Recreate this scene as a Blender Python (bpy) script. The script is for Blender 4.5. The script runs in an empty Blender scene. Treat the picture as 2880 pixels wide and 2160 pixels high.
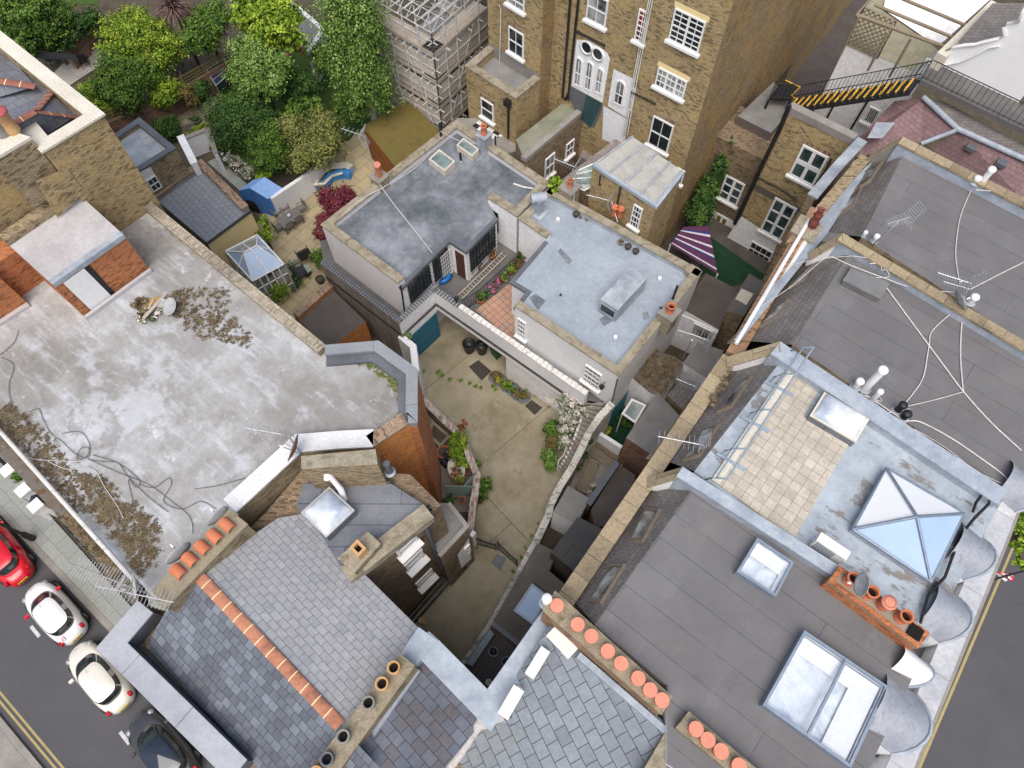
import bpy, math, random
import numpy as np
from mathutils import Vector
random.seed(7); rng = np.random.default_rng(7)
R = math.radians
SC = bpy.context.scene
COL = SC.collection
H = 36.0; FOC = 2000.0; TILT = R(27.0); ROLL = R(0.2)

# ---------------------------------------------------------------- survey: photo point -> place in the world
def T(t, x, y):
    c, r = divmod(t, 10)
    return (c*960 + x/2.304, r*720 + y/2.304)
def F(x, y): return (x*1.302, y*1.302)
def ray(p):
    x = (p[0]-1440)/FOC; y = -(p[1]-1080)/FOC
    cr, sr = math.cos(ROLL), math.sin(ROLL)
    x, y = cr*x-sr*y, sr*x+cr*y
    c, s = math.cos(TILT), math.sin(TILT)
    return Vector((x, c*y+s, s*y-c))
def at(p, z=0.0):
    d = ray(p); k = (H-z)/-d.z
    return Vector((d.x*k, d.y*k, z))
def onwall(p, a, b):
    """meet the view line through p with the upright plane over a-b"""
    d = ray(p); u = Vector((b[0]-a[0], b[1]-a[1])); n = Vector((-u.y, u.x))
    k = (n.x*a[0]+n.y*a[1])/(n.x*d.x+n.y*d.y)
    return Vector((d.x*k, d.y*k, H+d.z*k))
def V3(p, z=None): return Vector((p[0], p[1], p[2] if z is None else z))
def ext(a, b, s): return a+(a-b).normalized()*s
def lerp(a, b, t): return a+(b-a)*t

# ---------------------------------------------------------------- objects
OFF = {}
LABELS = {}
def tag(o, label=None, cat=None, group=None, kind=None):
    if label: o['label'] = label
    if cat: o['category'] = cat
    if group: o['group'] = group
    if kind: o['kind'] = kind
    return o
def thing(name, label, cat, loc=(0, 0, 0), group=None):
    o = bpy.data.objects.new(name, None); COL.objects.link(o)
    o.location = loc; o.empty_display_size = .1
    OFF[o] = Vector(loc)
    return tag(o, label, cat, group)
def copy_tree(o, parent=None):
    c = o.copy(); COL.objects.link(c); c.parent = parent
    for ch in o.children: copy_tree(ch, c)
    return c
class MB:
    def __init__(s): s.v = []; s.f = []; s.m = []; s.sm = []
    def face(s, pts, m=0, sm=False):
        n = len(s.v); s.v += [tuple(p) for p in pts]; s.f.append(tuple(range(n, n+len(pts)))); s.m.append(m); s.sm.append(sm); return s
    def grid(s, rows, m=0, closed=False, sm=True, flip=False):
        n = len(s.v); w = len(rows[0])
        for r in rows: s.v += [tuple(p) for p in r]
        for i in range(len(rows)-1):
            for j in range(w if closed else w-1):
                k = (j+1) % w
                q = (n+i*w+j, n+i*w+k, n+(i+1)*w+k, n+(i+1)*w+j)
                s.f.append(q[::-1] if flip else q); s.m.append(m); s.sm.append(sm)
        return s
    def prism(s, poly, z0, z1, m=0, top=True, bottom=False, sides=True, mt=None):
        """poly: counter-clockwise xy list; z0, z1 numbers or lists"""
        poly = ccw(poly); n = len(poly)
        Z0 = z0 if isinstance(z0, (list, tuple)) else [z0]*n
        Z1 = z1 if isinstance(z1, (list, tuple)) else [z1]*n
        if sides:
            for i in range(n):
                j = (i+1) % n
                s.face([(poly[i][0], poly[i][1], Z0[i]), (poly[j][0], poly[j][1], Z0[j]), (poly[j][0], poly[j][1], Z1[j]), (poly[i][0], poly[i][1], Z1[i])], m)
        if top: s.face([(p[0], p[1], z) for p, z in zip(poly, Z1)], m if mt is None else mt)
        if bottom: s.face([(p[0], p[1], z) for p, z in zip(poly[::-1], Z0[::-1])], m)
        return s
    def box(s, c, d, rz=0, m=0, ax=None):
        """box with centre c, sizes d, turned rz about z, or axes ax"""
        if ax is None:
            ax = (Vector((math.cos(rz), math.sin(rz), 0)), Vector((-math.sin(rz), math.cos(rz), 0)), Vector((0, 0, 1)))
        c = Vector(c); P = {}
        for i in (-1, 1):
            for j in (-1, 1):
                for k in (-1, 1): P[i, j, k] = c+ax[0]*(d[0]/2*i)+ax[1]*(d[1]/2*j)+ax[2]*(d[2]/2*k)
        for q in (((-1, -1, -1), (-1, 1, -1), (1, 1, -1), (1, -1, -1)), ((-1, -1, 1), (1, -1, 1), (1, 1, 1), (-1, 1, 1)),
                  ((-1, -1, -1), (1, -1, -1), (1, -1, 1), (-1, -1, 1)), ((1, 1, -1), (-1, 1, -1), (-1, 1, 1), (1, 1, 1)),
                  ((1, -1, -1), (1, 1, -1), (1, 1, 1), (1, -1, 1)), ((-1, 1, -1), (-1, -1, -1), (-1, -1, 1), (-1, 1, 1))):
            s.face([P[t] for t in q], m)
        return s
    def tube(s, pts, r, n=6, m=0, cap=True):
        pts = [Vector(p) for p in pts]; rs = r if isinstance(r, (list, tuple)) else [r]*len(pts); rows = []
        for i, p in enumerate(pts):
            d = (pts[min(i+1, len(pts)-1)]-pts[max(i-1, 0)]).normalized()
            a = Vector((0, 0, 1)) if abs(d.z) < .9 else Vector((1, 0, 0))
            u = d.cross(a).normalized(); w = d.cross(u)
            rows.append([p+(u*math.cos(t)+w*math.sin(t))*rs[i] for t in [2*math.pi*k/n for k in range(n)]])
        s.grid(rows, m, closed=True, flip=True)
        if cap: s.face(rows[0], m); s.face(rows[-1][::-1], m)
        return s
    def lathe(s, c, prof, n=16, m=0, ax=None):
        c = Vector(c); rows = []
        if ax is None: u, v, w = Vector((1, 0, 0)), Vector((0, 1, 0)), Vector((0, 0, 1))
        else:
            w = Vector(ax).normalized(); a = Vector((0, 0, 1)) if abs(w.z) < .9 else Vector((1, 0, 0)); u = w.cross(a).normalized(); v = w.cross(u)
        for r, z in prof: rows.append([c+u*(r*math.cos(2*math.pi*k/n))+v*(r*math.sin(2*math.pi*k/n))+w*z for k in range(n)])
        s.grid(rows, m, closed=True); return s
    def build(s, name, mats, parent=None, ang=0.0, label=None, cat=None, group=None, kind=None, off=None):
        if not isinstance(mats, (list, tuple)): mats = [mats]
        me = bpy.data.meshes.new(name)
        o3 = OFF.get(parent, Vector((0, 0, 0))) if off is None else off
        vs = [(a-o3.x, b-o3.y, c-o3.z) for a, b, c in s.v]
        me.from_pydata(vs, [], s.f); me.update()
        for m in mats: me.materials.append(m)
        me.polygons.foreach_set('material_index', s.m); me.polygons.foreach_set('use_smooth', s.sm)
        uv = me.uv_layers.new(name='UVMap'); ca, sa = math.cos(ang), math.sin(ang)
        co = [Vector(p) for p in s.v]; data = [0.0]*(2*len(me.loops))
        for p in me.polygons:
            n = p.normal
            if abs(n.z) > .985: t = Vector((ca, sa, 0)); b = Vector((-sa, ca, 0))
            else:
                t = Vector((-n.y, n.x, 0)).normalized(); b = n.cross(t)
            for li in p.loop_indices:
                q = co[me.loops[li].vertex_index]; data[2*li] = q.dot(t); data[2*li+1] = q.dot(b)
        uv.data.foreach_set('uv', data)
        ob = bpy.data.objects.new(name, me); COL.objects.link(ob); ob.parent = parent
        OFF[ob] = o3.copy() if parent is not None else Vector((0, 0, 0))
        return tag(ob, label, cat, group, kind)
def ccw(poly):
    a = sum(poly[i][0]*poly[(i+1) % len(poly)][1]-poly[(i+1) % len(poly)][0]*poly[i][1] for i in range(len(poly)))
    return list(poly) if a > 0 else list(poly)[::-1]
def strip(mb, pts, w, z0, z1, m=0, closed=False, out=0.0, mt=None):
    """a band of width w on the left side of the path (negative w: right side), mitred"""
    P = [Vector((p[0], p[1])) for p in pts]; n = len(P); L = []; O = []
    Z1 = z1 if isinstance(z1, (list, tuple)) else [z1]*n
    Z0 = z0 if isinstance(z0, (list, tuple)) else [z0]*n
    for i in range(n):
        a = P[i-1] if (i > 0 or closed) else None; b = P[(i+1) % n] if (i < n-1 or closed) else None
        d1 = (P[i]-a).normalized() if a is not None else None; d2 = (b-P[i]).normalized() if b is not None else None
        if d1 is None: d1 = d2
        if d2 is None: d2 = d1
        n1 = Vector((-d1.y, d1.x)); n2 = Vector((-d2.y, d2.x)); k = (n1+n2); k = k/max(.35, k.length_squared/2)
        sg = 1 if w > 0 else -1
        L.append(P[i]+k*w); O.append(P[i]-k*(out*sg))
    rng_ = range(n if closed else n-1)
    for i in rng_:
        j = (i+1) % n
        a0, a1, b0, b1 = O[i], O[j], L[i], L[j]
        if w < 0: a0, a1, b0, b1 = b0, b1, a0, a1
        q = lambda v, z: (v.x, v.y, z)
        mm = m if mt is None else mt
        mb.face([q(a0, Z1[i]), q(a1, Z1[j]), q(b1, Z1[j]), q(b0, Z1[i])], mm)
        mb.face([q(a0, Z0[i]), q(a1, Z0[j]), q(a1, Z1[j]), q(a0, Z1[i])], m)
        mb.face([q(b1, Z0[j]), q(b0, Z0[i]), q(b0, Z1[i]), q(b1, Z1[j])], m)
        if not closed and i == 0: mb.face([q(b0, Z0[0]), q(a0, Z0[0]), q(a0, Z1[0]), q(b0, Z1[0])], m)
        if not closed and i == n-2: mb.face([q(a1, Z0[-1]), q(b1, Z0[-1]), q(b1, Z1[-1]), q(a1, Z1[-1])], m)
    return mb
def angof(a, b): return math.atan2(b[1]-a[1], b[0]-a[0])

# ---------------------------------------------------------------- materials
MATS = {}
class NT:
    def __init__(s, name):
        s.mat = bpy.data.materials.new(name); s.mat.use_nodes = True; s.t = s.mat.node_tree; s.n = s.t.nodes; s.b = s.n['Principled BSDF']
        s.co = s.n.new('ShaderNodeTexCoord')
    def link(s, a, b): s.t.links.new(a, b)
    def noise(s, scale, detail=5, rough=.6, src='Object', dist=0, stretch=None):
        v = s.co.outputs[src]
        if stretch:
            mp = s.n.new('ShaderNodeMapping'); s.link(v, mp.inputs[0]); mp.inputs['Scale'].default_value = stretch[:3]
            if len(stretch) > 3: mp.inputs['Rotation'].default_value = (0, 0, stretch[3])
            v = mp.outputs[0]
        t = s.n.new('ShaderNodeTexNoise'); s.link(v, t.inputs['Vector']); t.inputs['Scale'].default_value = scale
        t.inputs['Detail'].default_value = detail; t.inputs['Roughness'].default_value = rough; t.inputs['Distortion'].default_value = dist
        return t.outputs['Fac']
    def ramp(s, fac, stops):
        r = s.n.new('ShaderNodeValToRGB'); s.link(fac, r.inputs[0]); e = r.color_ramp.elements
        while len(e) < len(stops): e.new(.5)
        for el, (p, c) in zip(e, stops):
            el.position = p; el.color = (c, c, c, 1) if isinstance(c, (int, float)) else (*c, 1)
        return r.outputs[0]
    def mix(s, fac, a, b, mode='MIX'):
        x = s.n.new('ShaderNodeMix'); x.data_type = 'RGBA'; x.blend_type = mode
        for v, i in ((fac, 0), (a, 6), (b, 7)):
            if isinstance(v, (int, float)): x.inputs[i].default_value = v if i == 0 else (v, v, v, 1)
            elif isinstance(v, tuple): x.inputs[i].default_value = (*v, 1)
            else: s.link(v, x.inputs[i])
        return x.outputs[2]
    def brick(s, bw, bh, c1, c2, mort, msize=.01, offset=.5, bias=0, src='UV', off=(0, 0)):
        mp = s.n.new('ShaderNodeMapping'); s.link(s.co.outputs[src], mp.inputs[0]); mp.inputs['Location'].default_value = (off[0], off[1], 0)
        t = s.n.new('ShaderNodeTexBrick'); s.link(mp.outputs[0], t.inputs['Vector']); t.offset = offset; t.squash = 1
        t.inputs['Scale'].default_value = 1; t.inputs['Brick Width'].default_value = bw; t.inputs['Row Height'].default_value = bh
        t.inputs['Mortar Size'].default_value = msize; t.inputs['Mortar Smooth'].default_value = .2; t.inputs['Bias'].default_value = bias
        for k, c in (('Color1', c1), ('Color2', c2), ('Mortar', mort)): t.inputs[k].default_value = (*c, 1) if isinstance(c, tuple) else (c, c, c, 1)
        return t
    def bump(s, h, strength=.3, dist=.02, prev=None):
        b = s.n.new('ShaderNodeBump'); s.link(h, b.inputs['Height']); b.inputs['Strength'].default_value = strength; b.inputs['Distance'].default_value = dist
        if prev is not None: s.link(prev, b.inputs['Normal'])
        s.link(b.outputs[0], s.b.inputs['Normal']); return b.outputs[0]
    def out(s, col, rough=.85, metal=0, spec=.3):
        if isinstance(col, tuple): s.b.inputs['Base Color'].default_value = (*col, 1)
        else: s.link(col, s.b.inputs['Base Color'])
        if isinstance(rough, (int, float)): s.b.inputs['Roughness'].default_value = rough
        else: s.link(rough, s.b.inputs['Roughness'])
        s.b.inputs['Metallic'].default_value = metal; s.b.inputs['Specular IOR Level'].default_value = spec
        return s.mat
def mul(c, k): return tuple(min(1, x*k) for x in c)
def m_brick(name, c1, c2, mort, dark=.55, bw=.22, bh=.078, tint=None, grime=.5, ms=.011):
    t = NT(name); b = t.brick(bw, bh, c1, c2, mort, ms, bias=-.1)
    odd = t.brick(bw, bh, 0., 1., 0., 0.0, bias=0)        # a second draw: some burnt bricks
    odd2 = t.brick(bw, bh, 0., 1., 0., 0.0, off=(bw*37, bh*20))
    f = t.ramp(odd2.outputs[0], [(0.72, 1.0), (0.9, dark)])
    c = t.mix(1, b.outputs[0], f, 'MULTIPLY')
    n = t.noise(.35, 6, .65); c = t.mix(1, c, t.ramp(n, [(.3, 1-.6*grime), (.5, 1.0), (.75, 1.12)]), 'MULTIPLY')
    if tint: c = t.mix(t.ramp(t.noise(.8, 5, .7), [(.5, 0), (.62, .75)]), c, tint)
    n2 = t.noise(9, 4, .7); c = t.mix(1, c, t.ramp(n2, [(.3, .75), (.7, 1.2)] if grime > .2 else [(.3, .96), (.7, 1.03)]), 'MULTIPLY')
    t.bump(b.outputs['Fac'], .5, -.01); return t.out(c, .95)
def m_plain(name, cols, scale=1.0, fine=8, rough=.9, bump=.25, metal=0, stretch=None, lo=.3, hi=.7, grime=None, spec=.3, finek=.25):
    t = NT(name); k = len(cols)
    c = t.ramp(t.noise(scale, 7, .65, stretch=stretch), [(lo+(hi-lo)*i/max(1, k-1), cc) for i, cc in enumerate(cols)]) if k > 1 else None
    f = t.noise(fine, 5, .7); g = t.ramp(f, [(.25, 1-finek), (.75, 1+finek*.6)])
    c = t.mix(1, c if c is not None else cols[0], g, 'MULTIPLY')
    if grime:   # (colour, scale, lo, hi, strength)
        c = t.mix(t.ramp(t.noise(grime[1], 8, .72, dist=.4), [(grime[2], 0.0), (grime[3], grime[4])]), c, grime[0])
    if bump: t.bump(f, bump, .02)
    return t.out(c, rough, metal, spec)
def m_tiles(name, bw, bh, c1, c2, mort, ms=.012, cols=None, scale=.5, offset=.5, rough=.75, grime=None, third=None, bump=.4, lo=.3, hi=.7, spec=.35):
    t = NT(name); b = t.brick(bw, bh, c1, c2, mort, ms, offset=offset, bias=0)
    c = b.outputs[0]
    if third: # some slates of a third colour
        b2 = t.brick(bw, bh, 0., 1., 0., 0.0, offset=offset, off=(bw*24, bh*14)); c = t.mix(t.ramp(b2.outputs[0], [(third[1], 0.0), (third[1]+.12, third[2])]), c, third[0])
        c = t.mix(t.ramp(b.outputs['Fac'], [(0, 0.0), (1, 1.0)]), c, mort)
    if cols: c = t.mix(1, c, t.ramp(t.noise(scale, 6, .65), [(lo+(hi-lo)*i/max(1, len(cols)-1), cc) for i, cc in enumerate(cols)]), 'MULTIPLY')
    n = t.noise(7, 5, .7); c = t.mix(1, c, t.ramp(n, [(.25, .8), (.75, 1.15)]), 'MULTIPLY')
    if grime: c = t.mix(t.ramp(t.noise(grime[1], 8, .7, dist=.5), [(grime[2], 0.0), (grime[3], grime[4])]), c, grime[0])
    nb = t.bump(b.outputs['Fac'], bump, -.012); t.bump(n, .15, .01, nb)
    return t.out(c, rough, 0, spec)
def m_roof(name, cols, scale=.4, seams=None, seamc=(.03, .03, .03), patches=None, fine=6, rough=.85, streak=None, lo=.3, hi=.7, spec=.3, bump=.2, moss=None, hard=None, metal=0):
    """flat roof covering: blotches, sheet joints, worn patches"""
    t = NT(name); k = len(cols)
    c = t.ramp(t.noise(scale, 9, .68, dist=.1), [(lo+(hi-lo)*i/max(1, k-1), cc) for i, cc in enumerate(cols)])
    if streak: c = t.mix(t.ramp(t.noise(streak[1], 8, .7, src='UV', stretch=(streak[2], streak[3], 1)), [(streak[4], 0.0), (streak[5], streak[6])]), c, streak[0])
    f = t.noise(fine, 6, .75); c = t.mix(1, c, t.ramp(f, [(.2, .8), (.8, 1.18)]), 'MULTIPLY')
    if seams:
        b = t.brick(seams[0], seams[1], .88, 1.1, 1.0, 0.0, offset=.37); c = t.mix(seams[2], c, b.outputs[0], 'MULTIPLY')
        b2 = t.brick(seams[0], seams[1], 0., 0., 1., seams[3], offset=.37); c = t.mix(t.mix(1, b2.outputs[0], t.ramp(t.noise(1.5, 4), [(.3, .35), (.6, .9)]), 'MULTIPLY'), c, seamc)
    for p in (patches or []): c = t.mix(t.ramp(t.noise(p[1], 9, .72, dist=p[5] if len(p) > 5 else .15, stretch=(1, 1, 1, p[1])), [(p[2], 0.0), (p[3], p[4])]), c, p[0])
    if bump: t.bump(f, bump, .015)
    return t.out(c, rough, metal, spec)
def m_flat(name, c, rough=.6, metal=0, spec=.4, var=.15, scale=5):
    t = NT(name); return t.out(t.mix(1, c, t.ramp(t.noise(scale, 4, .6), [(.3, 1-var), (.7, 1+var)]), 'MULTIPLY'), rough, metal, spec)
def m_glass(name, c=(.02, .03, .035), rough=.04, curtain=None, spec=.8):
    t = NT(name)
    col = t.ramp(t.noise(1.3, 3, .5), [(.35, mul(c, .6)), (.65, c if curtain is None else curtain)])
    return t.out(col, rough, 0, spec)

M = {}
M['yellow'] = m_brick('yellow_stock_brick', (.50, .375, .185), (.37, .265, .125), (.20, .17, .13), .5, grime=.45, tint=(.44, .32, .15))
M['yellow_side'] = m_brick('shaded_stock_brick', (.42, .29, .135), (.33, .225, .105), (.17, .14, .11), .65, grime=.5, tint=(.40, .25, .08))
M['brown'] = m_brick('brown_stock_brick', (.33, .235, .14), (.22, .155, .095), (.14, .125, .105), .55, grime=.5)
M['tan'] = m_brick('tan_stock_brick', (.42, .32, .19), (.30, .22, .125), (.19, .17, .14), .5, grime=.5)
M['orange'] = m_brick('new_red_brick', (.56, .19, .065), (.44, .135, .05), (.30, .19, .12), .6, grime=.3)
M['yorange'] = m_brick('orange_rear_brick', (.70, .24, .065), (.56, .17, .05), (.42, .26, .09), .75, grime=.25)
M['red'] = m_brick('old_red_brick', (.33, .16, .10), (.22, .11, .075), (.24, .21, .18), .5, grime=.6)
M['whitebrick'] = m_brick('white_painted_brick', (.82, .825, .835), (.78, .785, .80), (.64, .65, .67), .96, grime=.1)
M['blackbrick'] = m_brick('sooty_brick', (.13, .115, .09), (.09, .075, .06), (.06, .055, .05), .6)
M['render'] = m_plain('white_render', [(.76, .77, .78), (.82, .83, .84)], .6, 10, .9, .1, grime=((.36, .34, .30), .9, .6, .8, .5))
M['pebble'] = m_plain('pebbledash', [(.70, .69, .71), (.80, .79, .80)], .6, 28, .95, 1.0, grime=((.30, .28, .27), .5, .6, .8, .4), finek=.4)
M['whitewall'] = m_plain('bright_white_wall', [(.80, .80, .81), (.86, .86, .87)], .4, 4, .85, .15, grime=((.45, .43, .40), .8, .66, .8, .5))
M['streaky'] = m_plain('stained_render_wall', [(.16, .135, .12), (.25, .215, .195), (.33, .30, .28)], 1.2, 12, .95, .4, stretch=(3, 3, .35))
M['cement'] = m_plain('cement', [(.22, .205, .185), (.33, .31, .285)], .9, 14, .95, .4, grime=((.13, .115, .08), 1.1, .55, .72, .6))
M['coping'] = m_plain('mossy_stone_coping', [(.22, .185, .13), (.33, .29, .215), (.40, .36, .29)], 1.8, 16, .95, .6, grime=((.115, .09, .045), 2.2, .52, .66, .7), finek=.4)
M['copinglt'] = m_plain('pale_stone_coping', [(.60, .56, .46), (.72, .69, .60)], .9, 12, .9, .3, grime=((.35, .31, .24), 1.6, .6, .75, .5))
M['copingor'] = m_brick('brick_on_edge_coping', (.38, .24, .15), (.25, .16, .10), (.33, .30, .25), .5, .085, .235, grime=.7)
M['lead'] = m_roof('lead_sheet', [(.23, .26, .31), (.33, .365, .41), (.43, .46, .50)], 1.1, rough=.6, spec=.5, lo=.35, hi=.65)
M['leadlt'] = m_roof('pale_lead_sheet', [(.27, .31, .37), (.34, .385, .44), (.42, .46, .52)], 1.3, rough=.6, spec=.4, lo=.35, hi=.65, patches=[((.55, .57, .61), 1.9, .6, .7, .35)])
M['leaddk'] = m_roof('dark_lead_sheet', [(.085, .095, .11), (.14, .15, .17)], .8, rough=.6, spec=.5)
M['white'] = m_flat('white_paint', (.80, .80, .80), .45, var=.05)
M['black'] = m_flat('black_paint', (.018, .018, .02), .45, var=.3)
M['iron'] = m_flat('black_iron', (.02, .021, .024), .5, var=.3)
M['galv'] = m_flat('galvanised_tube', (.62, .63, .64), .5, .2, .5, .3, 3)
M['alu'] = m_flat('aluminium', (.62, .62, .63), .35, .6, .5, .15, 8)
M['grey'] = m_flat('grey_frame', (.22, .25, .29), .5, var=.1)
M['terra'] = m_plain('terracotta', [(.50, .155, .075), (.60, .21, .11)], 3, 20, .85, .2, finek=.12)
M['terracap'] = m_plain('terracotta_cap', [(.62, .235, .155), (.70, .29, .20)], 3, 20, .85, .2, finek=.12)
M['buff'] = m_plain('buff_clay', [(.52, .30, .13), (.60, .38, .19)], 4, 16, .85, .3, finek=.3)
M['soot'] = m_flat('soot', (.006, .005, .005), .95)
M['glass'] = m_glass('window_glass'); M['glasscur'] = m_glass('window_glass_over_net_curtain', (.05, .055, .06), curtain=(.40, .41, .41))
M['wood'] = m_plain('weathered_wood', [(.20, .16, .11), (.30, .25, .18)], 1.5, 12, .9, .3, stretch=(1, 1, 6))
M['board'] = m_plain('scaffold_board', [(.34, .285, .225), (.46, .40, .33), (.52, .45, .37)], .9, 14, .9, .3)
M['earth'] = m_plain('garden_earth', [(.06, .05, .035), (.12, .10, .07)], 1.5, 12, .98, .5)
M['asphalt'] = m_roof('asphalt', [(.075, .075, .082), (.10, .098, .105)], .25, fine=30, patches=[((.055, .052, .058), .5, .55, .8, .5)], rough=.9)
M['yline'] = m_plain('worn_yellow_line', [(.34, .27, .12), (.44, .35, .16)], 4, 20, .9, .1)
M['wline'] = m_plain('worn_white_line', [(.42, .42, .42), (.65, .65, .65)], 4, 20, .9, .1)
# ---------------------------------------------------------------- building masses
def W(pts, z): return [at(p, z) for p in pts]
def centre(poly): return sum((Vector((p[0], p[1])) for p in poly), Vector((0, 0)))/len(poly)
def bldg(name, label, cat, top, z, zb, wall, roof, zr=None, par=None, cop='coping', cw=.3, ch=.09, ang=None, group=None, root=None, rise=0.0, parw=None, out=.04):
    """top: outline seen at height z; par: list of open paths (indices) with a parapet up to z, roof sheet at zr"""
    P = W(top, z) if not isinstance(top[0], Vector) else top
    c = centre(P)
    if root is None: root = thing(name, label, cat, (c.x, c.y, zb), group)
    zr = z if zr is None else zr
    if ang is None: ang = angof(P[0], P[1])
    a = sum(P[i][0]*P[(i+1) % len(P)][1]-P[(i+1) % len(P)][0]*P[i][1] for i in range(len(P)))
    sg = 1 if a > 0 else -1
    MB().prism(P, zb, zr, top=False).build('wall', M[wall], root)
    MB().face([V3(p, zr) for p in ccw(P)]).build('roof', M[roof], root, ang)
    for path in (par or []):
        closed = path == 'all'
        idx = list(range(len(P))) if closed else path
        pts = [P[i] for i in idx]
        m = MB(); strip(m, pts, sg*cw, zr+.002, z, closed=closed); m.build('parapet', M[parw or wall], root)
        m = MB(); strip(m, pts, sg*(cw+out), z+.001, z+ch, closed=closed, out=out); m.build('coping', M[cop], root, angof(pts[0], pts[1]))
    return root, P

# roof coverings
M['r_big'] = m_roof('silver_painted_roof', [(.21, .20, .185), (.265, .255, .24), (.32, .315, .305), (.37, .37, .37), (.44, .45, .465)], .3, seams=(6, 2.1, .5, .012), seamc=(.30, .30, .31),
    streak=((.54, .57, .62), .8, .45, 2.0, .51, .64, .6), patches=[((.25, .235, .215), .10, .5, .56, .65), ((.21, .19, .165), .17, .56, .64, .6), ((.56, .585, .63), .16, .53, .57, .45), ((.23, .215, .20), .25, .57, .60, .6), ((.15, .145, .14), .8, .64, .70, .5), ((.66, .67, .69), 1.3, .62, .67, .6), ((.36, .30, .22), .5, .66, .72, .35)], fine=5, lo=.34, hi=.66)
M['r_box'] = m_roof('pale_render_roof', [(.36, .345, .35), (.46, .44, .445), (.52, .51, .52)], .5, patches=[((.24, .25, .27), .5, .6, .68, .5)], lo=.3, hi=.7)
M['r_dark'] = m_roof('blue_grey_asphalt_roof', [(.085, .10, .115), (.135, .15, .17), (.20, .22, .245), (.27, .29, .32)], .45, seams=(7, 1.6, .25, .008), patches=[((.30, .32, .35), .35, .6, .75, .35), ((.075, .075, .072), .55, .62, .7, .6)], fine=4, lo=.36, hi=.64)
M['r_blue'] = m_roof('pale_blue_felt_roof', [(.24, .285, .335), (.31, .355, .41), (.36, .405, .46)], .4, seams=(6, 1.0, .3, .008), seamc=(.22, .26, .32), patches=[((.17, .20, .235), .35, .62, .68, .6), ((.46, .50, .55), .9, .62, .7, .4), ((.20, .175, .14), .9, .69, .76, .6)], fine=5)
M['r_felt'] = m_roof('charcoal_felt_roof', [(.13, .125, .13), (.155, .15, .155), (.19, .185, .19)], .25, seams=(9, 1.0, .35, .012), seamc=(.055, .055, .06), patches=[((.21, .18, .15), .2, .55, .7, .5), ((.075, .075, .08), .3, .57, .7, .5), ((.20, .20, .21), .55, .6, .64, .4), ((.5, .5, .5), 4, .735, .75, .7)], fine=25)
M['r_lead2'] = m_roof('worn_blue_paint_roof', [(.27, .31, .345), (.36, .41, .46), (.45, .51, .56)], .6, streak=((.19, .165, .15), .75, .55, 1.4, .545, .585, .85), patches=[((.17, .15, .14), .7, .60, .63, .75), ((.52, .58, .62), .9, .58, .7, .4)], fine=4)
M['r_deck'] = m_roof('dark_deck', [(.085, .08, .08), (.13, .125, .122), (.165, .155, .15)], .6, fine=12)
M['r_brown'] = m_roof('brown_felt_roof', [(.075, .062, .055), (.10, .085, .078), (.125, .11, .10)], .6, fine=20)
M['r_grey'] = m_roof('plain_grey_felt_roof', [(.15, .15, .145), (.215, .21, .20), (.27, .265, .25)], .7, fine=15, patches=[((.10, .09, .07), 1., .6, .7, .5)])
M['r_leaf'] = m_roof('leaf_littered_roof', [(.10, .085, .07), (.16, .14, .125), (.13, .10, .07)], 1.2, fine=9, patches=[((.34, .33, .31), 3.5, .62, .66, .8), ((.13, .07, .03), 2.2, .56, .6, .9)])
M['slate'] = m_tiles('old_slate', .34, .28, (.145, .165, .195), (.10, .11, .135), (.035, .038, .045), .010, third=((.20, .225, .26), .75, .6), cols=[(.75,)*3, (1.0,)*3, (1.2,)*3], grime=((.085, .075, .07), .9, .58, .68, .6))
M['slatelt'] = m_tiles('new_grey_slate', .40, .25, (.37, .375, .39), (.33, .335, .35), (.14, .14, .15), .010, third=((.26, .28, .31), .85, .5), cols=[(.9,)*3, (1.08,)*3])
M['slateb'] = m_tiles('purple_slate', .46, .36, (.12, .135, .17), (.165, .18, .215), (.04, .035, .035), .011, third=((.13, .115, .12), .62, .7), cols=[(.75,)*3, (1.15,)*3], grime=((.14, .085, .045), 1.3, .60, .70, .5))
M['slatec'] = m_tiles('blue_grey_slate', .52, .42, (.23, .26, .295), (.205, .235, .27), (.065, .065, .07), .014, third=((.165, .18, .21), .78, .7), cols=[(.85,)*3, (1.12,)*3], grime=((.10, .10, .11), .7, .62, .74, .6))
M['slateg'] = m_tiles('green_slate', .52, .42, (.225, .25, .265), (.19, .215, .225), (.065, .065, .07), .014)
M['slatel'] = m_tiles('smooth_slate', .55, .5, (.165, .175, .205), (.20, .21, .24), (.07, .075, .085), .010, cols=[(.9,)*3, (1.1,)*3])
M['slatetl'] = m_tiles('tiled_flat_slate', .36, .33, (.27, .285, .315), (.24, .255, .285), (.11, .115, .125), .012, offset=.5)
M['slabs'] = m_tiles('roof_slabs', .36, .36, (.54, .49, .41), (.44, .395, .33), (.27, .235, .19), .010, offset=0, cols=[(.8,)*3, (1.15,)*3], grime=((.27, .23, .18), 1.2, .55, .7, .55), scale=.9)
M['quarry'] = m_tiles('terracotta_floor_tiles', .34, .34, (.50, .29, .20), (.42, .25, .175), (.20, .14, .11), .018, offset=0, third=((.34, .28, .25), .8, .7))
M['pave'] = m_tiles('pavement_flags', 1.1, .75, (.30, .315, .29), (.26, .275, .26), (.15, .15, .13), .012, grime=((.20, .19, .16), .8, .58, .75, .4))
M['patio'] = m_tiles('sandstone_patio', 1.1, .8, (.46, .38, .235), (.38, .315, .20), (.22, .20, .10), .02, grime=((.25, .24, .09), .8, .56, .7, .55))
M['patiol'] = m_tiles('pale_patio', 1.2, 1.2, (.50, .455, .40), (.44, .40, .35), (.28, .25, .22), .015, offset=0)
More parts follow.
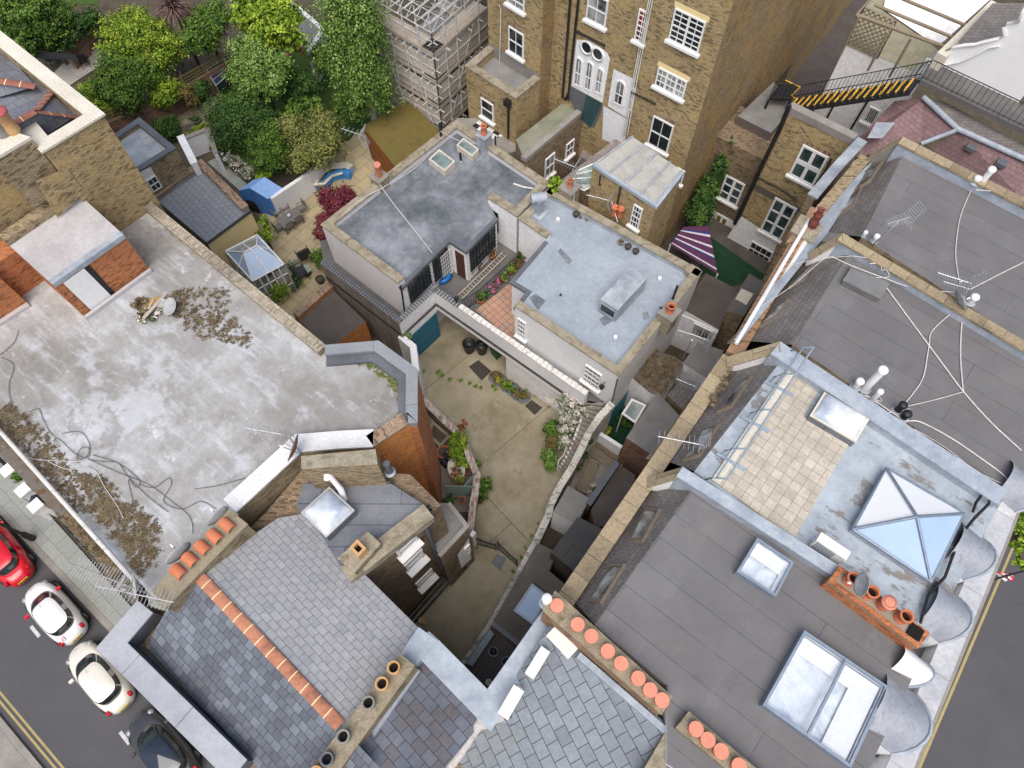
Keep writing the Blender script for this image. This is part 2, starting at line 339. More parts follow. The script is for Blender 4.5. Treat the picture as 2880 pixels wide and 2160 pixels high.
M['mansard'] = m_tiles('mansard_tiles', .30, .22, (.22, .20, .19), (.17, .155, .15), (.075, .07, .065), .010, cols=[(.75,)*3, (1.15,)*3], grime=((.14, .13, .06), .9, .6, .75, .4))
M['purple'] = m_tiles('purple_tiles', .30, .22, (.25, .155, .16), (.20, .125, .13), (.10, .07, .07), .010, cols=[(.8,)*3, (1.15,)*3], scale=.8)
M['yard'] = m_roof('stained_concrete_yard', [(.19, .165, .105), (.27, .235, .16), (.32, .285, .205), (.38, .34, .265)], .35, seams=(5.5, 7, .35, .03), seamc=(.12, .11, .06), fine=14, patches=[((.13, .13, .06), .8, .62, .69, .5), ((.16, .14, .09), .28, .52, .66, .55), ((.20, .175, .11), .6, .56, .60, .5), ((.43, .39, .31), 1.2, .6, .66, .4), ((.12, .105, .07), 3, .64, .70, .5)], lo=.32, hi=.68, bump=.4)
M['moss'] = m_roof('moss_roof', [(.10, .085, .025), (.155, .115, .035), (.12, .12, .03)], 1.5, fine=14, bump=.8)
M['grass'] = m_plain('lawn', [(.045, .085, .015), (.075, .125, .025)], 2, 30, .95, .8)

def mesh1(name, f, mat, parent=None, **k):
    m = MB(); f(m); return m.build(name, M[mat] if isinstance(mat, str) else mat, parent, **k)
def sheet(name, pts, z, mat, ang=None, kind='structure', label=None, cat=None, parent=None):
    P = [V3(q, z) for q in ccw([at(p, z) if not isinstance(p, Vector) else p for p in pts])]
    m = MB(); m.face(P); return m.build(name, M[mat], parent, angof(P[0], P[1]) if ang is None else ang, label=label, cat=cat, kind=kind)

# world directions of the block
dA = (at(T(11, 1795, 775), 6.5)-at(T(11, 1125, 325), 6.5)).normalized()     # down-right in the photo
ANG = math.atan2(dA.y, dA.x)

# --- ground and streets
mesh1('ground', lambda m: m.face([(-400, -400, -.03), (400, -400, -.03), (400, 400, -.03), (-400, 400, -.03)]), 'earth', kind='structure')
k1, k2 = at(T(2, 0, 13) if False else T(2, 240, 270), 0), at(T(2, 735, 800), 0)
s1, s2 = at(T(2, 0, 1310), 0), at(T(2, 290, 1659), 0)
KD = (k2-k1).normalized(); KN = Vector((-KD.y, KD.x, 0))
if KN.dot(s1-k1) > 0: KN = -KN           # KN points into the block
wid = abs((s1-k1).dot(KN)); c0 = k1
def street(u, v, z=0): q = c0+KD*u+KN*v; return Vector((q.x, q.y, z))
SA = math.atan2(KD.y, KD.x)
mesh1('road', lambda m: m.face(ccw([street(-60, 0, 0), street(60, 0, 0), street(60, -wid, 0), street(-60, -wid, 0)])), 'asphalt', kind='structure', ang=SA)
def slab(m, u0, u1, v0, v1, z0, z1): m.prism([street(u0, v0), street(u1, v0), street(u1, v1), street(u0, v1)], z0, z1)
mesh1('pavement', lambda m: slab(m, -60, 60, .31, 3.4, -.02, .13), 'pave', kind='structure', ang=SA)
mesh1('pavement_far_side', lambda m: slab(m, -60, 60, -wid-4, -wid-.31, -.02, .13), 'cement', kind='structure', ang=SA)
mesh1('kerb', lambda m: (slab(m, -60, 60, .0, .30, -.02, .134), slab(m, -60, 60, -wid-.30, -wid, -.02, .134)), 'cement', kind='structure', ang=SA)
y1, y2 = at(T(2, 0, 1205), 0), at(T(2, 375, 1659), 0); yv = ((y1-c0).dot(KN)+(y2-c0).dot(KN))/2
mesh1('double_yellow_line', lambda m: [m.face(ccw([street(-60, yv+q, .004), street(60, yv+q, .004), street(60, yv+q+.1, .004), street(-60, yv+q+.1, .004)])) for q in (-.13, .09)], 'yline', kind='structure')
def dash(a, b, w=.12):
    a, b = at(a, .004), at(b, .004); d = (b-a).normalized(); n = Vector((-d.y, d.x, 0))*w/2
    return lambda m: m.face(ccw([a+n, b+n, b-n, a-n]))
mesh1('parking_bay_mark', dash(T(2, 200, 740), T(2, 255, 808), .16), 'wline', kind='structure')
mesh1('parking_bay_mark', dash(T(2, 778, 1425), T(2, 838, 1503), .16), 'wline', kind='structure')
# right-hand street
r1, r2 = at(T(22, 2190, 110), 0), at(T(22, 1540, 1640), 0); RD = (r2-r1).normalized(); RN = Vector((-RD.y, RD.x, 0))
if RN.x < 0: RN = -RN
def rst(u, v, z=0): q = r1+RD*u+RN*v; return Vector((q.x, q.y, z))
RA = math.atan2(RD.y, RD.x)
mesh1('road_right', lambda m: m.face(ccw([rst(-60, -.55), rst(50, -.55), rst(50, 9), rst(-60, 9)])), 'asphalt', kind='structure', ang=RA)
mesh1('yellow_line', lambda m: m.face(ccw([rst(-60, -.05, .004), rst(50, -.05, .004), rst(50, .07, .004), rst(-60, .07, .004)])), 'yline', kind='structure')
def slabr(m, u0, u1, v0, v1, z0, z1): m.prism([rst(u0, v0), rst(u1, v0), rst(u1, v1), rst(u0, v1)], z0, z1)
mesh1('pavement_right', lambda m: (slabr(m, -60, 50, -6, -.87, -.02, .12), slabr(m, -60, 50, 9, 14, -.02, .12)), 'pave', kind='structure', ang=RA)
mesh1('kerb_right', lambda m: slabr(m, -60, 50, -.86, -.56, -.02, .125), 'cement', kind='structure', ang=RA)
# yard
sheet('courtyard', [T(11, 360, 700), T(11, 560, 330), T(11, 900, 280), T(11, 1500, 700), T(11, 1750, 960), T(11, 1620, 1130), T(11, 1400, 1500), T(12, 1340, 0), T(12, 960, 740), T(12, 770, 985), T(12, 1000, 1350), T(12, 400, 1000), T(12, 300, 700), T(12, 620, 400), T(12, 850, 160), T(11, 890, 1500), T(11, 800, 1180), T(11, 530, 900)], .01, 'yard')

# --- B1: the big silver-painted roof
Zp, Zr = 11.2, 10.9
b1 = [T(0, 955, 1300), T(1, 2110, 590), T(11, 240, 562), T(11, 488, 742), T(11, 488, 1080), T(11, 435, 1085), T(11, 208, 1235), T(11, -5, 1245),
      T(1, 1955, 1265), T(1, 1530, 1659), T(2, 1110, 420), T(2, 985, 560), T(2, 875, 440), T(1, 0, 1130), T(1, -900, 200), T(0, -500, 1300)]
P = W(b1, Zp); c = centre(P)
B1 = thing('rendered_flat_roof_building', 'wide building with a silver painted flat roof, blotchy white and grey, left of the yard', 'building', (c.x, c.y, 0))
zr = Zr
m = MB()
for i in range(len(P)):
    j = (i+1) % len(P); a, b = P[i], P[j]
    mm = 1 if i in (5, 6) else (0 if i in (2, 3, 4) else 2)
    q = [V3(a, 0), V3(b, 0), V3(b, zr), V3(a, zr)]; m.face(q[::-1], mm)
m.build('wall', [M['orange'], M['yorange'], M['tan']], B1)
MB().face([V3(p, zr) for p in ccw(P)]).build('roof', M['r_big'], B1, ANG)
for path, cm, pw, cw in (([0, 1], 'copingmottle', 'tan', .36), ([1, 2, 3, 4, 5], 'leadsm', 'leadsm', .36), ([5, 6], 'copingor', 'yorange', .45), ([6, 7, 8, 9], 'whitecap', 'tan', .62)):
    if cm == 'copingmottle' and cm not in MATS:
        M[cm] = m_brick('mottled_brick_coping', (.42, .37, .29), (.32, .265, .195), (.28, .245, .19), .7, .10, .24, grime=.9); MATS[cm] = 1
        M['leadsm'] = m_roof('smooth_grey_capping', [(.22, .235, .255), (.27, .285, .305)], .8, seams=(3, 3, .2, .01), fine=15)
        M['whitecap'] = m_plain('white_painted_capping', [(.66, .66, .65), (.80, .80, .81)], 1.2, 10, .9, .2, grime=((.50, .30, .16), 1.4, .66, .76, .6))
    pts = [P[i] for i in path]
    mesh1('parapet', lambda m: strip(m, pts, -cw, zr+.002, Zp), pw, B1)
    mesh1('coping', lambda m: strip(m, pts, -(cw+.05), Zp+.001, Zp+.1, out=.05), cm, B1, ang=angof(pts[0], pts[1]))
# second step of the grey capping inside
pts = [lerp(P[1], P[2], .0), P[2], P[3], P[4]]
mesh1('gutter_step', lambda m: strip(m, pts, -.75, zr+.003, zr+.16), 'leaddk', B1)
def plane_at(p, A, B, C):
    n = (B-A).cross(C-A); d = ray(p); o = Vector((0, 0, H)); k = n.dot(A-o)/n.dot(d); return o+d*k
def low(root, pts, z, w, h, mat, cmat, name='parapet'):
    pass
# --- B2 brick house top left
b2 = [T(0, 668, 748), T(0, 280, 985), T(0, 200, 888), T(0, -700, 1440), T(0, -900, -500)]
B2, P2 = bldg('brick_house', 'tall yellow brick house with hipped slate roof, terracotta ridges and pale stone coping, top left', 'house', b2, 16.0, 0, 'yellow', 'slatel', zr=15.2, par=[[4, 0, 1, 2, 3]], cop='copinglt', cw=.42, out=.08)
ridge_m = M['terra_ridge'] = m_plain('terracotta_ridge', [(.24, .10, .075), (.36, .15, .11)], 2, 12, .9, .3)
def ridge(root, a, b, r=.17, mat='terra_ridge'):
    d = (b-a); L = d.length; m = MB(); u = d.normalized(); s = u.cross(Vector((0, 0, 1))).normalized(); w = s.cross(u)
    n = max(1, round(L/.55)); rows = []
    sec = lambda t, k: [a+d*t+s*(r*k*math.cos(x))+w*(r*k*math.sin(x)*.32) for x in [math.pi*j/6 for j in range(7)]]
    for i in range(n):
        m.grid([sec(i/n, 1), sec((i+1)/n, 1)], flip=True); e = .018/L
        if i: m.grid([sec(i/n-e, 1.03), sec(i/n+e, 1.03)], 1, flip=True)
    return m.build('ridge', [M[mat], M['cream']], root)
M['cream'] = m_plain('cream_render', [(.80, .64, .34), (.84, .68, .38)], .5, 10, .9, .1, finek=.08)
J = at(T(0, 228, 722), 16.5); j1, j2, j3 = at(T(0, 330, 600), 15.4), at(T(0, 485, 757), 15.4), at(T(0, -40, 870), 16.5)
v1 = at(T(0, 60, 380), 15.3); v2 = at(T(0, 230, 925), 15.3); v3 = at(T(0, -60, 760), 15.3)
mesh1('roof_slope', lambda m: (m.face([J, j2, j1]), m.face([J, j1, v3, j3][:3]), m.face([J, v3, j3]), m.face([J, j3, v2]), m.face([J, v2, j2])), 'slatel', B2)
for a, b in ((J, j1), (J, j2), (J, j3), (at(T(0, -60, 515), 15.9), at(T(0, 232, 560), 15.6))): ridge(B2, a, b)
e1 = at(T(0, -60, 515), 15.85); e2 = at(T(0, 232, 560), 15.55)
mesh1('roof_slope', lambda m: (m.face([e1, e2, at(T(0, 75, 380), 15.25), at(T(0, -80, 250), 15.25)]), m.face([e1, at(T(0, -80, 650), 15.25), e2])), 'slatel', B2)
# blocked arch on its wall
a0, a1 = V3(P2[0], 0), V3(P2[1], 0)
q = [onwall(T(0, x, y), a0, a1) for x, y in ((430, 1085), (545, 1240), (370, 1410), (225, 1170))]
nrm = Vector((-(a1-a0).y, (a1-a0).x, 0)).normalized(); nrm = nrm if nrm.dot(-q[0]) > 0 else -nrm
q = [p+nrm*.03 for p in q]
mesh1('blocked_arch', lambda m: m.face(q), 'yellow', B2)
# --- B3 lead roofed outhouse
B3, P3 = bldg('lead_roof_outhouse', 'small brick outhouse with grey lead roof beside the tall yellow brick house', 'outhouse', [T(0, 905, 770), T(0, 1140, 965), T(0, 905, 1112), T(0, 730, 890)], 5.6, 0, 'tan', 'lead', zr=5.35, par=[[3, 0, 1, 2]], cop='leaddk', cw=.3)
# --- B4 slate lean-to
B4, P4 = bldg('slate_roof_extension', 'single storey extension with neat grey slate roof, brick parapet and cream wall', 'extension', [T(0, 1305, 1040), T(0, 1608, 1338), T(0, 1325, 1548), T(0, 985, 1262)], 3.6, 0, 'cement', 'slatetl', zr=3.3, par=[[3, 0, 1]], cop='copingor', cw=.38)
M['cream'] = m_plain('cream_render', [(.80, .64, .34), (.84, .68, .38)], .5, 10, .9, .1, finek=.08)
a, b = V3(P4[1], 0), V3(P4[2], 0)
nn = Vector((-(b-a).y, (b-a).x, 0)).normalized(); nn = nn if nn.dot(-a) > 0 else -nn
mesh1('cream_wall', lambda m: m.face([a+nn*.02, b+nn*.02, b+nn*.02+Vector((0, 0, 3.1)), a+nn*.02+Vector((0, 0, 3.1))]), 'cream', B4)
mesh1('gutter', lambda m: m.tube([V3(a, 3.25)+nn*.08, V3(b, 3.25)+nn*.08], .07), 'black', B4)
# --- brick boxes on the big roof
BX, PX = bldg('rooftop_stair_housing', 'orange brick stair housing with pale flat roof and white shutter, on the silver roof', 'stair housing',
    [T(1, 337, 182), T(0, 797, 1518), T(0, 485, 1235), T(0, 18, 1553)], 13.2, 10.9, 'orange', 'r_box', par=None)
mesh1('roof_edge', lambda m: strip(m, [V3(PX[0], 0), V3(PX[1], 0)], .22, 13.0, 13.24, out=.06), 'lead', BX)
mesh1('roof_kerb', lambda m: strip(m, [V3(PX[2], 0), V3(PX[3], 0)], .5, 13.01, 13.5, out=.02), 'tan', BX)
a0, a1 = V3(PX[0], 0), V3(PX[1], 0); n0 = Vector((-(a1-a0).y, (a1-a0).x, 0)).normalized(); n0 = n0 if n0.dot(-a0) > 0 else -n0
def onbx(x, y, t=1, off=.04): return onwall(T(t, x, y), a0, a1)+n0*off
mesh1('door_recess', lambda m: m.face([onbx(*c, off=.03) for c in ((395, 165), (565, 42), (765, 262), (600, 368))]), 'black', BX)
sh = mesh1('shutter', lambda m: m.face([onbx(*c, off=.09) for c in ((400, 168), (535, 72), (728, 265), (598, 360))]), 'shutterm' if 'shutterm' in M else 'white', BX)
ka, kb = V3(PX[0], 10.9), V3(PX[1], 10.9)
mesh1('skirt', lambda m: strip(m, [ka+n0*.16, kb+n0*.16], .16 if False else -.14, 10.905, 11.08), 'r_box', BX)
# second box: wall rising out of frame
c2 = [T(1, 185, 312), T(1, 290, 155)]
g0 = at(T(1, 186, 312), 10.9); g1 = at(T(1, -260, 600), 10.9); g2 = at(T(1, 290, 156), 10.9); g3 = at(T(1, 150, 255), 10.9)
back = (g2-g3).normalized()
mesh_pts = [g1, g0, g0+n0*-2.2, g1+n0*-2.2]
root2 = thing('rooftop_brick_box', 'orange brick rooftop box at the left edge of the photo, left of the stair housing', 'stair housing', (g0.x, g0.y, 10.9))
mesh1('wall', lambda m: m.prism(mesh_pts, 10.9, 13.0, top=False), 'orange', root2)
mesh1('roof', lambda m: m.face([V3(p, 13.0) for p in ccw(mesh_pts)]), 'r_box', root2)
mesh1('skirt', lambda m: m.prism([g1+n0*.2, g0+n0*.2, g0, g1], 10.905, 11.05), 'r_box', root2)
q0, q1 = g2, g3+(g3-g2)*2.0
mp = [q0, q1, q1-n0*1.5, q0-n0*1.5]
root3 = thing('rooftop_brick_upstand', 'set back orange brick wall between the two rooftop boxes', 'wall', (q0.x, q0.y, 10.9))
mesh1('wall', lambda m: m.prism(mp, 10.9, 12.9), 'orange', root3)

# --- B6 rooms round the roof terrace, blue grey asphalt roof
b6 = [T(0, 2085, 1462), T(10, 745, 785), T(10, 1350, 1190), T(10, 1138, 1405), T(10, 950, 1285), T(10, 1005, 1385), T(10, 805, 1592), T(10, 695, 1522), T(11, 372, 180)]
B6, P6 = bldg('terrace_rooms', 'white walled rooms around the terrace under an L shaped blue grey flat roof', 'building', b6, 6.5, 0, 'pebble', 'r_dark', zr=6.15, par=[[8, 0, 1, 2, 3, 4]], cop='coping', cw=.4)
# the smooth white wall faces on the terrace side
def facewall(root, pa, pb, z0, z1, mat, off=.015, name='wall_face'):
    a, b = V3(pa, z0), V3(pb, z0); n = Vector((-(b-a).y, (b-a).x, 0)).normalized(); n = n if n.dot(-(a+b)) > 0 else -n
    return mesh1(name, lambda m: m.face([a+n*off, b+n*off, V3(b, z1)+n*off, V3(a, z1)+n*off]), mat, root), n
for i, j in ((5, 6), (6, 7), (7, 8)): facewall(B6, P6[i], P6[j], 3.4, 6.1, 'whitewall')
facewall(B6, P6[3], P6[4], 3.4, 6.49, 'whitewall')
# fascia along the open eaves
mesh1('fascia', lambda m: strip(m, [P6[5], P6[6], P6[7], P6[8]], -.1, 5.98, 6.2, out=.14), 'leaddk', B6)
# --- terrace deck and bridge
PT = [at(T(11, -137, 45), 4.5), at(T(11, 374, 436), 4.5), at(T(11, 600, 228), 4.5), at(T(11, 1580, 905), 4.5)]
DK = thing('roof_terrace', 'raised roof terrace with dark floor bridging over the yard behind a white painted brick parapet', 'terrace', (PT[2].x, PT[2].y, 0))
dpoly = [PT[0], PT[1], PT[2], PT[3], at(T(11, 1700, 938), 3.4), at(T(11, 1780, 900), 3.4), at(T(11, 1500, 300), 3.4), at(T(10, 1250, 1500), 3.4), at(T(10, 600, 1350), 3.4), at(T(0, 2075, 1560), 3.4)]
mesh1('deck_slab', lambda m: m.prism(dpoly, 3.05, 3.38, bottom=True), 'r_deck', DK)
mesh1('bridge_parapet', lambda m: strip(m, [PT[2], PT[3]], .28, 2.75, 4.5), 'whitebrick', DK)
M['whitecop'] = m_plain('worn_white_coping', [(.62, .60, .55), (.78, .77, .74)], 2.5, 14, .9, .4, grime=((.25, .22, .17), 3, .55, .66, .8))
def lumps(m, a, b, w, z, h, step=.3, jit=.05):
    d = (b-a); L = d.length; u = d/L; n = Vector((-u.y, u.x, 0)); k = int(L/step); an = math.atan2(u.y, u.x)
    for i in range(k):
        q = a+u*((i+.5)*L/k)+n*(w/2-.02); m.box((q.x, q.y, z+h/2), (L/k*(.9+random.uniform(-jit, jit)), w*(1+random.uniform(-.1, .1)), h*random.uniform(.85, 1.2)), an+random.uniform(-.05, .05))
st = lerp(PT[2], PT[3], .17)
mesh1('coping', lambda m: lumps(m, st, PT[3], .31, 4.5, .07), 'whitecop', DK)
mesh1('left_parapet', lambda m: (strip(m, [PT[1], PT[2]], .26, 2.55, 4.5)), 'whitewall', DK)
def tiles(m, a, b, w, z):
    d = (b-a); L = d.length; u = d/L; k = int(L/.17)
    n = Vector((-u.y, u.x, 0))
    for i in range(k):
        q = a+u*((i+.5)*L/k)+n*w/2; m.tube([q+Vector((0, 0, z))-n*(w/2+.03), q+Vector((0, 0, z+.05)), q+Vector((0, 0, z))+n*(w/2+.03)], .075, 6)
mesh1('tile_coping', lambda m: (tiles(m, V3(PT[0], 0), V3(PT[1], 0), .26, 4.5), tiles(m, V3(PT[1], 0), V3(PT[2], 0), .26, 4.5), tiles(m, V3(PT[2], 0), V3(st, 0), .28, 4.5)), 'leaddk', DK)
mesh1('outer_wall', lambda m: strip(m, [PT[0], PT[1]], .26, 0, 4.5), 'streaky', DK)
# blue garage door under the left parapet, timber boarded
M['blue'] = m_brick('blue_boarded_door', (.035, .17, .25), (.045, .20, .29), (.012, .05, .08), .8, 3, .22, grime=.3); 
da, db = V3(PT[1], 0), V3(PT[2], 0)
gd = thing('garage_door', 'wide blue boarded garage door under the white parapet at the end of the yard', 'door', (da.x, da.y, 0))
def boards(m, a, b, n, z0, z1, th=.05, gap=.012):
    d = (b-a)/n; an = math.atan2(d.y, d.x)
    for i in range(n):
        q = a+d*(i+.5); m.box((q.x, q.y, (z0+z1)/2), (d.length-gap, th, z1-z0), an)
mesh1('board_panel', lambda m: boards(m, lerp(da, db, .1), lerp(da, db, .97), 16, 0.03, 2.5), 'blue', gd)
mesh1('pier', lambda m: m.box(((lerp(da, db, .05)).x, lerp(da, db, .05).y, 1.27), ((db-da).length*.1, .3, 2.54), math.atan2((db-da).y, (db-da).x)), 'whitewall', gd)
# ground floor wall under the right part of the bridge
ga = lerp(PT[2], PT[3], .47); nb = Vector((-(PT[3]-PT[2]).y, (PT[3]-PT[2]).x, 0)).normalized(); nb = nb if nb.y > 0 else -nb
mesh1('ground_floor_wall', lambda m: m.prism([V3(ga, 0)+nb*.3, V3(PT[3], 0)+nb*.3, V3(PT[3], 0)+nb*.6, V3(ga, 0)+nb*.6], 0, 3.04), 'whitewall', DK)
mesh1('ground_floor_wall', lambda m: m.prism([V3(ga, 0)+nb*.6, V3(ga, 0)+nb*.9, V3(ga, 0)+nb*7-(PT[3]-PT[2]).normalized()*.0, V3(ga, 0)+nb*7+(PT[3]-PT[2]).normalized()*.3, V3(ga, 0)+nb*.6+(PT[3]-PT[2]).normalized()*.3], 0, 3.03), 'whitewall', DK)
# terracotta floor on the terrace
tq = [at(T(11, x, y), 3.4) for x, y in ((870, 350), (1150, 130), (1230, 300), (1130, 560), (1020, 475))]
mesh1('tiled_floor', lambda m: m.face([V3(p, 3.39) for p in ccw(tq)]), 'quarry', DK, ang=angof(tq[0], tq[1]))
# --- B7 low brown roof
B7, P7 = bldg('brown_roof_outbuilding', 'low red brick outbuilding with plain brown felt roof against the stained terrace wall', 'outbuilding', [T(1, 2125, 178), T(1, 1903, 378), T(1, 2130, 588), T(11, 150, 405)], 3.3, 0, 'yorange', 'r_brown', zr=3.05, par=[[0, 1]], cop='copingor', cw=.35)
# --- B8 white house with pale blue roof
b8 = [T(11, 1125, 325), T(11, 1797, 778), F(1515, 588), T(10, 1352, 1222), T(10, 1152, 1420), T(10, 1330, 1545), T(11, 1105, 150), T(11, 1213, 215)]
B8, P8 = bldg('white_brick_house', 'white painted brick house with pale blue flat roof and mossy coping, centre of the photo', 'house', b8, 6.6, 0, 'whitebrick', 'r_blue', zr=6.3, par=[[0, 1, 2], [3, 4, 5]], cop='coping', cw=.34)
mesh1('parapet', lambda m: strip(m, [P8[2], P8[3]], .36, 6.302, 6.6), 'lead', B8)
mesh1('coping', lambda m: strip(m, [P8[2], P8[3]], .4, 6.601, 6.69, out=.04), 'coping', B8)
mesh1('coping', lambda m: m.box(V3(lerp(P8[2], lerp(P8[0], P8[3], .5), .05), 6.49), (.55, .55, .38), ANG), 'coping', B8)
for i, c in enumerate((((1215, 270), (1260, 245), (1325, 290), (1275, 350)), ((1670, 410), (1720, 380), (1760, 420), (1700, 455)), ((1950, 370), (1985, 360), (2000, 400), (1960, 420)), ((1400, -30), (1420, -50), (1500, 30), (1470, 55)))): mesh1('felt_patch', lambda m: m.face([at(T(11, *k), 6.306) for k in c][::-1]), 'r_dark', B8)
facewall(B8, P8[1], P8[2], 0, 6.59, 'render')
facewall(B8, P8[4], P8[5], 3.4, 6.29, 'whitewall')
mesh1('roof_lip', lambda m: strip(m, [P8[5], P8[6], P8[7], P8[0]], .12, 6.22, 6.36, out=.1), 'leaddk', B8)
# --- B10 slate house bottom left
Zf = 10.3
mass = [T(2, 905, 590), T(2, 645, 882), T(2, 1520, 1755), T(2, 1900, 1800), T(12, 420, 960), T(12, 500, 748), T(12, 145, 395), T(12, 505, 55), T(11, 640, 1600), T(11, 440, 1400), T(1, 1955, 1360), T(1, 1700, 1659), T(2, 1290, 385), T(2, 1080, 640)]
Pm = W(mass, Zf); c = centre(Pm)
BS = thing('slate_roof_house', 'house with grey slate roof split by a terracotta ridge, lead capped parapet, bottom left', 'house', (c.x, c.y, 0))
m = MB(); Pc = ccw(Pm); m.prism(Pc, 0, Zf-.25); m.build('wall', [M['brown']], BS)
R1, R2 = at(T(2, 1272, 398), 11.7), at(T(2, 2205, 1385), 11.7)
G1, G2 = at(T(2, 845, 880), 10.1), at(T(2, 1640, 1720), 10.1)
pA = lambda x, y, t=2: plane_at(T(t, x, y), R1, R2, G1)
mesh1('roof_slope', lambda m: m.face([R1, R2+(R2-R1)*.25, pA(1800, 1790), pA(945, 875), pA(1075, 640)]), 'slate', BS)
E1, E2 = at(T(12, 145, 397), 10.3), at(T(12, 500, 750), 10.3)
pB = lambda x, y, t=2: plane_at(T(t, x, y), E1, E2, R1)
RB2 = pB(2205, 1385)
mesh1('roof_slope', lambda m: m.face([pB(1272, 398), pB(1800, 40), pB(2025, 0), pB(2212, 200), E1, E2, pB(400, 910, 12), RB2+(RB2-pB(1272, 398))*.06]), 'slatelt', BS)
ridge(BS, pB(1272, 398)+Vector((0, 0, .0)), RB2+Vector((0, 0, .0)), .2, 'ridge2') if M.setdefault('ridge2', m_plain('orange_ridge_tiles', [(.22, .10, .07), (.46, .20, .12), (.52, .24, .15)], 1.6, 10, .9, .3)) else 0
# lead capped parapet on the street side and gutter
pp = [at(T(2, 905, 582), 11.0), at(T(2, 645, 882), 11.0), at(T(2, 1500, 1735), 11.0)]
mesh1('parapet', lambda m: strip(m, pp, .62, 9.9, 11.0), 'leaddk', BS)
M['leadcap'] = m_roof('grey_lead_capping', [(.29, .30, .34), (.36, .375, .41), (.43, .44, .475)], .6, seams=(2.6, 3, .1, .02), seamc=(.10, .11, .13), fine=10, rough=.6)
mesh1('lead_capping', lambda m: strip(m, pp, .68, 11.0, 11.08, out=.06), 'leadcap', BS, ang=angof(pp[1], pp[2]))
M['gutterm'] = m_plain('silted_gutter', [(.11, .09, .06), (.19, .165, .13), (.24, .21, .17)], 1.0, 12, .8, .3, grime=((.20, .10, .03), .6, .6, .75, .6))
gq = [at(T(2, x, y), 10.08) for x, y in ((770, 890), (905, 850), (960, 900), (1760, 1740), (1500, 1760))]
mesh1('gutter', lambda m: m.face([V3(p, 10.13) for p in ccw(gq)]), 'gutterm', BS)
# flat lead part with its kerb
fl = [F(640, 1095), F(655, 1045), F(822, 1030), F(918, 1092), F(738, 1228), F(690, 1150)]
Pf = W(fl, 10.45)
mesh1('flat_roof', lambda m: m.prism(Pf, 10.0, 10.45), 'r_flatlead', BS) if M.setdefault('r_flatlead', m_roof('grey_lead_flat', [(.115, .125, .145), (.16, .17, .195), (.20, .21, .235)], .6, seams=(3, .8, .3, .02), seamc=(.05, .055, .06), fine=8)) else 0
kb = [at(F(917, 1093), 10.75), at(F(738, 1230), 10.75)]
mesh1('eaves_kerb', lambda m: strip(m, kb, .55, 10.2, 10.75), 'coping', BS)
mesh1('kerb_coping', lambda m: strip(m, kb, .6, 10.751, 10.86, out=.05), 'coping', BS)
mesh1('eaves_gutter', lambda m: m.tube([V3(kb[0], 10.2)+(kb[0]-kb[1]).normalized()*.2-Vector((.0, 0, 0)), V3(kb[1], 10.2)], .12), 'black', BS)
# mossy brick stack at the back of the flat part
CS, _ = bldg('brick_chimney_breast', 'broad brick stack with mossy cement top between the silver roof and the grey lead flat', 'chimney', [F(650, 985), F(811, 970), F(816, 1003), F(651, 1013)], 12.6, 10.4, 'tan', 'coping')
# --- low wing by the gate
LW, PL = bldg('low_brick_wing', 'low brown brick wing with mossy grey flat roof beside the drive gate', 'wing', [T(12, 560, -60), T(11, 700, 1600), T(12, 822, 95), T(12, 640, 292), T(12, 520, 60)], 6.2, 0, 'brown', 'r_grey', par=None)
mesh1('roof_edge', lambda m: strip(m, [PL[1], PL[2], PL[3]], .2 if False else -.14, 6.1, 6.3, out=.05), 'cement', LW)

# --- bottom centre: slate roofs behind the pale lead V parapet
ms2 = [T(12, 420, 960), T(12, 500, 748), T(12, 620, 835), T(12, 945, 1165), T(12, 1315, 645), T(12, 1400, 700), T(12, 2140, 1330), T(12, 2300, 2000), T(12, -300, 2000)]
Pq = W(ms2, 10.6); c = centre(Pq)
BV = thing('valley_slate_house', 'slate roofed house behind a V shaped pale lead parapet, bottom centre', 'house', (c.x, c.y, 0))
mesh1('wall', lambda m: m.prism(Pq, 0, 9.9), 'brown', BV)
vp = [at(T(12, x, y), 10.8) for x, y in ((500, 748), (560, 785), (622, 838), (948, 1168), (1318, 640))]
mesh1('parapet', lambda m: strip(m, vp[1:], -.72, 9.4, 10.8), 'leadlt', BV)
mesh1('lead_capping', lambda m: strip(m, vp[1:], -.78, 10.8, 10.88, out=.06), 'leadlt', BV)
mesh1('corner_capping', lambda m: m.prism([at(T(12, x, y), 10.95) for x, y in ((385, 915), (500, 745), (625, 832), (550, 915), (480, 1000))], 9.6, 10.95), 'leadlt', BV)
# roof planes: hip ridge lowest at the top (V) and rising towards the viewer's bottom
L1, L2, L3 = at(T(12, 560, 920), 10.2), at(T(12, 930, 1320), 10.2), at(T(12, -100, 1900), 11.6)
pL = lambda x, y: plane_at(T(12, x, y), L1, L2, L3)
mesh1('roof_slope', lambda m: m.face([pL(470, 985), pL(560, 915), pL(945, 1320), pL(560, 1800), pL(-150, 1800)]), 'slateb', BV)
K1, K2, K3 = at(T(12, 960, 1330), 10.4), at(T(12, 1400, 690), 11.6), at(T(12, 2130, 1400), 12.1)
pK = lambda x, y: plane_at(T(12, x, y), K1, K2, K3)
mesh1('roof_slope', lambda m: m.face([pK(955, 1325), pK(1390, 680), pK(2130, 1400), pK(1900, 1850), pK(560, 1850)]), 'slatec', BV)
mesh1('green_slates', lambda m: m.face([pK(*q)+Vector((0, 0, .02)) for q in ((930, 1370), (1130, 1380), (1210, 1430), (1000, 1659), (740, 1659))]), 'slateg', BV)
M['mortar'] = m_plain('cracked_mortar_fillet', [(.42, .40, .38), (.56, .54, .53)], 2, 12, .9, .5, grime=((.20, .11, .04), 1.6, .5, .62, .9))
ra, rb = pK(925, 1330), pK(610, 1780)
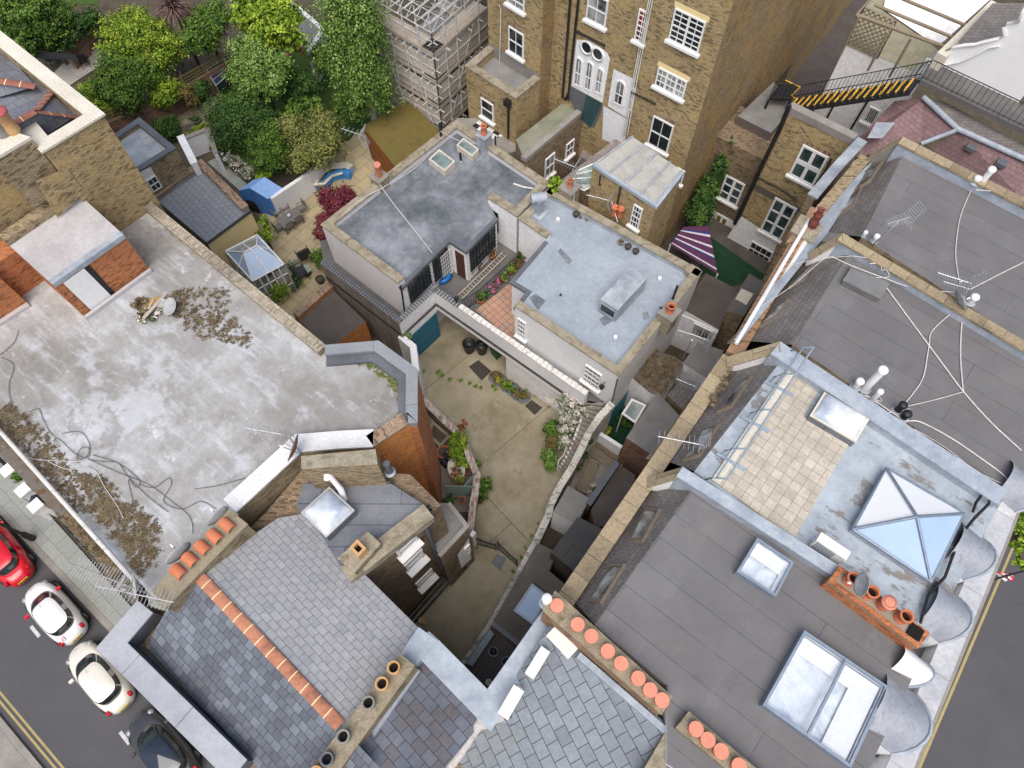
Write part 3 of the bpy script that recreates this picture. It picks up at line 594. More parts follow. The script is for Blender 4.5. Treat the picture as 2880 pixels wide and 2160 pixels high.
mesh1('ridge_fillet', lambda m: m.tube([ra+Vector((0, 0, .0)), lerp(ra, rb, .5), rb], [.16, .20, .22], 8), 'mortar', BV)
mesh1('corner_fillet', lambda m: m.box(at(T(12, 960, 1325), 10.4), (.8, .6, .5), .4), 'mortar', BV)
mesh1('party_strip', lambda m: strip(m, [at(T(12, 2120, 1390), 12.2), at(T(12, 1930, 1720), 12.2)], .5, 10, 12.2), 'coping', BV)
mesh1('roof_slope', lambda m: m.face([*[at(q_, 12) for q_ in (T(12, 2160, 1400), T(22, 200, 1659), T(22, 200, 1900), T(12, 1960, 1900))]][::-1]), 'slateb', BV)
mesh1('blue_flashing', lambda m: strip(m, [pK(1545, 915)+Vector((0, 0, .1)), pK(2110, 1400)+Vector((0, 0, .1))], -.2, 10.0, [11.9, 12.2]), 'leadlt', BV)
mesh1('blue_flashing', lambda m: strip(m, [at(T(12, 480, 1005), 10.6), at(T(12, 20, 1659), 11.2)], .2, 10.0, [10.6, 11.2]), 'leadlt', BV)

# --- right-hand terrace
ZR = 12.4
def slope(root, top, bot, zt, zb, mat, name='mansard_slope'):
    a, b = at(top[0], zt), at(top[1], zt); c, d = at(bot[1], zb), at(bot[0], zb)
    o = mesh1(name, lambda m: m.face([a, b, c, d]), mat, root); return a, b, c, d
r1 = [F(1502, 1048), F(1842, 1255), F(1990, 1425), F(1868, 1680), F(1760, 1850), F(1440, 1650), F(1442, 1480), F(1285, 1350)]
RT1, PR1 = bldg('felt_roof_house', 'terraced house with charcoal felt roof and two large flat rooflights, bottom right', 'house', r1, ZR, 0, 'render', 'r_felt', ang=ANG)
RT2, PR2 = bldg('blue_roof_house', 'terraced house with worn pale blue roof, stone slabs and glass pyramid', 'house', [F(1705, 757), F(2165, 1080), F(2003, 1385), F(1500, 1018)], ZR, 0, 'render', 'r_lead2', ang=ANG)
RT3, PR3 = bldg('cable_strewn_roof_house', 'terraced house with charcoal felt roof crossed by white cables', 'house', [F(1842, 535), F(2300, 800), F(2190, 1068), F(1712, 745)], ZR, 0, 'tan', 'r_felt', ang=ANG)
RT4, PR4 = bldg('end_felt_roof_house', 'furthest terraced house of the right row, plain grey felt roof with stone coping', 'house', [F(1957, 322), F(2320, 480), F(2320, 810), F(1862, 512)], ZR, 0, 'tan', 'r_felt', ang=ANG)
# parapets between the roofs
def par(root, a, b, w, z0, z1, mat, cmat, name='party_wall', ch=.1):
    q = [at(a, z1), at(b, z1)]
    mesh1(name, lambda m: strip(m, q, w, z0, z1), mat, root)
    mesh1('coping', lambda m: strip(m, q, w+(.04 if w > 0 else -.04), z1+.001, z1+ch, out=.04), cmat, root, ang=angof(q[0], q[1]))
M['cop2'] = m_brick('buff_coping_stones', (.36, .29, .19), (.30, .24, .16), (.12, .10, .07), .8, .8, 2, grime=.8, ms=.012)
par(RT4, F(1948, 300), F(2300, 478), -.42, 9.5, ZR+.45, 'leadlt', 'cop2')
par(RT3, F(1818, 508), F(2300, 795), -.38, 9.5, ZR+.35, 'leadlt', 'cop2')
par(RT2, F(1683, 742), F(2170, 1062), -.62, 9.5, ZR+.35, 'leadlt', 'leadlt')
par(RT1, F(1472, 1012), F(1850, 1252), -.34, 9.5, ZR+.4, 'leadlt', 'leadlt')
# mansard slopes on the left
S1 = slope(RT1, (F(1502, 1048), F(1285, 1350)), (F(1402, 1062), F(1232, 1290)), ZR, 10.7, 'mansard')
S2 = slope(RT2, (F(1705, 757), F(1500, 1018)), (F(1590, 780), F(1425, 990)), ZR, 10.7, 'mansard')
S3 = slope(RT3, (F(1842, 535), F(1712, 745)), (F(1770, 520), F(1600, 735)), ZR, 10.7, 'mansard')
S4 = slope(RT4, (F(1957, 322), F(1862, 512)), (F(1880, 350), F(1780, 500)), ZR, 10.8, 'mansard')
g_ = lambda *a: [at(F(*q), 10.65) for q in a]
for rt, qs in ((RT1, g_((1420, 1040), (1470, 1062), (1285, 1350), (1200, 1290))), (RT2, g_((1560, 780), (1600, 775), (1440, 1000), (1395, 990))), (RT3, g_((1740, 560), (1790, 530), (1610, 750), (1570, 740)))):
    mesh1('valley_gutter', lambda m: m.face([V3(p, 10.6) for p in ccw(qs)]), 'gutterm', rt)
mesh1('lead_slope', lambda m: m.face([at(F(1870, 360), 11.3), at(F(1885, 350), 11.35), at(F(1790, 500), 11.2), at(F(1600, 735), 11.6), at(F(1585, 735), 11.6), at(F(1745, 500), 11.2)]), 'leadlt', RT3)
# flank walls between mansards (pale render)
def flank(root, a, b, z0, z1, th, mat, cmat='cop2'):
    q = [at(a, z0 if False else z1[0]), at(b, z1[1])]
    mesh1('flank_wall', lambda m: strip(m, q, th, z0, list(z1)), mat, root)
    mesh1('flank_coping', lambda m: strip(m, q, th*1.2, [z+.001 for z in z1], [z+.09 for z in z1], out=.04), cmat, root)
flank(RT1, F(1398, 1035), F(1475, 1012), 11, (11.3, 12.8), -.3, 'render')
flank(RT2, F(1568, 775), F(1683, 742), 11, (11.3, 12.8), -.35, 'render')
flank(RT3, F(1745, 550), F(1818, 508), 11, (11.4, 12.8), -.3, 'render')
flank(RT4, F(1880, 335), F(1948, 300), 11, (11.4, 12.85), -.3, 'cement')
# rear parapets
q = [at(F(1563, 768), 11.2), at(F(1205, 1290), 11.2)]
RP = thing('stone_coped_parapet', 'long rear parapet wall topped with buff stone coping, running down to the eight pot chimney', 'wall', (q[1].x, q[1].y, 0))
mesh1('wall', lambda m: strip(m, q, .52, 0, 11.2), 'tan', RP); mesh1('coping', lambda m: strip(m, q, .58, 11.2, 11.32, out=.05), 'cop2', RP, ang=angof(*q))
q = [at(F(1752, 445), 11.4), at(F(1570, 757), 11.4)]
RQ = thing('brick_rear_parapet', 'orange brown brick parapet with white pipe along it, left of the felt roofs', 'wall', (q[1].x, q[1].y, 0))
M['obrick'] = m_brick('patched_orange_brick', (.40, .20, .11), (.31, .19, .10), (.25, .21, .16), .5, .235, .085, grime=.6)
mesh1('wall', lambda m: strip(m, q, .62, 0, 11.4), 'obrick', RQ)
mesh1('pipe', lambda m: m.tube([at(F(1748, 475), 11.55), at(F(1590, 742), 11.6)], .09), 'white', RQ)
mesh1('pipe', lambda m: m.tube([at(F(1765, 480), 11.35), at(F(1603, 745), 11.25)], .13), 'whitecop', RQ)
q = [at(F(1862, 330), 11.4), at(F(1700, 520), 11.4)]
mesh1('wall', lambda m: strip(m, q, .5, 0, 11.35), 'tan', RQ)
# front parapet on the street side
fp = [at(T(22, x, y), 11.6) for x, y in ((2420, -700), (2105, 130), (1475, 1680), (1330, 2000))]
FP = thing('street_front_parapet', 'pale lead topped parapet ledge along the street front, right', 'wall', (fp[1].x, fp[1].y, 0))
mesh1('wall', lambda m: strip(m, fp, -.62, 0, 11.6), 'render', FP)
mesh1('lead_top', lambda m: strip(m, fp, -.65, 11.6, 11.66, out=.03), 'leadcap2', FP, ang=angof(fp[1], fp[2])) if M.setdefault('leadcap2', m_roof('weathered_ledge', [(.33, .35, .38), (.44, .45, .48), (.53, .54, .56)], 1.0, seams=(1.6, 3, .1, .02), seamc=(.25, .25, .27), fine=8, patches=[((.42, .37, .33), 1.3, .58, .68, .6)])) else 0
mesh1('cornice', lambda m: strip(m, fp, .35, 10.9, 11.15), 'cement', FP)
fz = [V3(p, 0) for p in fp]
inn = Vector((-(fz[2]-fz[1]).y, (fz[2]-fz[1]).x, 0)).normalized(); inn = inn if inn.x < 0 else -inn
mesh1('front_gutter', lambda m: m.prism([fz[1]+inn*.62, fz[2]+inn*.62, fz[2]+inn*5, fz[1]+inn*5], 10.2, 10.8), 'leaddk', FP)
# ---------------------------------------------------------------- tall brick building with windows
def wplane(a, b):
    """upright wall frame: origin, unit along, outward normal (to the viewer)"""
    a = V3(a, 0); b = V3(b, 0); u = (b-a).normalized(); n = Vector((u.y, -u.x, 0)); n = n if n.dot(-a) > 0 else -n
    return a, u, n
def window(root, fr, px, cols=2, rows=2, sill=True, frame='white', glass='glass', fw=.07, bar=.035, split=None, arch=False, name='window', surround=None, off=.03):
    a, u, n = fr; q = [onwall(p, a, a+u) for p in px]
    U = [(p-a).dot(u) for p in q]; L = min((U[0]+U[3])/2, (U[1]+U[2])/2); Rr = max((U[0]+U[3])/2, (U[1]+U[2])/2); z1 = (q[0].z+q[1].z)/2; z0 = (q[2].z+q[3].z)/2
    an = math.atan2(u.y, u.x); Wd, Hh = Rr-L, z1-z0
    def P(s, z, d=0): return a+u*s+n*d+Vector((0, 0, z))
    def bx(m, s0, s1, za, zb, d0, d1, k=0):
        m.box(P((s0+s1)/2, (za+zb)/2, (d0+d1)/2), (s1-s0, d1-d0, zb-za), 0, k, ax=(u, n, Vector((0, 0, 1))))
    m = MB(); t = fw
    if arch:
        r = Wd/2; cz = z1-r; pts = [P(L, z0, off)]+[P(L+r-r*math.cos(x), cz+r*math.sin(x), off) for x in [math.pi*i/14 for i in range(15)]]+[P(Rr, z0, off)]
        inn = [P(L+t, z0+t, off)]+[P(L+r-(r-t)*math.cos(x), cz+(r-t)*math.sin(x), off) for x in [math.pi*i/14 for i in range(15)]]+[P(Rr-t, z0+t, off)]
        w = MB(); k = len(pts)
        for i in range(k):
            j = (i+1) % k; w.face([pts[i]+n*.05, pts[j]+n*.05, inn[j]+n*.05, inn[i]+n*.05]); w.face([inn[i]+n*.05, inn[j]+n*.05, inn[j], inn[i]]); w.face([pts[j]+n*.05, pts[i]+n*.05, pts[i]-n*.04, pts[j]-n*.04])
        for c in range(1, cols): bx(w, L+Wd*c/cols-bar/2, L+Wd*c/cols+bar/2, z0, z1-.04, off, off+.04)
        for rr in range(1, rows): bx(w, L+t, Rr-t, z0+(cz-z0+r*.2)*rr/rows-bar/2, z0+(cz-z0+r*.2)*rr/rows+bar/2, off, off+.045)
        wo = w.build(name, M[frame], root); g = MB(); g.face([p+n*.012 for p in inn]); g.build('pane', M[glass], wo)
    else:
        bx(m, L, L+t, z0, z1, off-.04, off+.05); bx(m, Rr-t, Rr, z0, z1, off-.04, off+.05); bx(m, L+t, Rr-t, z1-t, z1, off-.04, off+.05); bx(m, L+t, Rr-t, z0, z0+t, off-.04, off+.05)
        for c in range(1, cols):
            k = t*.8 if split and c in split else bar/2
            bx(m, L+Wd*c/cols-k, L+Wd*c/cols+k, z0+t, z1-t, off, off+.04)
        for rr in range(1, rows):
            k = bar/2 if not (rows == 2 or (rows % 2 == 0 and rr == rows//2)) else bar
            bx(m, L+t, Rr-t, z0+Hh*rr/rows-k, z0+Hh*rr/rows+k, off, off+.046)
        wo = m.build(name, M[frame], root)
        g = MB(); g.face([P(L+t, z0+t, off+.015), P(Rr-t, z0+t, off+.015), P(Rr-t, z1-t, off+.015), P(L+t, z1-t, off+.015)]); g.build('pane', M[glass], wo)
    if sill:
        s = MB(); bx(s, L-.12, Rr+.12, z0-.14, z0-.01, -.02, .2); s.build('sill', M['white'], wo)
    if surround:
        s = MB(); bx(s, L-.1, Rr+.1, z1+.01, z1+.26, -.02, .012); s.build('lintel', M[surround], wo)
    return wo
def pipe(root, fr, pts, r=.06, mat='black', off=.1, name='drainpipe'):
    a, u, n = fr; return mesh1(name, lambda m: m.tube([onwall(p, a, a+u)+n*off for p in pts], r), mat, root)
Cc = at(F(1424, 540), 0); Cb = at(T(20, 950, 0), 0)
dB = V3(Cb-Cc, 0).normalized(); perp = V3(dA, 0); perp = Vector((-perp.y, perp.x, 0)); perp = perp if perp.dot(dB) > 0 else -perp
dB = (dB+perp).normalized(); dA3 = V3(dA, 0).normalized()
D = V3(at(T(10, 1287, 515), 8.8), 0); E_ = V3(at(T(10, 956, 302), 8.8), 0)
# front plane through Cc along -dA; wing side leaves D along dB
def isect(p, d, q, e):
    k = ((q.x-p.x)*e.y-(q.y-p.y)*e.x)/(d.x*e.y-d.y*e.x); return p+d*k
G = isect(D, dB, Cc, dA3)
ZT = 24
TB = thing('tall_brick_building', 'tall yellow stock brick building with many white windows and black drainpipes, top centre', 'building', (Cc.x, Cc.y, 0))
fa = [Cc, Cc+dB*30, E_+dB*30, E_, D, G]
m = MB()
poly = ccw(fa)
for i in range(len(poly)):
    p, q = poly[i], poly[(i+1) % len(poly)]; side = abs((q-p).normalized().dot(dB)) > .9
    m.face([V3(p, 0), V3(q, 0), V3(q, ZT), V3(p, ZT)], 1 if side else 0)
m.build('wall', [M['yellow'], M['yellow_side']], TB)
mesh1('roof', lambda m: m.face([V3(p, ZT) for p in poly]), 'r_grey', TB)
FR = wplane(G, Cc); FW = wplane(E_, D)
T1 = lambda *c: [T(10, x, y) for x, y in c]
window(TB, FW, T1((1078, -70), (1190, -10), (1188, 82), (1076, 12)), glass='glasscur')
window(TB, FW, T1((1090, 165), (1188, 225), (1180, 382), (1086, 325)), surround='copingor')
window(TB, FR, T1((1605, -60), (1735, 0), (1712, 182), (1590, 115)), glass='glasscur')
M['glassred'] = m_glass('glass_over_red_curtain', (.02, .02, .02), curtain=(.30, .015, .02))
window(TB, FR, T1((1937, 50), (2000, 85), (1957, 282), (1900, 250)), 2, 6, glass='glassred')
window(TB, FR, [T(20, -40, 42), T(20, 158, 150), T(20, 95, 352), T(20, -90, 240)], 4, 6, split=[2], surround='cream')
window(TB, FR, [T(10, 2060, 430), T(20, 36, 527), T(20, 0, 645), T(10, 2034, 545)], 6, 3, split=[2, 4], glass='glasscur', surround='cream')
window(TB, FR, T1((2033, 740), (2155, 820), (2112, 1002), (1985, 915)), surround='copingor')
window(TB, FR, [T(20, -30, 1085), T(20, 22, 1110), T(20, -10, 1190), T(20, -60, 1165)], 2, 2)
# white rendered panels with round headed lights
def panel(root, fr, px, mat='whitewall', off=.02, name='rendered_panel', arc=None):
    a, u, n = fr; q = [onwall(p, a, a+u)+n*off for p in px]; return mesh1(name, lambda m: m.face(q), mat, root)
panel(TB, FR, T1((1526, 255), (1600, 262), (1680, 305), (1728, 345), (1742, 378), (1694, 665), (1492, 555)))
panel(TB, FR, T1((1766, 445), (1905, 515), (1862, 770), (1728, 685)))
for c in (((1528, 360), (1572, 385), (1548, 560), (1505, 540)), ((1595, 385), (1640, 410), (1616, 590), (1575, 568)), ((1660, 425), (1705, 450), (1686, 612), (1645, 590)), ((1786, 505), (1848, 535), (1822, 690), (1766, 658)), ((1880, 560), (1912, 575), (1885, 715), (1856, 700))):
    window(TB, FR, T1(*c), 2, 2, arch=True, sill=False, glass='glasscur', off=.035)
for (x, y) in ((1592, 305), (1665, 348)):
    a, u, n = FR; q = onwall(T(10, x, y), a, a+u)+n*.02
    w = mesh1('round_window', lambda m: m.lathe(q, [(.38, 0), (.40, .08), (.30, .08), (.29, .02)], 20, ax=n), 'white', TB)
    mesh1('pane', lambda m: m.lathe(q, [(.30, .03), (.001, .03)], 20, ax=n), 'glass', w)
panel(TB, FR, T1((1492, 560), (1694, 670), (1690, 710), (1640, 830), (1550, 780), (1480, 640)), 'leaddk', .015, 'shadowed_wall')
panel(TB, FR, T1((1700, 685), (1860, 775), (1830, 960), (1690, 900)), 'render', .012)
M['teal'] = m_flat('dark_teal_door', (.03, .075, .08), .4)
dd = mesh1('door', lambda m: m.face([onwall(p, FR[0], FR[0]+FR[1])+FR[2]*.05 for p in T1((1590, 610), (1690, 665), (1615, 830), (1560, 760))]), 'teal', TB)
pipe(TB, FR, T1((1492, -20), (1440, 625), (1460, 640), (1475, 600)), .07)
pipe(TB, FR, T1((1545, -20), (1512, 280), (1475, 640)), .07)
pipe(TB, FR, T1((1525, 195), (1715, 290)), .06); pipe(TB, FR, T1((1885, 590), (2045, 668)), .05)
for dx in (0, 14, 26): pipe(TB, FR, T1((2028-dx, -20), (1925-dx, 500), (1860-dx, 870)), .03, 'whitecop', name='waste_pipe')
pipe(TB, FW, T1((1030, 20), (1042, 60), (1034, 395)), .025, 'whitecop', name='waste_pipe')
# lower wing, its roof parapet and hopper pipe
Lw = [V3(at(T(10, 805, 432), 8.8), 8.8), V3(at(T(10, 1132, 642), 8.8), 8.8), V3(D, 8.8)+dA3*.0, V3(E_, 8.8)]
LWn, PLn = bldg('lower_brick_wing', 'lower brick wing with flat roof inside a brick parapet, projecting from the tall brick building', 'wing', Lw, 8.8, 0, 'yellow', 'r_grey', zr=8.35, par=[[3, 0, 1, 2]], cop='coping', cw=.38)
FL = wplane(PLn[0], PLn[1])
window(LWn, FL, T1((908, 628), (990, 680), (988, 790), (912, 748)), 1, 2, surround='copingor')
pipe(LWn, FL, T1((1090, 640), (1088, 890)), .07)
mesh1('hopper', lambda m: m.box(onwall(T(10, 1090, 655), FL[0], FL[0]+FL[1])+FL[2]*.18, (.35, .3, .35), ANG), 'black', LWn)
mesh1('render_band', lambda m: m.face([V3(p, z)+(E_-D).normalized()*0+FW[2]*.02 for p, z in ((E_, 8.4), (D, 8.4), (D, 9.1), (E_, 9.1))]), 'cement', TB)
# checker terrace
M['checker'] = m_tiles('checker_tiles', .42, .42, (.02, .02, .022), (.02, .02, .022), (.02, .02, .022), 0, offset=0)
t = NT('checker_tiles_pattern'); ck = t.n.new('ShaderNodeTexChecker'); t.link(t.co.outputs['UV'], ck.inputs[0]); ck.inputs['Scale'].default_value = 2.3; ck.inputs[1].default_value = (.7, .69, .67, 1); ck.inputs[2].default_value = (.025, .025, .03, 1); M['checker'] = t.out(ck.outputs[0], .5)
CT = thing('small_checker_terrace', 'small terrace paved in black and white checker tiles under the lower brick wing', 'terrace', tuple(at(T(10, 950, 850), 5.2)))
cq = [at(T(10, x, y), 5.6) for x, y in ((740, 760), (880, 760), (1130, 900), (1135, 975), (1000, 1010))]
mesh1('base', lambda m: m.prism([V3(p, 0) for p in cq], 0, 5.55), 'cement', CT)
mesh1('floor', lambda m: m.face([V3(at(T(10, x, y), 5.56)) for x, y in ((848, 815), (905, 768), (1058, 880), (968, 900))][::-1]), 'checker', CT, ang=ANG)
# link with mossy lead roof
M['r_link'] = m_roof('mossy_lead_roof', [(.15, .16, .12), (.22, .225, .17), (.27, .275, .22)], .7, fine=8, patches=[((.17, .16, .07), .6, .5, .65, .7)])
LK, PK = bldg('lead_roof_link', 'narrow brick link with sloping mossy lead roof beside the tall brick building', 'link building', T1((1130, 905), (1195, 1052), (1556, 748), (1440, 662)), 7.0, 0, 'brown', 'r_link')
mesh1('parapet', lambda m: strip(m, [PK[1], PK[2]], .5 if False else .35, 7.002, 7.25), 'cement', LK)
FK = wplane(PK[1], PK[2])
window(LK, FK, T1((1322, 1030), (1380, 985), (1372, 1110), (1312, 1160)), 2, 2, glass='glasscur')
window(LK, FK, T1((1456, 935), (1504, 900), (1498, 985), (1448, 1030)), 2, 2)
# mossy sloping flank wall of the steps
SW = thing('mossy_stair_wall', 'sloping mossy dark wall running down from the tall brick building', 'wall', tuple(at(T(10, 1600, 950), 0)))
s0, s1 = at(T(10, 1712, 690), 6.2), at(T(10, 1545, 1010), 4.2)
mesh1('wall', lambda m: strip(m, [s0, s1], .9, 0, [6.2, 4.2]), 'streaky', SW)
mesh1('wall', lambda m: strip(m, [at(T(10, 1800, 880), 6.6), at(T(10, 1420, 1170), 5.6)], .5, 0, [6.6, 5.6]), 'streaky', SW)
# glass lean-to roof and seamed lead roof shed behind the white house
SH, PS = bldg('seamed_lead_roof_shed', 'brick annexe with pale seamed lead roof behind the white brick house', 'annexe', T1((1632, 1062), (2042, 1332), (2214, 1110), (1882, 882)), 8.7, 0, 'yellow', 'r_seam', ang=ANG) if M.setdefault('r_seam', m_roof('pale_lead_roof', [(.30, .295, .27), (.40, .395, .365), (.47, .465, .44)], 1.2, fine=9, rough=.6, patches=[((.44, .49, .55), .9, .6, .68, .7), ((.21, .19, .15), 1.4, .6, .7, .6)])) else (0, 0)
for k in (.0, .25, .5, .75, 1):
    a, b = lerp(PS[0], PS[1], min(.985, max(.015, k))), lerp(PS[3], PS[2], min(.985, max(.015, k)))
    mesh1('roll_seam', lambda m: m.tube([V3(a, 8.73), V3(b, 8.73)], .06), 'lead', SH)
mesh1('roof_edge', lambda m: strip(m, [PS[0], PS[1], PS[2]], -.1 if False else .1, 8.55, 8.74, out=.1), 'leadlt', SH)
FS = wplane(PS[0], PS[1])
window(SH, FS, T1((1900, 1320), (1957, 1352), (1926, 1485), (1870, 1452)), 3, 4)
pipe(SH, FS, T1((1818, 1200), (1785, 1370)), .05); pipe(SH, FS, T1((1685, 1130), (1680, 1190), (1690, 1190)), .04)
GL = thing('glass_lean_to', 'small glass lean-to roof with white bars beside the seamed lead roof', 'lean-to', tuple(at(T(10, 1560, 1150), 0)))
gq = [at(T(10, x, y), z) for x, y, z in ((1632, 1062, 7.8), (1650, 1195, 6.9), (1575, 1235, 6.6), (1475, 1195, 6.6), (1545, 1100, 7.5))]
M['palegl'] = m_glass('pale_roof_glass', (.30, .38, .36), .15, curtain=(.42, .48, .45))
mesh1('glazing', lambda m: m.face(gq), 'palegl', GL)
mesh1('glazing_bar', lambda m: m.tube([gq[0], gq[1], gq[2], gq[3], gq[4], gq[0]], .05), 'white', GL)
for k in (.33, .66): mesh1('glazing_bar', lambda m: m.tube([lerp(gq[0], gq[1], k)+Vector((0, 0, .04)), lerp(gq[4], gq[3], k)+Vector((0, 0, .04))], .04), 'white', GL)
mesh1('wall', lambda m: m.prism([V3(p, 0) for p in gq], 0, [p.z-.05 for p in gq] if ccw(gq) == gq else [p.z-.05 for p in gq[::-1]], top=False), 'brown', GL)

# ---------------------------------------------------------------- right-hand rear group
RW_ = [T(20, 645, 655), T(20, 1145, 892), T(20, 1145, 892), T(20, 700, 690)]
pa, pb = V3(at(T(20, 690, 690), 10.5), 0), V3(at(T(20, 1115, 900), 10.5), 0)
ru = (pb-pa).normalized(); rn = Vector((ru.y, -ru.x, 0)); rn = rn if rn.dot(-pa) > 0 else -rn
RH = thing('brown_brick_rear_house', 'brown brick rear house with large white windows and thick black drainpipe, upper right', 'house', (pa.x, pa.y, 0))
mesh1('wall', lambda m: m.prism([pa, pb, pb-rn*.5, pa-rn*.5], 0, 10.1, top=False), 'yellow', RH)
mesh1('roof', lambda m: m.prism([pa, pb, pb-rn*4, pa-rn*4], 4.5, 5.0), 'r_grey', RH)
mesh1('parapet_coping', lambda m: strip(m, [pa, pb], .45, 10.1, 10.5, out=.05) if False else m.box((pa+pb)/2-rn*.2+Vector((0, 0, 10.3)), ((pb-pa).length, .45, .4), 0, ax=(ru, rn, Vector((0, 0, 1)))), 'cement', RH)
FH = (pa, ru, rn)
T2_ = lambda *c: [T(20, x, y) for x, y in c]
M['glassblue'] = m_glass('window_glass_bluish', (.015, .05, .055), curtain=(.09, .12, .12))
window(RH, FH, T2_((785, 935), (950, 1015), (850, 1200), (685, 1130)), 2, 2, split=[1], fw=.12, bar=.14, glass='glassblue', surround='copingor')
window(RH, FH, T2_((600, 1280), (745, 1345), (640, 1550), (500, 1490)), 2, 3, split=[1], fw=.12, bar=.12, glass='glassblue')
mesh1('white_ground_wall', lambda m: m.face([onwall(T(20, x, y), pa, pb)+rn*.03 for x, y in ((330, 1470), (385, 1400), (620, 1560), (560, 1720), (250, 1600))]), 'whitewall', RH)
window(RH, FH, T2_((455, 1560), (590, 1630), (560, 1700), (410, 1640)), 4, 2, sill=False, off=.06)
mesh1('drainpipe', lambda m: m.tube([onwall(T(20, x, y), pa, pb)+rn*.15 for x, y in ((702, 672), (640, 820), (510, 1090), (345, 1440))], .12), 'black', RH)
mesh1('drainpipe', lambda m: m.tube([onwall(T(20, x, y), pa, pb)+rn*.12 for x, y in ((500, 1145), (630, 1210), (750, 1290))], .05), 'black', RH)
mesh1('drainpipe', lambda m: m.tube([onwall(T(20, x, y), pa, pb)+rn*.2 for x, y in ((975, 1015), (930, 1100), (870, 1180))], .05), 'black', RH)
# left section set back, under the timber clad box
ql = pa-rn*.8; 
mesh1('side_wall', lambda m: m.prism([ql-ru*3.6, ql+ru*.0, ql-rn*3, ql-ru*3.6-rn*3], 0, 6.0), 'brown', RH)
FHL = (ql, ru, rn)
window(RH, FHL, T2_((285, 1130), (410, 1195), (345, 1345), (235, 1262)), 2, 3, split=[1], fw=.11, bar=.09, glass='glassblue')
window(RH, FHL, T2_((225, 1375), (300, 1420), (245, 1560), (175, 1510)), 2, 2, split=[1], fw=.1, bar=.09, glass='glassyel') if M.setdefault('glassyel', m_glass('amber_door_glass', (.02, .02, .02), curtain=(.35, .22, .03))) else 0
mesh1('white_ground_wall', lambda m: m.face([onwall(T(20, x, y), ql, ql+ru)+rn*.03 for x, y in ((150, 1330), (420, 1480), (330, 1700), (80, 1560))]), 'whitewall', RH)
# right wall of that recess: flank with sloping lead coping down to the brick parapet
mesh1('flank_wall', lambda m: strip(m, [at(T(20, 1140, 895), 10.6), at(T(20, 985, 1060), 10.6), at(T(20, 815, 1262), 10.6)], .35, 0, 10.55), 'tan', RH)
mesh1('flank_coping', lambda m: strip(m, [at(T(20, 1140, 895), 10.6), at(T(20, 985, 1060), 10.6), at(T(20, 815, 1262), 10.6)], .45, 10.56, 10.66, out=.05), 'lead', RH)
# timber clad box between
M['clad'] = m_tiles('grey_timber_cladding', 4, .16, (.20, .165, .155), (.155, .13, .125), (.06, .05, .05), .014, offset=.3)
TC, PC = bldg('timber_clad_box', 'grey timber clad box with flat roof between the tall brick building and the rear house', 'shed', T2_((590, 530), (358, 752), (572, 862), (720, 690)), 6.6, 2.5, 'clad', 'r_grey')
# black and yellow fire stairs
FSx = thing('fire_escape_stairs', 'black metal fire stairs with yellow edged steps and railings in front of white walls', 'stairs', tuple(at(T(20, 740, 655), 7.0)))
zt, zb_ = 11.6, 7.4
ta, tb = at(T(20, 1545, 515), zt), at(T(20, 740, 650), zb_); tw = at(T(20, 1565, 560), zt)-at(T(20, 1545, 515), zt)
sd = (tb-ta); side = V3(sd, 0).normalized(); side = Vector((-side.y, side.x, 0)); side = side if side.y < 0 else -side
NS = 17; wS = 1.15
M['ynose'] = m_flat('yellow_step_edge', (.62, .36, .04), .6)
for k in range(NS):
    q = ta+sd*((k+.5)/NS)+side*wS/2
    an = math.atan2(sd.y, sd.x)
    st_ = mesh1('step', lambda m: m.box(q, (.30, wS, .05), an), 'black', FSx)
    mesh1('nosing', lambda m: m.box(q+V3(sd, 0).normalized()*.16+Vector((0, 0, .012)), (.10, wS, .06), an), 'ynose', st_)
for s in (0, wS): mesh1('stringer', lambda m: m.prism([ta+side*(s-.03), tb+side*(s-.03), tb+side*(s+.03), ta+side*(s+.03)], 0, 1, top=False) if False else m.tube([ta+side*s-Vector((0, 0, .1)), tb+side*s-Vector((0, 0, .1))], .09, 4), 'black', FSx)
def railing(root, pts, h=1.05, step=.22, r=.015, mat='iron', name='railing', rr=.025):
    m = MB()
    for i in range(len(pts)-1):
        a, b = pts[i], pts[i+1]; k = max(1, int((b-a).length/step))
        m.tube([a+Vector((0, 0, h)), b+Vector((0, 0, h))], rr, 5); m.tube([a+Vector((0, 0, .1)), b+Vector((0, 0, .1))], rr*.8, 4)
        for j in range(k+1):
            q = lerp(a, b, j/k); m.tube([q, q+Vector((0, 0, h))], r, 4, cap=False)
    return m.build(name, M[mat], root)
railing(FSx, [ta, tb]); railing(FSx, [ta+side*wS, tb+side*wS])
# landing
lq = [at(T(20, x, y), 7.3) for x, y in ((700, 645), (560, 640), (660, 520), (760, 570))]
mesh1('landing', lambda m: m.prism(lq, 7.2, 7.3), 'black', FSx)
railing(FSx, [lq[1], lq[0]]); railing(FSx, [lq[1], lq[2]])
for p in (lq[1], lq[0]): mesh1('post', lambda m: m.tube([V3(p, 3), V3(p, 7.2)], .08, 4), 'black', FSx)
mesh1('yellow_edge', lambda m: m.tube([at(T(20, x, y), 7.33) for x, y in ((665, 520), (760, 565), (705, 620), (735, 645))], .05, 4), 'ynose', FSx)
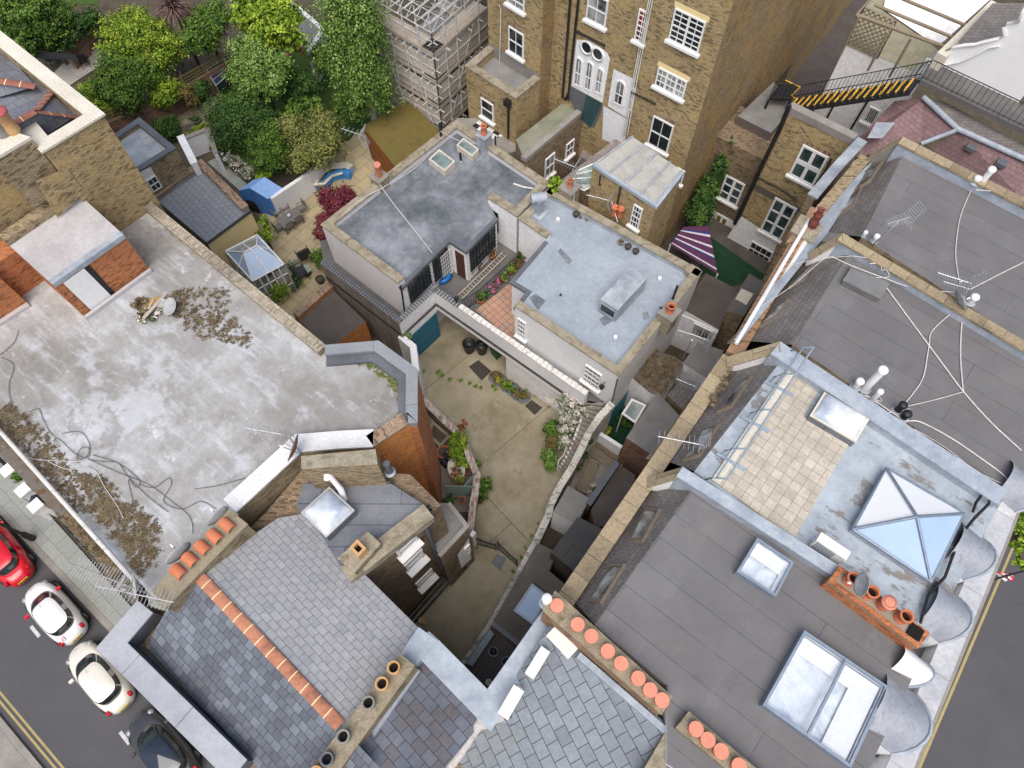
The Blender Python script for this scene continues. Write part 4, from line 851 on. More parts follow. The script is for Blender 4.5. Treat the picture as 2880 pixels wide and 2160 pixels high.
# walkway along the white gable
wk = [at(T(20, 1540, 512), 11.6), at(T(20, 2350, 905), 11.6)]
WKt = thing('high_walkway', 'grey walkway with black railings along the foot of the large white gable', 'walkway', tuple(wk[0]))
kn = V3(wk[1]-wk[0], 0).normalized(); kn = Vector((-kn.y, kn.x, 0)); kn = kn if kn.y > 0 else -kn
mesh1('deck', lambda m: m.prism([wk[0], wk[1], wk[1]+kn*1.5, wk[0]+kn*1.5], 11.35, 11.6), 'r_deck', WKt)
railing(WKt, [wk[0]+kn*.1+Vector((0, 0, .0)), wk[1]+kn*.1], step=.26)
# white gable wall with scrolled edge
ga0, ga1 = V3(wk[0]+kn*1.55, 0), V3(wk[1]+kn*1.55, 0)
GW = thing('white_scrolled_gable', 'large white rendered gable wall with scrolled mouldings, top right corner', 'wall', (ga0.x, ga0.y, 0))
def ong(x, y, off=0): return onwall(T(20, x, y), ga0, ga1)+(-kn)*off
M['gablew'] = m_plain('white_gable_paint', [(.84, .84, .85), (.88, .88, .89)], .4, 4, .8, .1, finek=.04, grime=((.55, .53, .49), .7, .66, .85, .4))
top = [(1500, 490), (1592, 378), (1660, 395), (1700, 330), (1760, 300), (1830, 290), (1900, 285), (1960, 268), (2050, 245), (2090, 225), (2080, 170), (2110, 140), (2180, 135), (2212, 60), (2300, -100), (2700, 0)]
botz = [V3(ga1, 11.6), V3(ga0, 11.6)]
tp = [ong(x, y) for x, y in top]
mesh1('wall', lambda m: m.face(tp+[V3(tp[-1], 11.6), V3(ga0, 11.6)]), 'gablew', GW)
mesh1('moulding', lambda m: m.tube([q+(-kn)*.05 for q in tp], .09, 6), 'gablew', GW)
mesh1('moulding', lambda m: m.tube([ong(1600, 400, .1), ong(2212, 760, .1), ong(2500, 930, .1)], .07, 6), 'gablew', GW)
mesh1('moulding', lambda m: m.tube([ong(1700, 415, .1), ong(1800, 395, .1), ong(1900, 350, .1), ong(1990, 300, .1), ong(2060, 290, .1)], .06, 6), 'gablew', GW)
# roof beyond it
mesh1('tiled_roof', lambda m: m.face([at(T(20, x, y), 13.0) for x, y in ((1780, 275), (2010, 20), (2500, 20), (2500, 300), (2000, 300))]), 'mansard', GW)
mesh1('parapet', lambda m: strip(m, [at(T(20, 2000, 0), 12.4), at(T(20, 1650, 340), 12.4)], .5, 11.4, 12.4), 'copinglt', GW)
# white walls below stairs and pergola terrace
WB = thing('white_rear_wall', 'white painted rear wall below the black fire stairs with one barred window', 'wall', tuple(at(T(20, 1100, 850), 4)))
wq = V3(at(T(20, 1000, 830), 5.0), 0); WF = wplane(wq, wq+dA3)
mesh1('wall', lambda m: m.face([onwall(T(20, x, y), wq, wq+dA3) for x, y in ((830, 640), (1500, 560), (1480, 640), (1370, 670), (1215, 880), (1150, 900), (1000, 850), (860, 740))]), 'whitewall', WB)
mesh1('bracket', lambda m: m.tube([onwall(T(20, 1210, 640), wq, wq+dA3)+WF[2]*.1, onwall(T(20, 1095, 830), wq, wq+dA3)+WF[2]*.1], .07, 4), 'black', WB)
mesh1('bracket', lambda m: m.tube([onwall(T(20, 990, 665), wq, wq+dA3)+WF[2]*.1, onwall(T(20, 935, 770), wq, wq+dA3)+WF[2]*.1], .06, 4), 'black', WB)
PG, PP = bldg('pergola_terrace', 'terrace with stone floor under weathered timber pergola and lattice screen, top right', 'terrace', T2_((1060, 290), (1480, 460), (1660, 330), (1250, -60), (1150, 100)), 9.6, 0, 'whitewall', 'patiog') if M.setdefault('patiog', m_tiles('mossy_glass_slabs', .9, .6, (.36, .32, .22), (.30, .29, .20), (.25, .26, .25), .03, offset=0, grime=((.22, .24, .10), 1, .5, .7, .6))) else (0, 0)
for a, b, r in (((1125, 95), (1690, 300), .11), ((1240, 30), (1770, 250), .09), ((1300, -60), (1860, 175), .09), ((1125, 95), (1260, -60), .09)):
    mesh1('beam', lambda m: m.tube([at(T(20, *a), 11.9), at(T(20, *b), 11.9)], r, 4), 'wood', PG)
for x, y in ((1140, 110), (1330, 210), (1480, 250)):
    q = at(T(20, x, y), 11.9); mesh1('post', lambda m: m.tube([V3(q, 9.6), q], .08, 4), 'wood', PG)
def lattice(root, a, b, z0, z1, step=.3, w=.035, mat='wood', diag=True, name='lattice'):
    m = MB(); L = (V3(b, 0)-V3(a, 0)).length; u = (V3(b, 0)-V3(a, 0)).normalized(); hh = z1-z0
    P = lambda s, z: V3(a, 0)+u*s+Vector((0, 0, z0+z))
    if diag:
        k = -hh
        while k < L:
            for sgn in (1, -1):
                s0, s1 = (k, k+hh) if sgn == 1 else (k+hh, k)
                za, zb2 = 0, hh; A = [s0, za]; B = [s1, zb2]
                # clip to 0..L
                def clip(A, B):
                    (x0, y0), (x1, y1) = A, B; t0, t1 = 0., 1.
                    dx = x1-x0
                    for lo, sg in ((0, 1), (L, -1)):
                        if sg*(x0-lo) < 0: t0 = max(t0, (lo-x0)/dx)
                        if sg*(x1-lo) < 0: t1 = min(t1, (lo-x0)/dx)
                    return t0, t1
                t0, t1 = clip(A, B)
                if t1-t0 > .05:
                    f = lambda t: P(A[0]+(B[0]-A[0])*t, A[1]+(B[1]-A[1])*t); m.tube([f(t0), f(t1)], w, 4, cap=False)
            k += step
    else:
        for i in range(int(L/step)+1): m.tube([P(min(L, i*step), 0), P(min(L, i*step), hh)], w, 4, cap=False)
        for i in range(int(hh/step)+1): m.tube([P(0, i*step), P(L, i*step)], w, 4, cap=False)
    m.tube([P(0, 0), P(L, 0), P(L, hh), P(0, hh), P(0, 0)], w*1.8, 4)
    return m.build(name, M[mat], root)
lattice(PG, at(T(20, 1062, 288), 9.6), at(T(20, 1262, 375), 9.6), 9.6, 11.8)
window(WB, WF, [T(20, 1215, 680), T(20, 1285, 720), T(20, 1235, 810), T(20, 1170, 780)], 6, 1, sill=True)
# white strip roofs beyond pergola
mesh1('white_upper_wall', lambda m: m.face([at(T(20, x, y), 9.7) for x, y in ((1300, 60), (1330, -100), (2100, -100), (1700, 260), (1650, 300))][::-1]), 'whitewall', PG)
# purple tiled roofs
PU = thing('purple_tiled_roof_building', 'low building under purple brown tiled hipped roof with lead hips, upper right', 'building', tuple(at(T(20, 1400, 850), 0)))
pu1 = [at(T(20, x, y), z) for x, y, z in ((1372, 655, 9.9), (1560, 635, 10.6), (1760, 835, 10.6), (1540, 935, 9.6), (1420, 1010, 8.6), (1040, 1035, 8.6), (1150, 885, 8.8))]
mesh1('roof_slope', lambda m: m.face(pu1), 'purple', PU)
pu2 = [at(T(20, x, y), z) for x, y, z in ((1790, 850, 10.6), (2300, 1075, 10.6), (2300, 1400, 9.2), (1600, 960, 9.3))]
mesh1('roof_slope', lambda m: m.face(pu2), 'purple', PU)
mesh1('lead_hip', lambda m: m.tube([at(T(20, x, y), 10.7) for x, y in ((1560, 630), (1785, 838), (2300, 1070))], .16, 4), 'leadlt', PU)
mesh1('lead_hip', lambda m: m.tube([at(T(20, 1785, 838), 10.7), at(T(20, 1545, 930), 9.8)], .13, 4), 'leadlt', PU)
mesh1('walkway_strip', lambda m: m.face([at(T(20, x, y), 10.75) for x, y in ((1590, 640), (1700, 660), (2300, 985), (2300, 1040), (1800, 840))]), 'mansard', PU)
mesh1('lead_apron', lambda m: m.face([at(T(20, x, y), 9.9) for x, y in ((1255, 792), (1378, 795), (1295, 895), (1195, 895))]), 'lead', PU)
mesh1('wall', lambda m: m.prism([V3(p, 0) for p in pu1], 0, 8.5, top=False), 'whitewall', PU)
for x, y in ((1870, 955), (2068, 1058)): mesh1('tile_vent', lambda m: m.box(at(T(20, x, y), 10.3), (.45, .45, .2), ANG), 'leaddk', PU)
# ---------------------------------------------------------------- things on the roofs
def mk_clear():
    t = NT('clear_roof_glass'); tr = t.n.new('ShaderNodeBsdfTransparent'); gl = t.n.new('ShaderNodeBsdfGlossy'); mx = t.n.new('ShaderNodeMixShader'); fr = t.n.new('ShaderNodeFresnel')
    tr.inputs[0].default_value = (.93, .96, 1, 1); gl.inputs['Roughness'].default_value = .03; gl.inputs[0].default_value = (.9, .95, 1, 1); fr.inputs[0].default_value = 1.45
    t.link(fr.outputs[0], mx.inputs[0]); t.link(tr.outputs[0], mx.inputs[1]); t.link(gl.outputs[0], mx.inputs[2]); t.link(mx.outputs[0], t.n['Material Output'].inputs[0]); return t.mat
M['clear'] = mk_clear()
M['bluegl'] = m_flat('pale_blue_glass', (.37, .50, .70), .3, 0, .35, .08, .6)
M['reflectgl'] = m_flat('painted_white_reflection', (.88, .89, .90), .4, 0, .2, .03, .6)
M['frameg'] = m_flat('blue_grey_frame', (.24, .29, .36), .4, .3)
M['opal'] = None
t = NT('opal_dome'); t.mat; M['opal'] = t.out(t.ramp(t.noise(.9, 3, .5), [(.35, (.30, .38, .50)), (.5, (.55, .60, .66)), (.65, (.82, .83, .84))]), .12, 0, .7)
def quadz(t, c, z): return [at(T(t, *q), z) for q in c]
def shrink(q, k): c = sum(q, Vector((0, 0, 0)))/len(q); return [lerp(p, c, k) for p in q]
def skylight(name, label, q, h=.3, fw=.1, glass='clear', frame='frameg', well=1.4, bars=0, group=None, cat='skylight', wellmat='white'):
    """q: glass outline at its own height"""
    q = ccw(q); z = q[0].z; r = thing(name, label, cat, tuple(centre(q))+(z-h,), group)
    m = MB(); strip(m, q, fw, z-h, z, closed=True); fo = m.build('frame', M[frame], r)
    inn = shrink(q, .5*fw/((q[0]-q[1]).length/2)); 
    mesh1('glazing', lambda m: m.face([p-Vector((0, 0, .03)) for p in shrink(q, fw/((q[0]-q[2]).length/2))]), glass, r)
    if well:
        w = shrink(q, 1.6*fw/((q[0]-q[2]).length/2))
        m = MB(); n = len(w)
        for i in range(n):
            j = (i+1) % n; m.face([V3(w[j], z-well), V3(w[i], z-well), V3(w[i], z-.06), V3(w[j], z-.06)][::-1][::-1])
        m.face([V3(p, z-well) for p in w]); m.build('light_well', M[wellmat], r)
    for k in range(1, bars+1):
        t = k/(bars+1); a, b = lerp(q[0], q[3], t), lerp(q[1], q[2], t); mesh1('glazing_bar', lambda m: strip(m, [a, b], .07, z-.12, z+.02), frame, r)
    return r
M['room'] = m_plain('room_seen_through_glass', [(.45, .50, .60), (.70, .74, .78), (.82, .84, .86), (.55, .60, .68)], 1.1, 3, .9, 0)
q = quadz(22, ((790, 765), (1335, 1130), (1090, 1659), (520, 1250)), ZR+.4)
# holes are not cut, so the roof sheet is pierced visually by a shallow lined well above it
def pierced(q, name, label, wellmat, bars, **k):
    return skylight(name, label, q, h=.42, fw=.085, well=.36, bars=bars, wellmat=wellmat, **k)
SL = pierced([q[1], q[2], q[3], q[0]], 'large_rooflight', 'largest rooflight, two long glass panes divided by a bar, on the charcoal felt roof', 'room', 1)
q2 = quadz(22, ((485, 165), (722, 325), (605, 550), (350, 385)), ZR+.4)
SS = pierced(q2, 'square_rooflight', 'nearly square flat rooflight with grey frame beside the silver air conditioner and felt joints', 'room', 0)
# bright reveal strips seen inside
def reveal(root, q, k0, k1, mat='white'):
    mesh1('inner_reveal', lambda m: strip(m, [lerp(p, sum(q, Vector())/4, k0)-Vector((0, 0, .25)) for p in q], k1, q[0].z-.33, q[0].z-.2, closed=False), mat, root)
cq_ = ccw(q)
def band(root, q, a, b, w, zoff, mat='white'):
    c = sum(q, Vector())/4; A, B = lerp(q[a], c, .1), lerp(q[b], c, .1); n = (c-lerp(A, B, .5)).normalized()*w
    mesh1('light_well_side', lambda m: m.face([A+Vector((0, 0, zoff)), B+Vector((0, 0, zoff)), B+n+Vector((0, 0, zoff-.06)), A+n+Vector((0, 0, zoff-.06))]), mat, root)
band(SL, q, 0, 1, .55, -.2); band(SL, q, 1, 2, .75, -.19); band(SS, q2, 0, 1, .5, -.2); band(SS, q2, 1, 2, .12, -.2)
# glass pyramid
bq = [at(F(*c), ZR+.35) for c in ((1842, 1143), (1914, 1012), (2082, 1110), (2010, 1257))]; ap = at(T(22, 1515, 32), ZR+1.35)
PY = thing('pyramid_rooflight', 'large glass pyramid rooflight, white on two sides and pale blue on two', 'skylight', (ap.x, ap.y, ZR))
mesh1('kerb', lambda m: m.prism(bq, ZR, ZR+.33), 'leadlt', PY)
for i in range(4):
    a, b = bq[i], bq[(i+1) % 4]; mesh1('glass_face', lambda m: m.face([a, b, ap]), 'reflectgl' if i in (0, 1) else 'bluegl', PY)  # sky reflection painted into the face colours, white and pale blue
    mesh1('glazing_bar', lambda m: m.tube([a+Vector((0, 0, .02)), ap+Vector((0, 0, .03))], .055, 5), 'frameg', PY)
mesh1('base_frame', lambda m: m.tube(bq+[bq[0]], .07, 5), 'frameg', PY)
# dome rooflight
dq = quadz(21, ((915, 885), (1207, 1060), (1118, 1210), (822, 1035)), ZR+.4); ccq = ccw(dq)
DM = thing('dome_rooflight', 'rectangular domed rooflight with cream frame beside the stone slabs', 'skylight', (dq[0].x, dq[0].y, ZR))
mesh1('kerb', lambda m: m.prism(ccq, ZR, ZR+.38), 'r_flatlead', DM)
mesh1('frame', lambda m: strip(m, ccq, .13, ZR+.381, ZR+.45, closed=True), 'copinglt', DM)
rows = []; cc = sum(ccq, Vector())/4
for k in range(7):
    t = k/6; rows.append([lerp(p, cc, .08+.88*(1-math.cos(t*math.pi/2)) if k else .08)+Vector((0, 0, .04+.30*math.sin(t*math.pi/2))) for p in [lerp(ccq[i], ccq[(i+1) % 4], s/4) for i in range(4) for s in range(4)]])
mesh1('dome', lambda m: (m.grid(rows, closed=True), m.face(rows[-1])), 'opal', DM)
# square dome rooflight on the slate house
dq = [at(F(*c), 10.95) for c in ((650, 1108), (712, 1052), (767, 1103), (705, 1162))]; ccq = ccw(dq)
DM2 = thing('square_dome_rooflight', 'square domed rooflight with silver frame on the slate roofed house by the brick stack', 'skylight', (dq[0].x, dq[0].y, 10.4))
mesh1('kerb', lambda m: m.prism(ccq, 10.3, 10.93), 'leaddk', DM2); mesh1('frame', lambda m: strip(m, ccq, .16, 10.931, 11.0, closed=True), 'alu', DM2)
cc = sum(ccq, Vector())/4; rows = [[lerp(p, cc, .1+.9*(1-math.cos(k/6*1.5)))+Vector((0, 0, .03+.35*math.sin(k/6*1.5))) for p in [lerp(ccq[i], ccq[(i+1) % 4], s/4) for i in range(4) for s in range(4)]] for k in range(7)]
mesh1('dome', lambda m: (m.grid(rows, closed=True), m.face(rows[-1])), 'opal', DM2)
# skylights on the dark roof, rooflight over the low dark flat
M['seagl'] = m_glass('greenish_rooflight_glass', (.17, .24, .24), .2, curtain=(.26, .33, .32)); M['seaframe'] = m_flat('cream_frame', (.58, .53, .46), .6)
for c, l in ((((635, 965), (738, 1045), (670, 1110), (565, 1030)), 'greenish rooflight with cream frame, nearer the middle of the dark flat roof'), (((790, 892), (892, 965), (850, 1015), (745, 940)), 'greenish rooflight with cream frame, next to the grey chimney on the dark flat roof')):
    q = quadz(10, c, 6.6); skylight('roof_window', l, q, h=.42, fw=.09, glass='seagl', frame='seaframe', well=0, group='rooflights on the dark flat roof')
# lantern box on the pale blue roof
lq = quadz(11, ((1868, 80), (1978, 150), (1792, 352), (1682, 282)), 7.3); LB = thing('box_rooflight', 'long grey lead covered box rooflight on the pale blue roof', 'skylight', (lq[0].x, lq[0].y, 6.3))
c4 = sum(lq, Vector())/4; lb = [V3(lerp(p, c4, -.04), 6.31) for p in lq]
m = MB(); L2 = ccw(lq); B2_ = ccw(lb)
for i in range(4): m.face([B2_[i], B2_[(i+1) % 4], L2[(i+1) % 4], L2[i]])
m.build('cheeks', M['lead'], LB); mesh1('top', lambda m: m.prism([lerp(p, c4, -.03) for p in lq], 7.3, 7.36), 'lead', LB)
a, b = lq[2], lq[3]; f = ((a+b)/2-c4).normalized()*.05
mesh1('pane', lambda m: m.face([V3(lerp(a, b, .12), 6.6)+f*1.6, V3(lerp(a, b, .88), 6.6)+f*1.6, V3(lerp(a, b, .88), 7.1)+f, V3(lerp(a, b, .12), 7.1)+f]), 'glass', LB)
mesh1('pane_frame', lambda m: m.tube([V3(lerp(a, b, .1), 6.58)+f*1.7, V3(lerp(a, b, .9), 6.58)+f*1.7, V3(lerp(a, b, .9), 7.14)+f, V3(lerp(a, b, .1), 7.14)+f, V3(lerp(a, b, .1), 6.58)+f*1.7], .035, 4), 'lead', LB)
# roof hatch on the cable roof
hq = quadz(21, ((1105, 62), (1335, 180), (1275, 278), (1040, 160)), ZR+.3); HT = thing('felted_roof_hatch', 'low rectangular hatch covered in dark felt on the cable strewn roof', 'hatch', (hq[0].x, hq[0].y, ZR))
mesh1('box', lambda m: m.prism(hq, ZR, ZR+.26), 'r_felt', HT); mesh1('lid', lambda m: m.prism(shrink(hq, -.03), ZR+.262, ZR+.34), 'r_grey2', HT) if M.setdefault('r_grey2', m_roof('mineral_felt', [(.15, .155, .155), (.20, .205, .205)], 1.2, fine=30)) else 0
# stone slabs
sq = [at(T(21, x, y), ZR+.05) for x, y in ((735, 745), (895, 845), (782, 1040), (1075, 1222))]+[at(T(22, 720, 178), ZR+.05), at(T(21, 235, 1482), ZR+.05)]
SLb = thing('slab_terrace', 'patch of beige stone slabs laid on the worn pale blue roof', 'paving', tuple(sq[0])); mesh1('slabs', lambda m: m.prism(sq, ZR, ZR+.05), 'slabs', SLb, ang=ANG)
mesh1('edge_slabs', lambda m: strip(m, [V3(sq[5], 0), V3(sq[0], 0)], .3, ZR+.05, ZR+.09), 'copinglt', SLb)
# steel guard rail
GR = thing('steel_guard_rail', 'galvanised steel guard rail with curved ends along the edge of the worn pale blue roof', 'railing', (sq[0].x, sq[0].y, ZR))
g21 = lambda x, y, z: at(T(21, x, y), ZR+z)
mesh1('rail', lambda m: m.tube([g21(848, 590, 1.1), g21(290, 1445, 1.1)], .035), 'galvb', GR) if M.setdefault('galvb', m_flat('blue_galvanised_tube', (.36, .43, .50), .4, .3)) else 0
mesh1('rail', lambda m: m.tube([g21(773, 605, .65), g21(222, 1432, .65)], .035), 'galvb', GR)
for s in (((848, 590), (775, 592), (705, 612), (697, 628)), ((732, 765), (650, 765), (590, 785), (568, 818)), ((578, 995), (500, 996), (440, 1020), (420, 1046)), ((412, 1250), (330, 1247), (275, 1262), (252, 1282)), ((290, 1445), (225, 1438), (175, 1440), (152, 1447))):
    z = (1.1, .9, .5, .05); mesh1('stanchion', lambda m: m.tube([g21(x, y, zz) for (x, y), zz in zip(s, z)], .035), 'galvb', GR)
for s in (((525, 812), (540, 808), (722, 892), (705, 908)), ((370, 1040), (390, 1030), (572, 1132), (555, 1148)), ((213, 1282), (232, 1272), (415, 1378), (398, 1396))):
    mesh1('base_plate', lambda m: m.prism([g21(x, y, .1) for x, y in s], ZR+.06, ZR+.1), 'galvb', GR)
# ---- chimneys
def pot(root, p, h=.45, r=.15, mat='terra', open_=True, cap=None, name='chimney_pot', holes=0):
    p = Vector(p); o = mesh1(name, lambda m: m.lathe(p, [(r*.98, 0), (r*1.0, h*.15), (r*.92, h*.2), (r*.9, h*.8), (r*1.04, h*.84), (r*1.04, h), (r*.78, h), (r*.74, h-.05), (r*.70, h-.25)] if open_ else [(r*.98, 0), (r*.9, h*.7), (r*.95, h*.8), (r*1.12, h*.84), (r*1.12, h*.97), (r*1.02, h), (.001, h+.01)], 20), mat, root)
    if not open_: mesh1('cap', lambda m: (m.lathe(p, [(r*1.14, h-.05), (r*1.14, h+.02)], 20), m.face([p+Vector((r*1.14*math.cos(k*.314159), r*1.14*math.sin(k*.314159), h+.02)) for k in range(20)])), 'terracap', o)
    if open_: mesh1('flue', lambda m: m.lathe(p+Vector((0, 0, h-.2)), [(r*.73, 0), (.001, 0)], 16), 'soot', o)
    if cap:
        mesh1('cap', lambda m: m.lathe(p+Vector((0, 0, h)), [(r*1.15, -.03), (r*1.17, .03), (r*.9, .06), (.001, .07)], 20), cap, o)
        if holes:
            mm = MB()
            for k in range(holes): a = 2*math.pi*k/holes; mm.lathe(p+Vector((math.cos(a)*r*.85, math.sin(a)*r*.85, h+.068)), [(.018, 0), (.001, .003)], 6)
            mm.build('cap_holes', M['soot'], o, kind=None)
    return o
def stack(name, label, q, z, zb, wall, topm, ang=None):
    P = [at(p, z) for p in q]; c = centre(P); r = thing(name, label, 'chimney', (c.x, c.y, zb))
    mesh1('stack', lambda m: m.prism(P, zb, z-.12), wall, r, ang=0); mesh1('stack_top', lambda m: m.prism(shrink(P, -.015), z-.119, z), topm, r); return r, P
M['stonetop'] = m_plain('weathered_flaunching', [(.24, .20, .14), (.33, .28, .20), (.28, .25, .16)], 1.4, 18, .95, .7, grime=((.12, .09, .05), 1.6, .55, .7, .8), finek=.45)
S1_, _ = stack('eight_pot_chimney', 'long stone topped chimney with eight capped terracotta pots, bottom right of centre', [T(12, 1390, 515), T(12, 2140, 1192), T(12, 2070, 1310), T(12, 1308, 640)], 12.9, 10, 'obrick', 'stonetop')
for x, y in ((1400, 600), (1532, 722), (1620, 797), (1725, 893), (1810, 972), (1920, 1068), (1996, 1143), (2072, 1208)):
    pot(S1_, at(T(12, x-6, y+16), 12.9), .3, .19, 'terra', open_=False); 
S3_, _ = stack('four_pot_chimney', 'stone topped chimney with four capped terracotta pots at the bottom edge, right', [T(22, 45, 1295), T(22, 640, 1800), T(22, 560, 1890), T(22, -40, 1400)], 12.8, 10, 'tan', 'stonetop')
for x, y in ((80, 1408), (155, 1478), (240, 1550), (355, 1645)): pot(S3_, at(T(22, x-8, y), 12.8), .3, .19, 'terra', open_=False)
S2_, P2s = stack('open_pot_chimney', 'orange brick chimney with open terracotta pots and a bare square flue beside the glass pyramid', [T(22, 1015, 352), T(22, 1590, 785), T(22, 1520, 880), T(22, 943, 452)], 13.1, ZR-3, 'orange', 'flaunch2') if M.setdefault('flaunch2', m_plain('rough_mortar_flaunching', [(.30, .255, .20), (.38, .33, .27)], 3, 25, .95, .9, finek=.5)) else 0
mesh1('brick_rim', lambda m: strip(m, ccw(P2s), .14, 13.101, 13.16, closed=True, out=.02), 'orange', S2_)
for x, y, o_ in ((1070, 448, 1), (1190, 535, 1), (1290, 605, 0), (1405, 690, 1)): pot(S2_, at(T(22, x, y), 13.1), .5, .2, 'terra', open_=bool(o_), cap=None if o_ else 'terracap', holes=0 if o_ else 18)
mesh1('bare_flue', lambda m: m.box(at(T(22, 1505, 778), 13.13), (.42, .42, .08), ANG), 'soot', S2_)
S4_, _ = stack('buff_pot_chimney', 'long mossy chimney wall with open buff clay pots between the slate roofs', [T(12, 372, 918), T(12, 472, 1000), T(12, -140, 1850), T(12, -270, 1760)], 11.8, 9.6, 'tan', 'stonetop')
for x, y, mt in ((350, 1015, 'buff'), (275, 1118, 'buff'), (188, 1240, 'cement'), (28, 1455, 'cement')): pot(S4_, at(T(12, x, y), 11.8), .45, .2, mt)
pot(S4_, at(T(2, 2130, 1600), 11.8), .3, .2, 'leaddk')
pot(S4_, at(T(2, 2060, 1690), 11.8), .3, .2, 'buff')
S5_, P5s = stack('square_pot_chimney', 'mossy stone chimney block with one square buff pot above the white framed windows', [T(12, 170, 128), T(12, 255, 205), T(12, 85, 392), T(12, -25, 300)], 11.3, 10, 'tan', 'coping')
pq = [at(T(12, x, y), 11.75) for x, y in ((103, 175), (162, 235), (110, 292), (50, 232))]
mesh1('square_pot', lambda m: strip(m, ccw(pq), .1, 11.3, 11.75, closed=True), 'buff', S5_); mesh1('flue', lambda m: m.face([V3(p, 11.5) for p in ccw(shrink(pq, .1))]), 'soot', S5_)
# party chimney with half round caps
S6_, _ = stack('half_round_cap_chimney', 'mossy party wall chimney with five terracotta half round caps beside the street', [T(2, 985, 505), T(2, 1480, -15), T(2, 1600, 80), T(2, 1075, 622)], 12.0, 10.0, 'tan', 'stonetop')
u6 = (at(T(2, 1480, -15), 12)-at(T(2, 985, 505), 12)).normalized(); v6 = Vector((-u6.y, u6.x, 0))
def halfcap(root, p, L=.5, r=.19):
    rows = [[p+v6*s*L/2+u6*(r*math.cos(a))+Vector((0, 0, r*math.sin(a)*.9+.06)) for a in [math.pi*j/10 for j in range(11)]] for s in (-1, 1)]
    rin = [[p+v6*s*L/2+u6*(r*.86*math.cos(a))+Vector((0, 0, r*.86*math.sin(a)*.9+.06)) for a in [math.pi*j/10 for j in range(11)]] for s in (-1, 1)]
    return mesh1('half_round_cap', lambda m: (m.grid(rows), m.grid(rin, flip=True), m.grid([rows[0], rin[0]]), m.grid([rin[1], rows[1]])), 'terra', root)
for x, y in ((1160, 390), (1238, 312), (1318, 235), (1398, 163), (1478, 90)): halfcap(S6_, at(T(2, x, y), 12.02))
# small stacks
def small_stack(name, label, p, z, zb, d, mat, potp=None, **k):
    P = at(p, z); r = thing(name, label, 'chimney', (P.x, P.y, zb)); mesh1('stack', lambda m: m.box((P.x, P.y, (z+zb)/2), (d, d, z-zb), ANG), mat, r)
    mesh1('stack_top', lambda m: m.box((P.x, P.y, z+.04), (d+.12, d+.12, .08), ANG), 'cement' if mat != 'lead' else 'lead', r); pot(r, (P.x, P.y, z+.08), k.get('h', .55), k.get('r', .15), k.get('mat', 'terra'), open_=k.get('open_', True)); return r
small_stack('grey_chimney', 'grey lead clad chimney with red pot behind the two greenish rooflights', T(10, 925, 875), 7.3, 6.1, .6, 'lead', h=.6, r=.17)
small_stack('parapet_chimney', 'small stub chimney with rounded red pot on the patio side parapet', T(10, 245, 1145), 6.9, 6.0, .7, 'coping', h=.8, r=.19, open_=False)
small_stack('rear_chimney_stub', 'small stub chimney with white topped pot near the climbing plant', T(10, 1480, 1215), 7.1, 6.0, .8, 'coping', h=.5, r=.15)
small_stack('corner_chimney', 'small cement chimney with one red pot, right corner of the pale blue roof', T(11, 2125, 365), 7.3, 6.0, .75, 'coping', h=.5, r=.2)
for x, y, l in ((1765, 1390, 'squat red pot on the rear party wall, left of the pair'), (1802, 1400, 'red pot on the rear party wall, right of the pair')):
    p = at(T(10, x, y), 6.7); o = mesh1('chimney_pot', lambda m: m.lathe(p, [(.16, 0), (.15, .5), (.19, .55), (.19, .62), (.13, .62), (.12, .3), (.001, .3)], 16), 'terra'); tag(o, l, 'chimney pot')
# chimney top on the slate house top left
TS, _ = stack('white_topped_chimney', 'chimney with pale stone top and red capped buff pots on the top left house', [T(0, -60, 940), T(0, 50, 840), T(0, 195, 888), T(0, -60, 1040)], 16.6, 14, 'tan', 'copinglt')
for x, y, mt in ((90, 850, 'buff'), (25, 870, 'cement')): pot(TS, at(T(0, x, y), 16.6), .9, .26, mt, cap='redp') if M.setdefault('redp', m_flat('dusty_red_paint', (.40, .09, .10), .6)) else 0
# the red boiler stack by the right parapet
RS = thing('red_boiler_flue', 'dark red stacked flue pot on the buff brick parapet, left of the felt roofs', 'flue', tuple(at(T(20, 845, 1450), 11.6)))
p = at(T(20, 835, 1470), 11.5); mesh1('flue_body', lambda m: m.lathe(p, [(.2, 0), (.18, .25), (.23, .3), (.17, .4), (.16, .7), (.2, .75), (.14, .85), (.13, 1.1), (.16, 1.13), (.11, 1.16), (.1, .9)], 18), 'darkred', RS) if M.setdefault('darkred', m_flat('dark_red_clay', (.20, .055, .045), .6)) else 0
PB = thing('buff_parapet_block', 'buff brick chimney block with stone top carrying the dark red flue', 'chimney', tuple(at(T(20, 820, 1500), 11.5)))
mesh1('stack', lambda m: m.prism([at(T(20, x, y), 11.5) for x, y in ((770, 1395), (905, 1470), (840, 1575), (700, 1500))], 9, 11.45), 'obrick', PB); mesh1('stack_top', lambda m: m.prism([at(T(20, x, y), 11.5) for x, y in ((765, 1390), (910, 1470), (842, 1580), (695, 1500))], 11.451, 11.55), 'coping', PB)
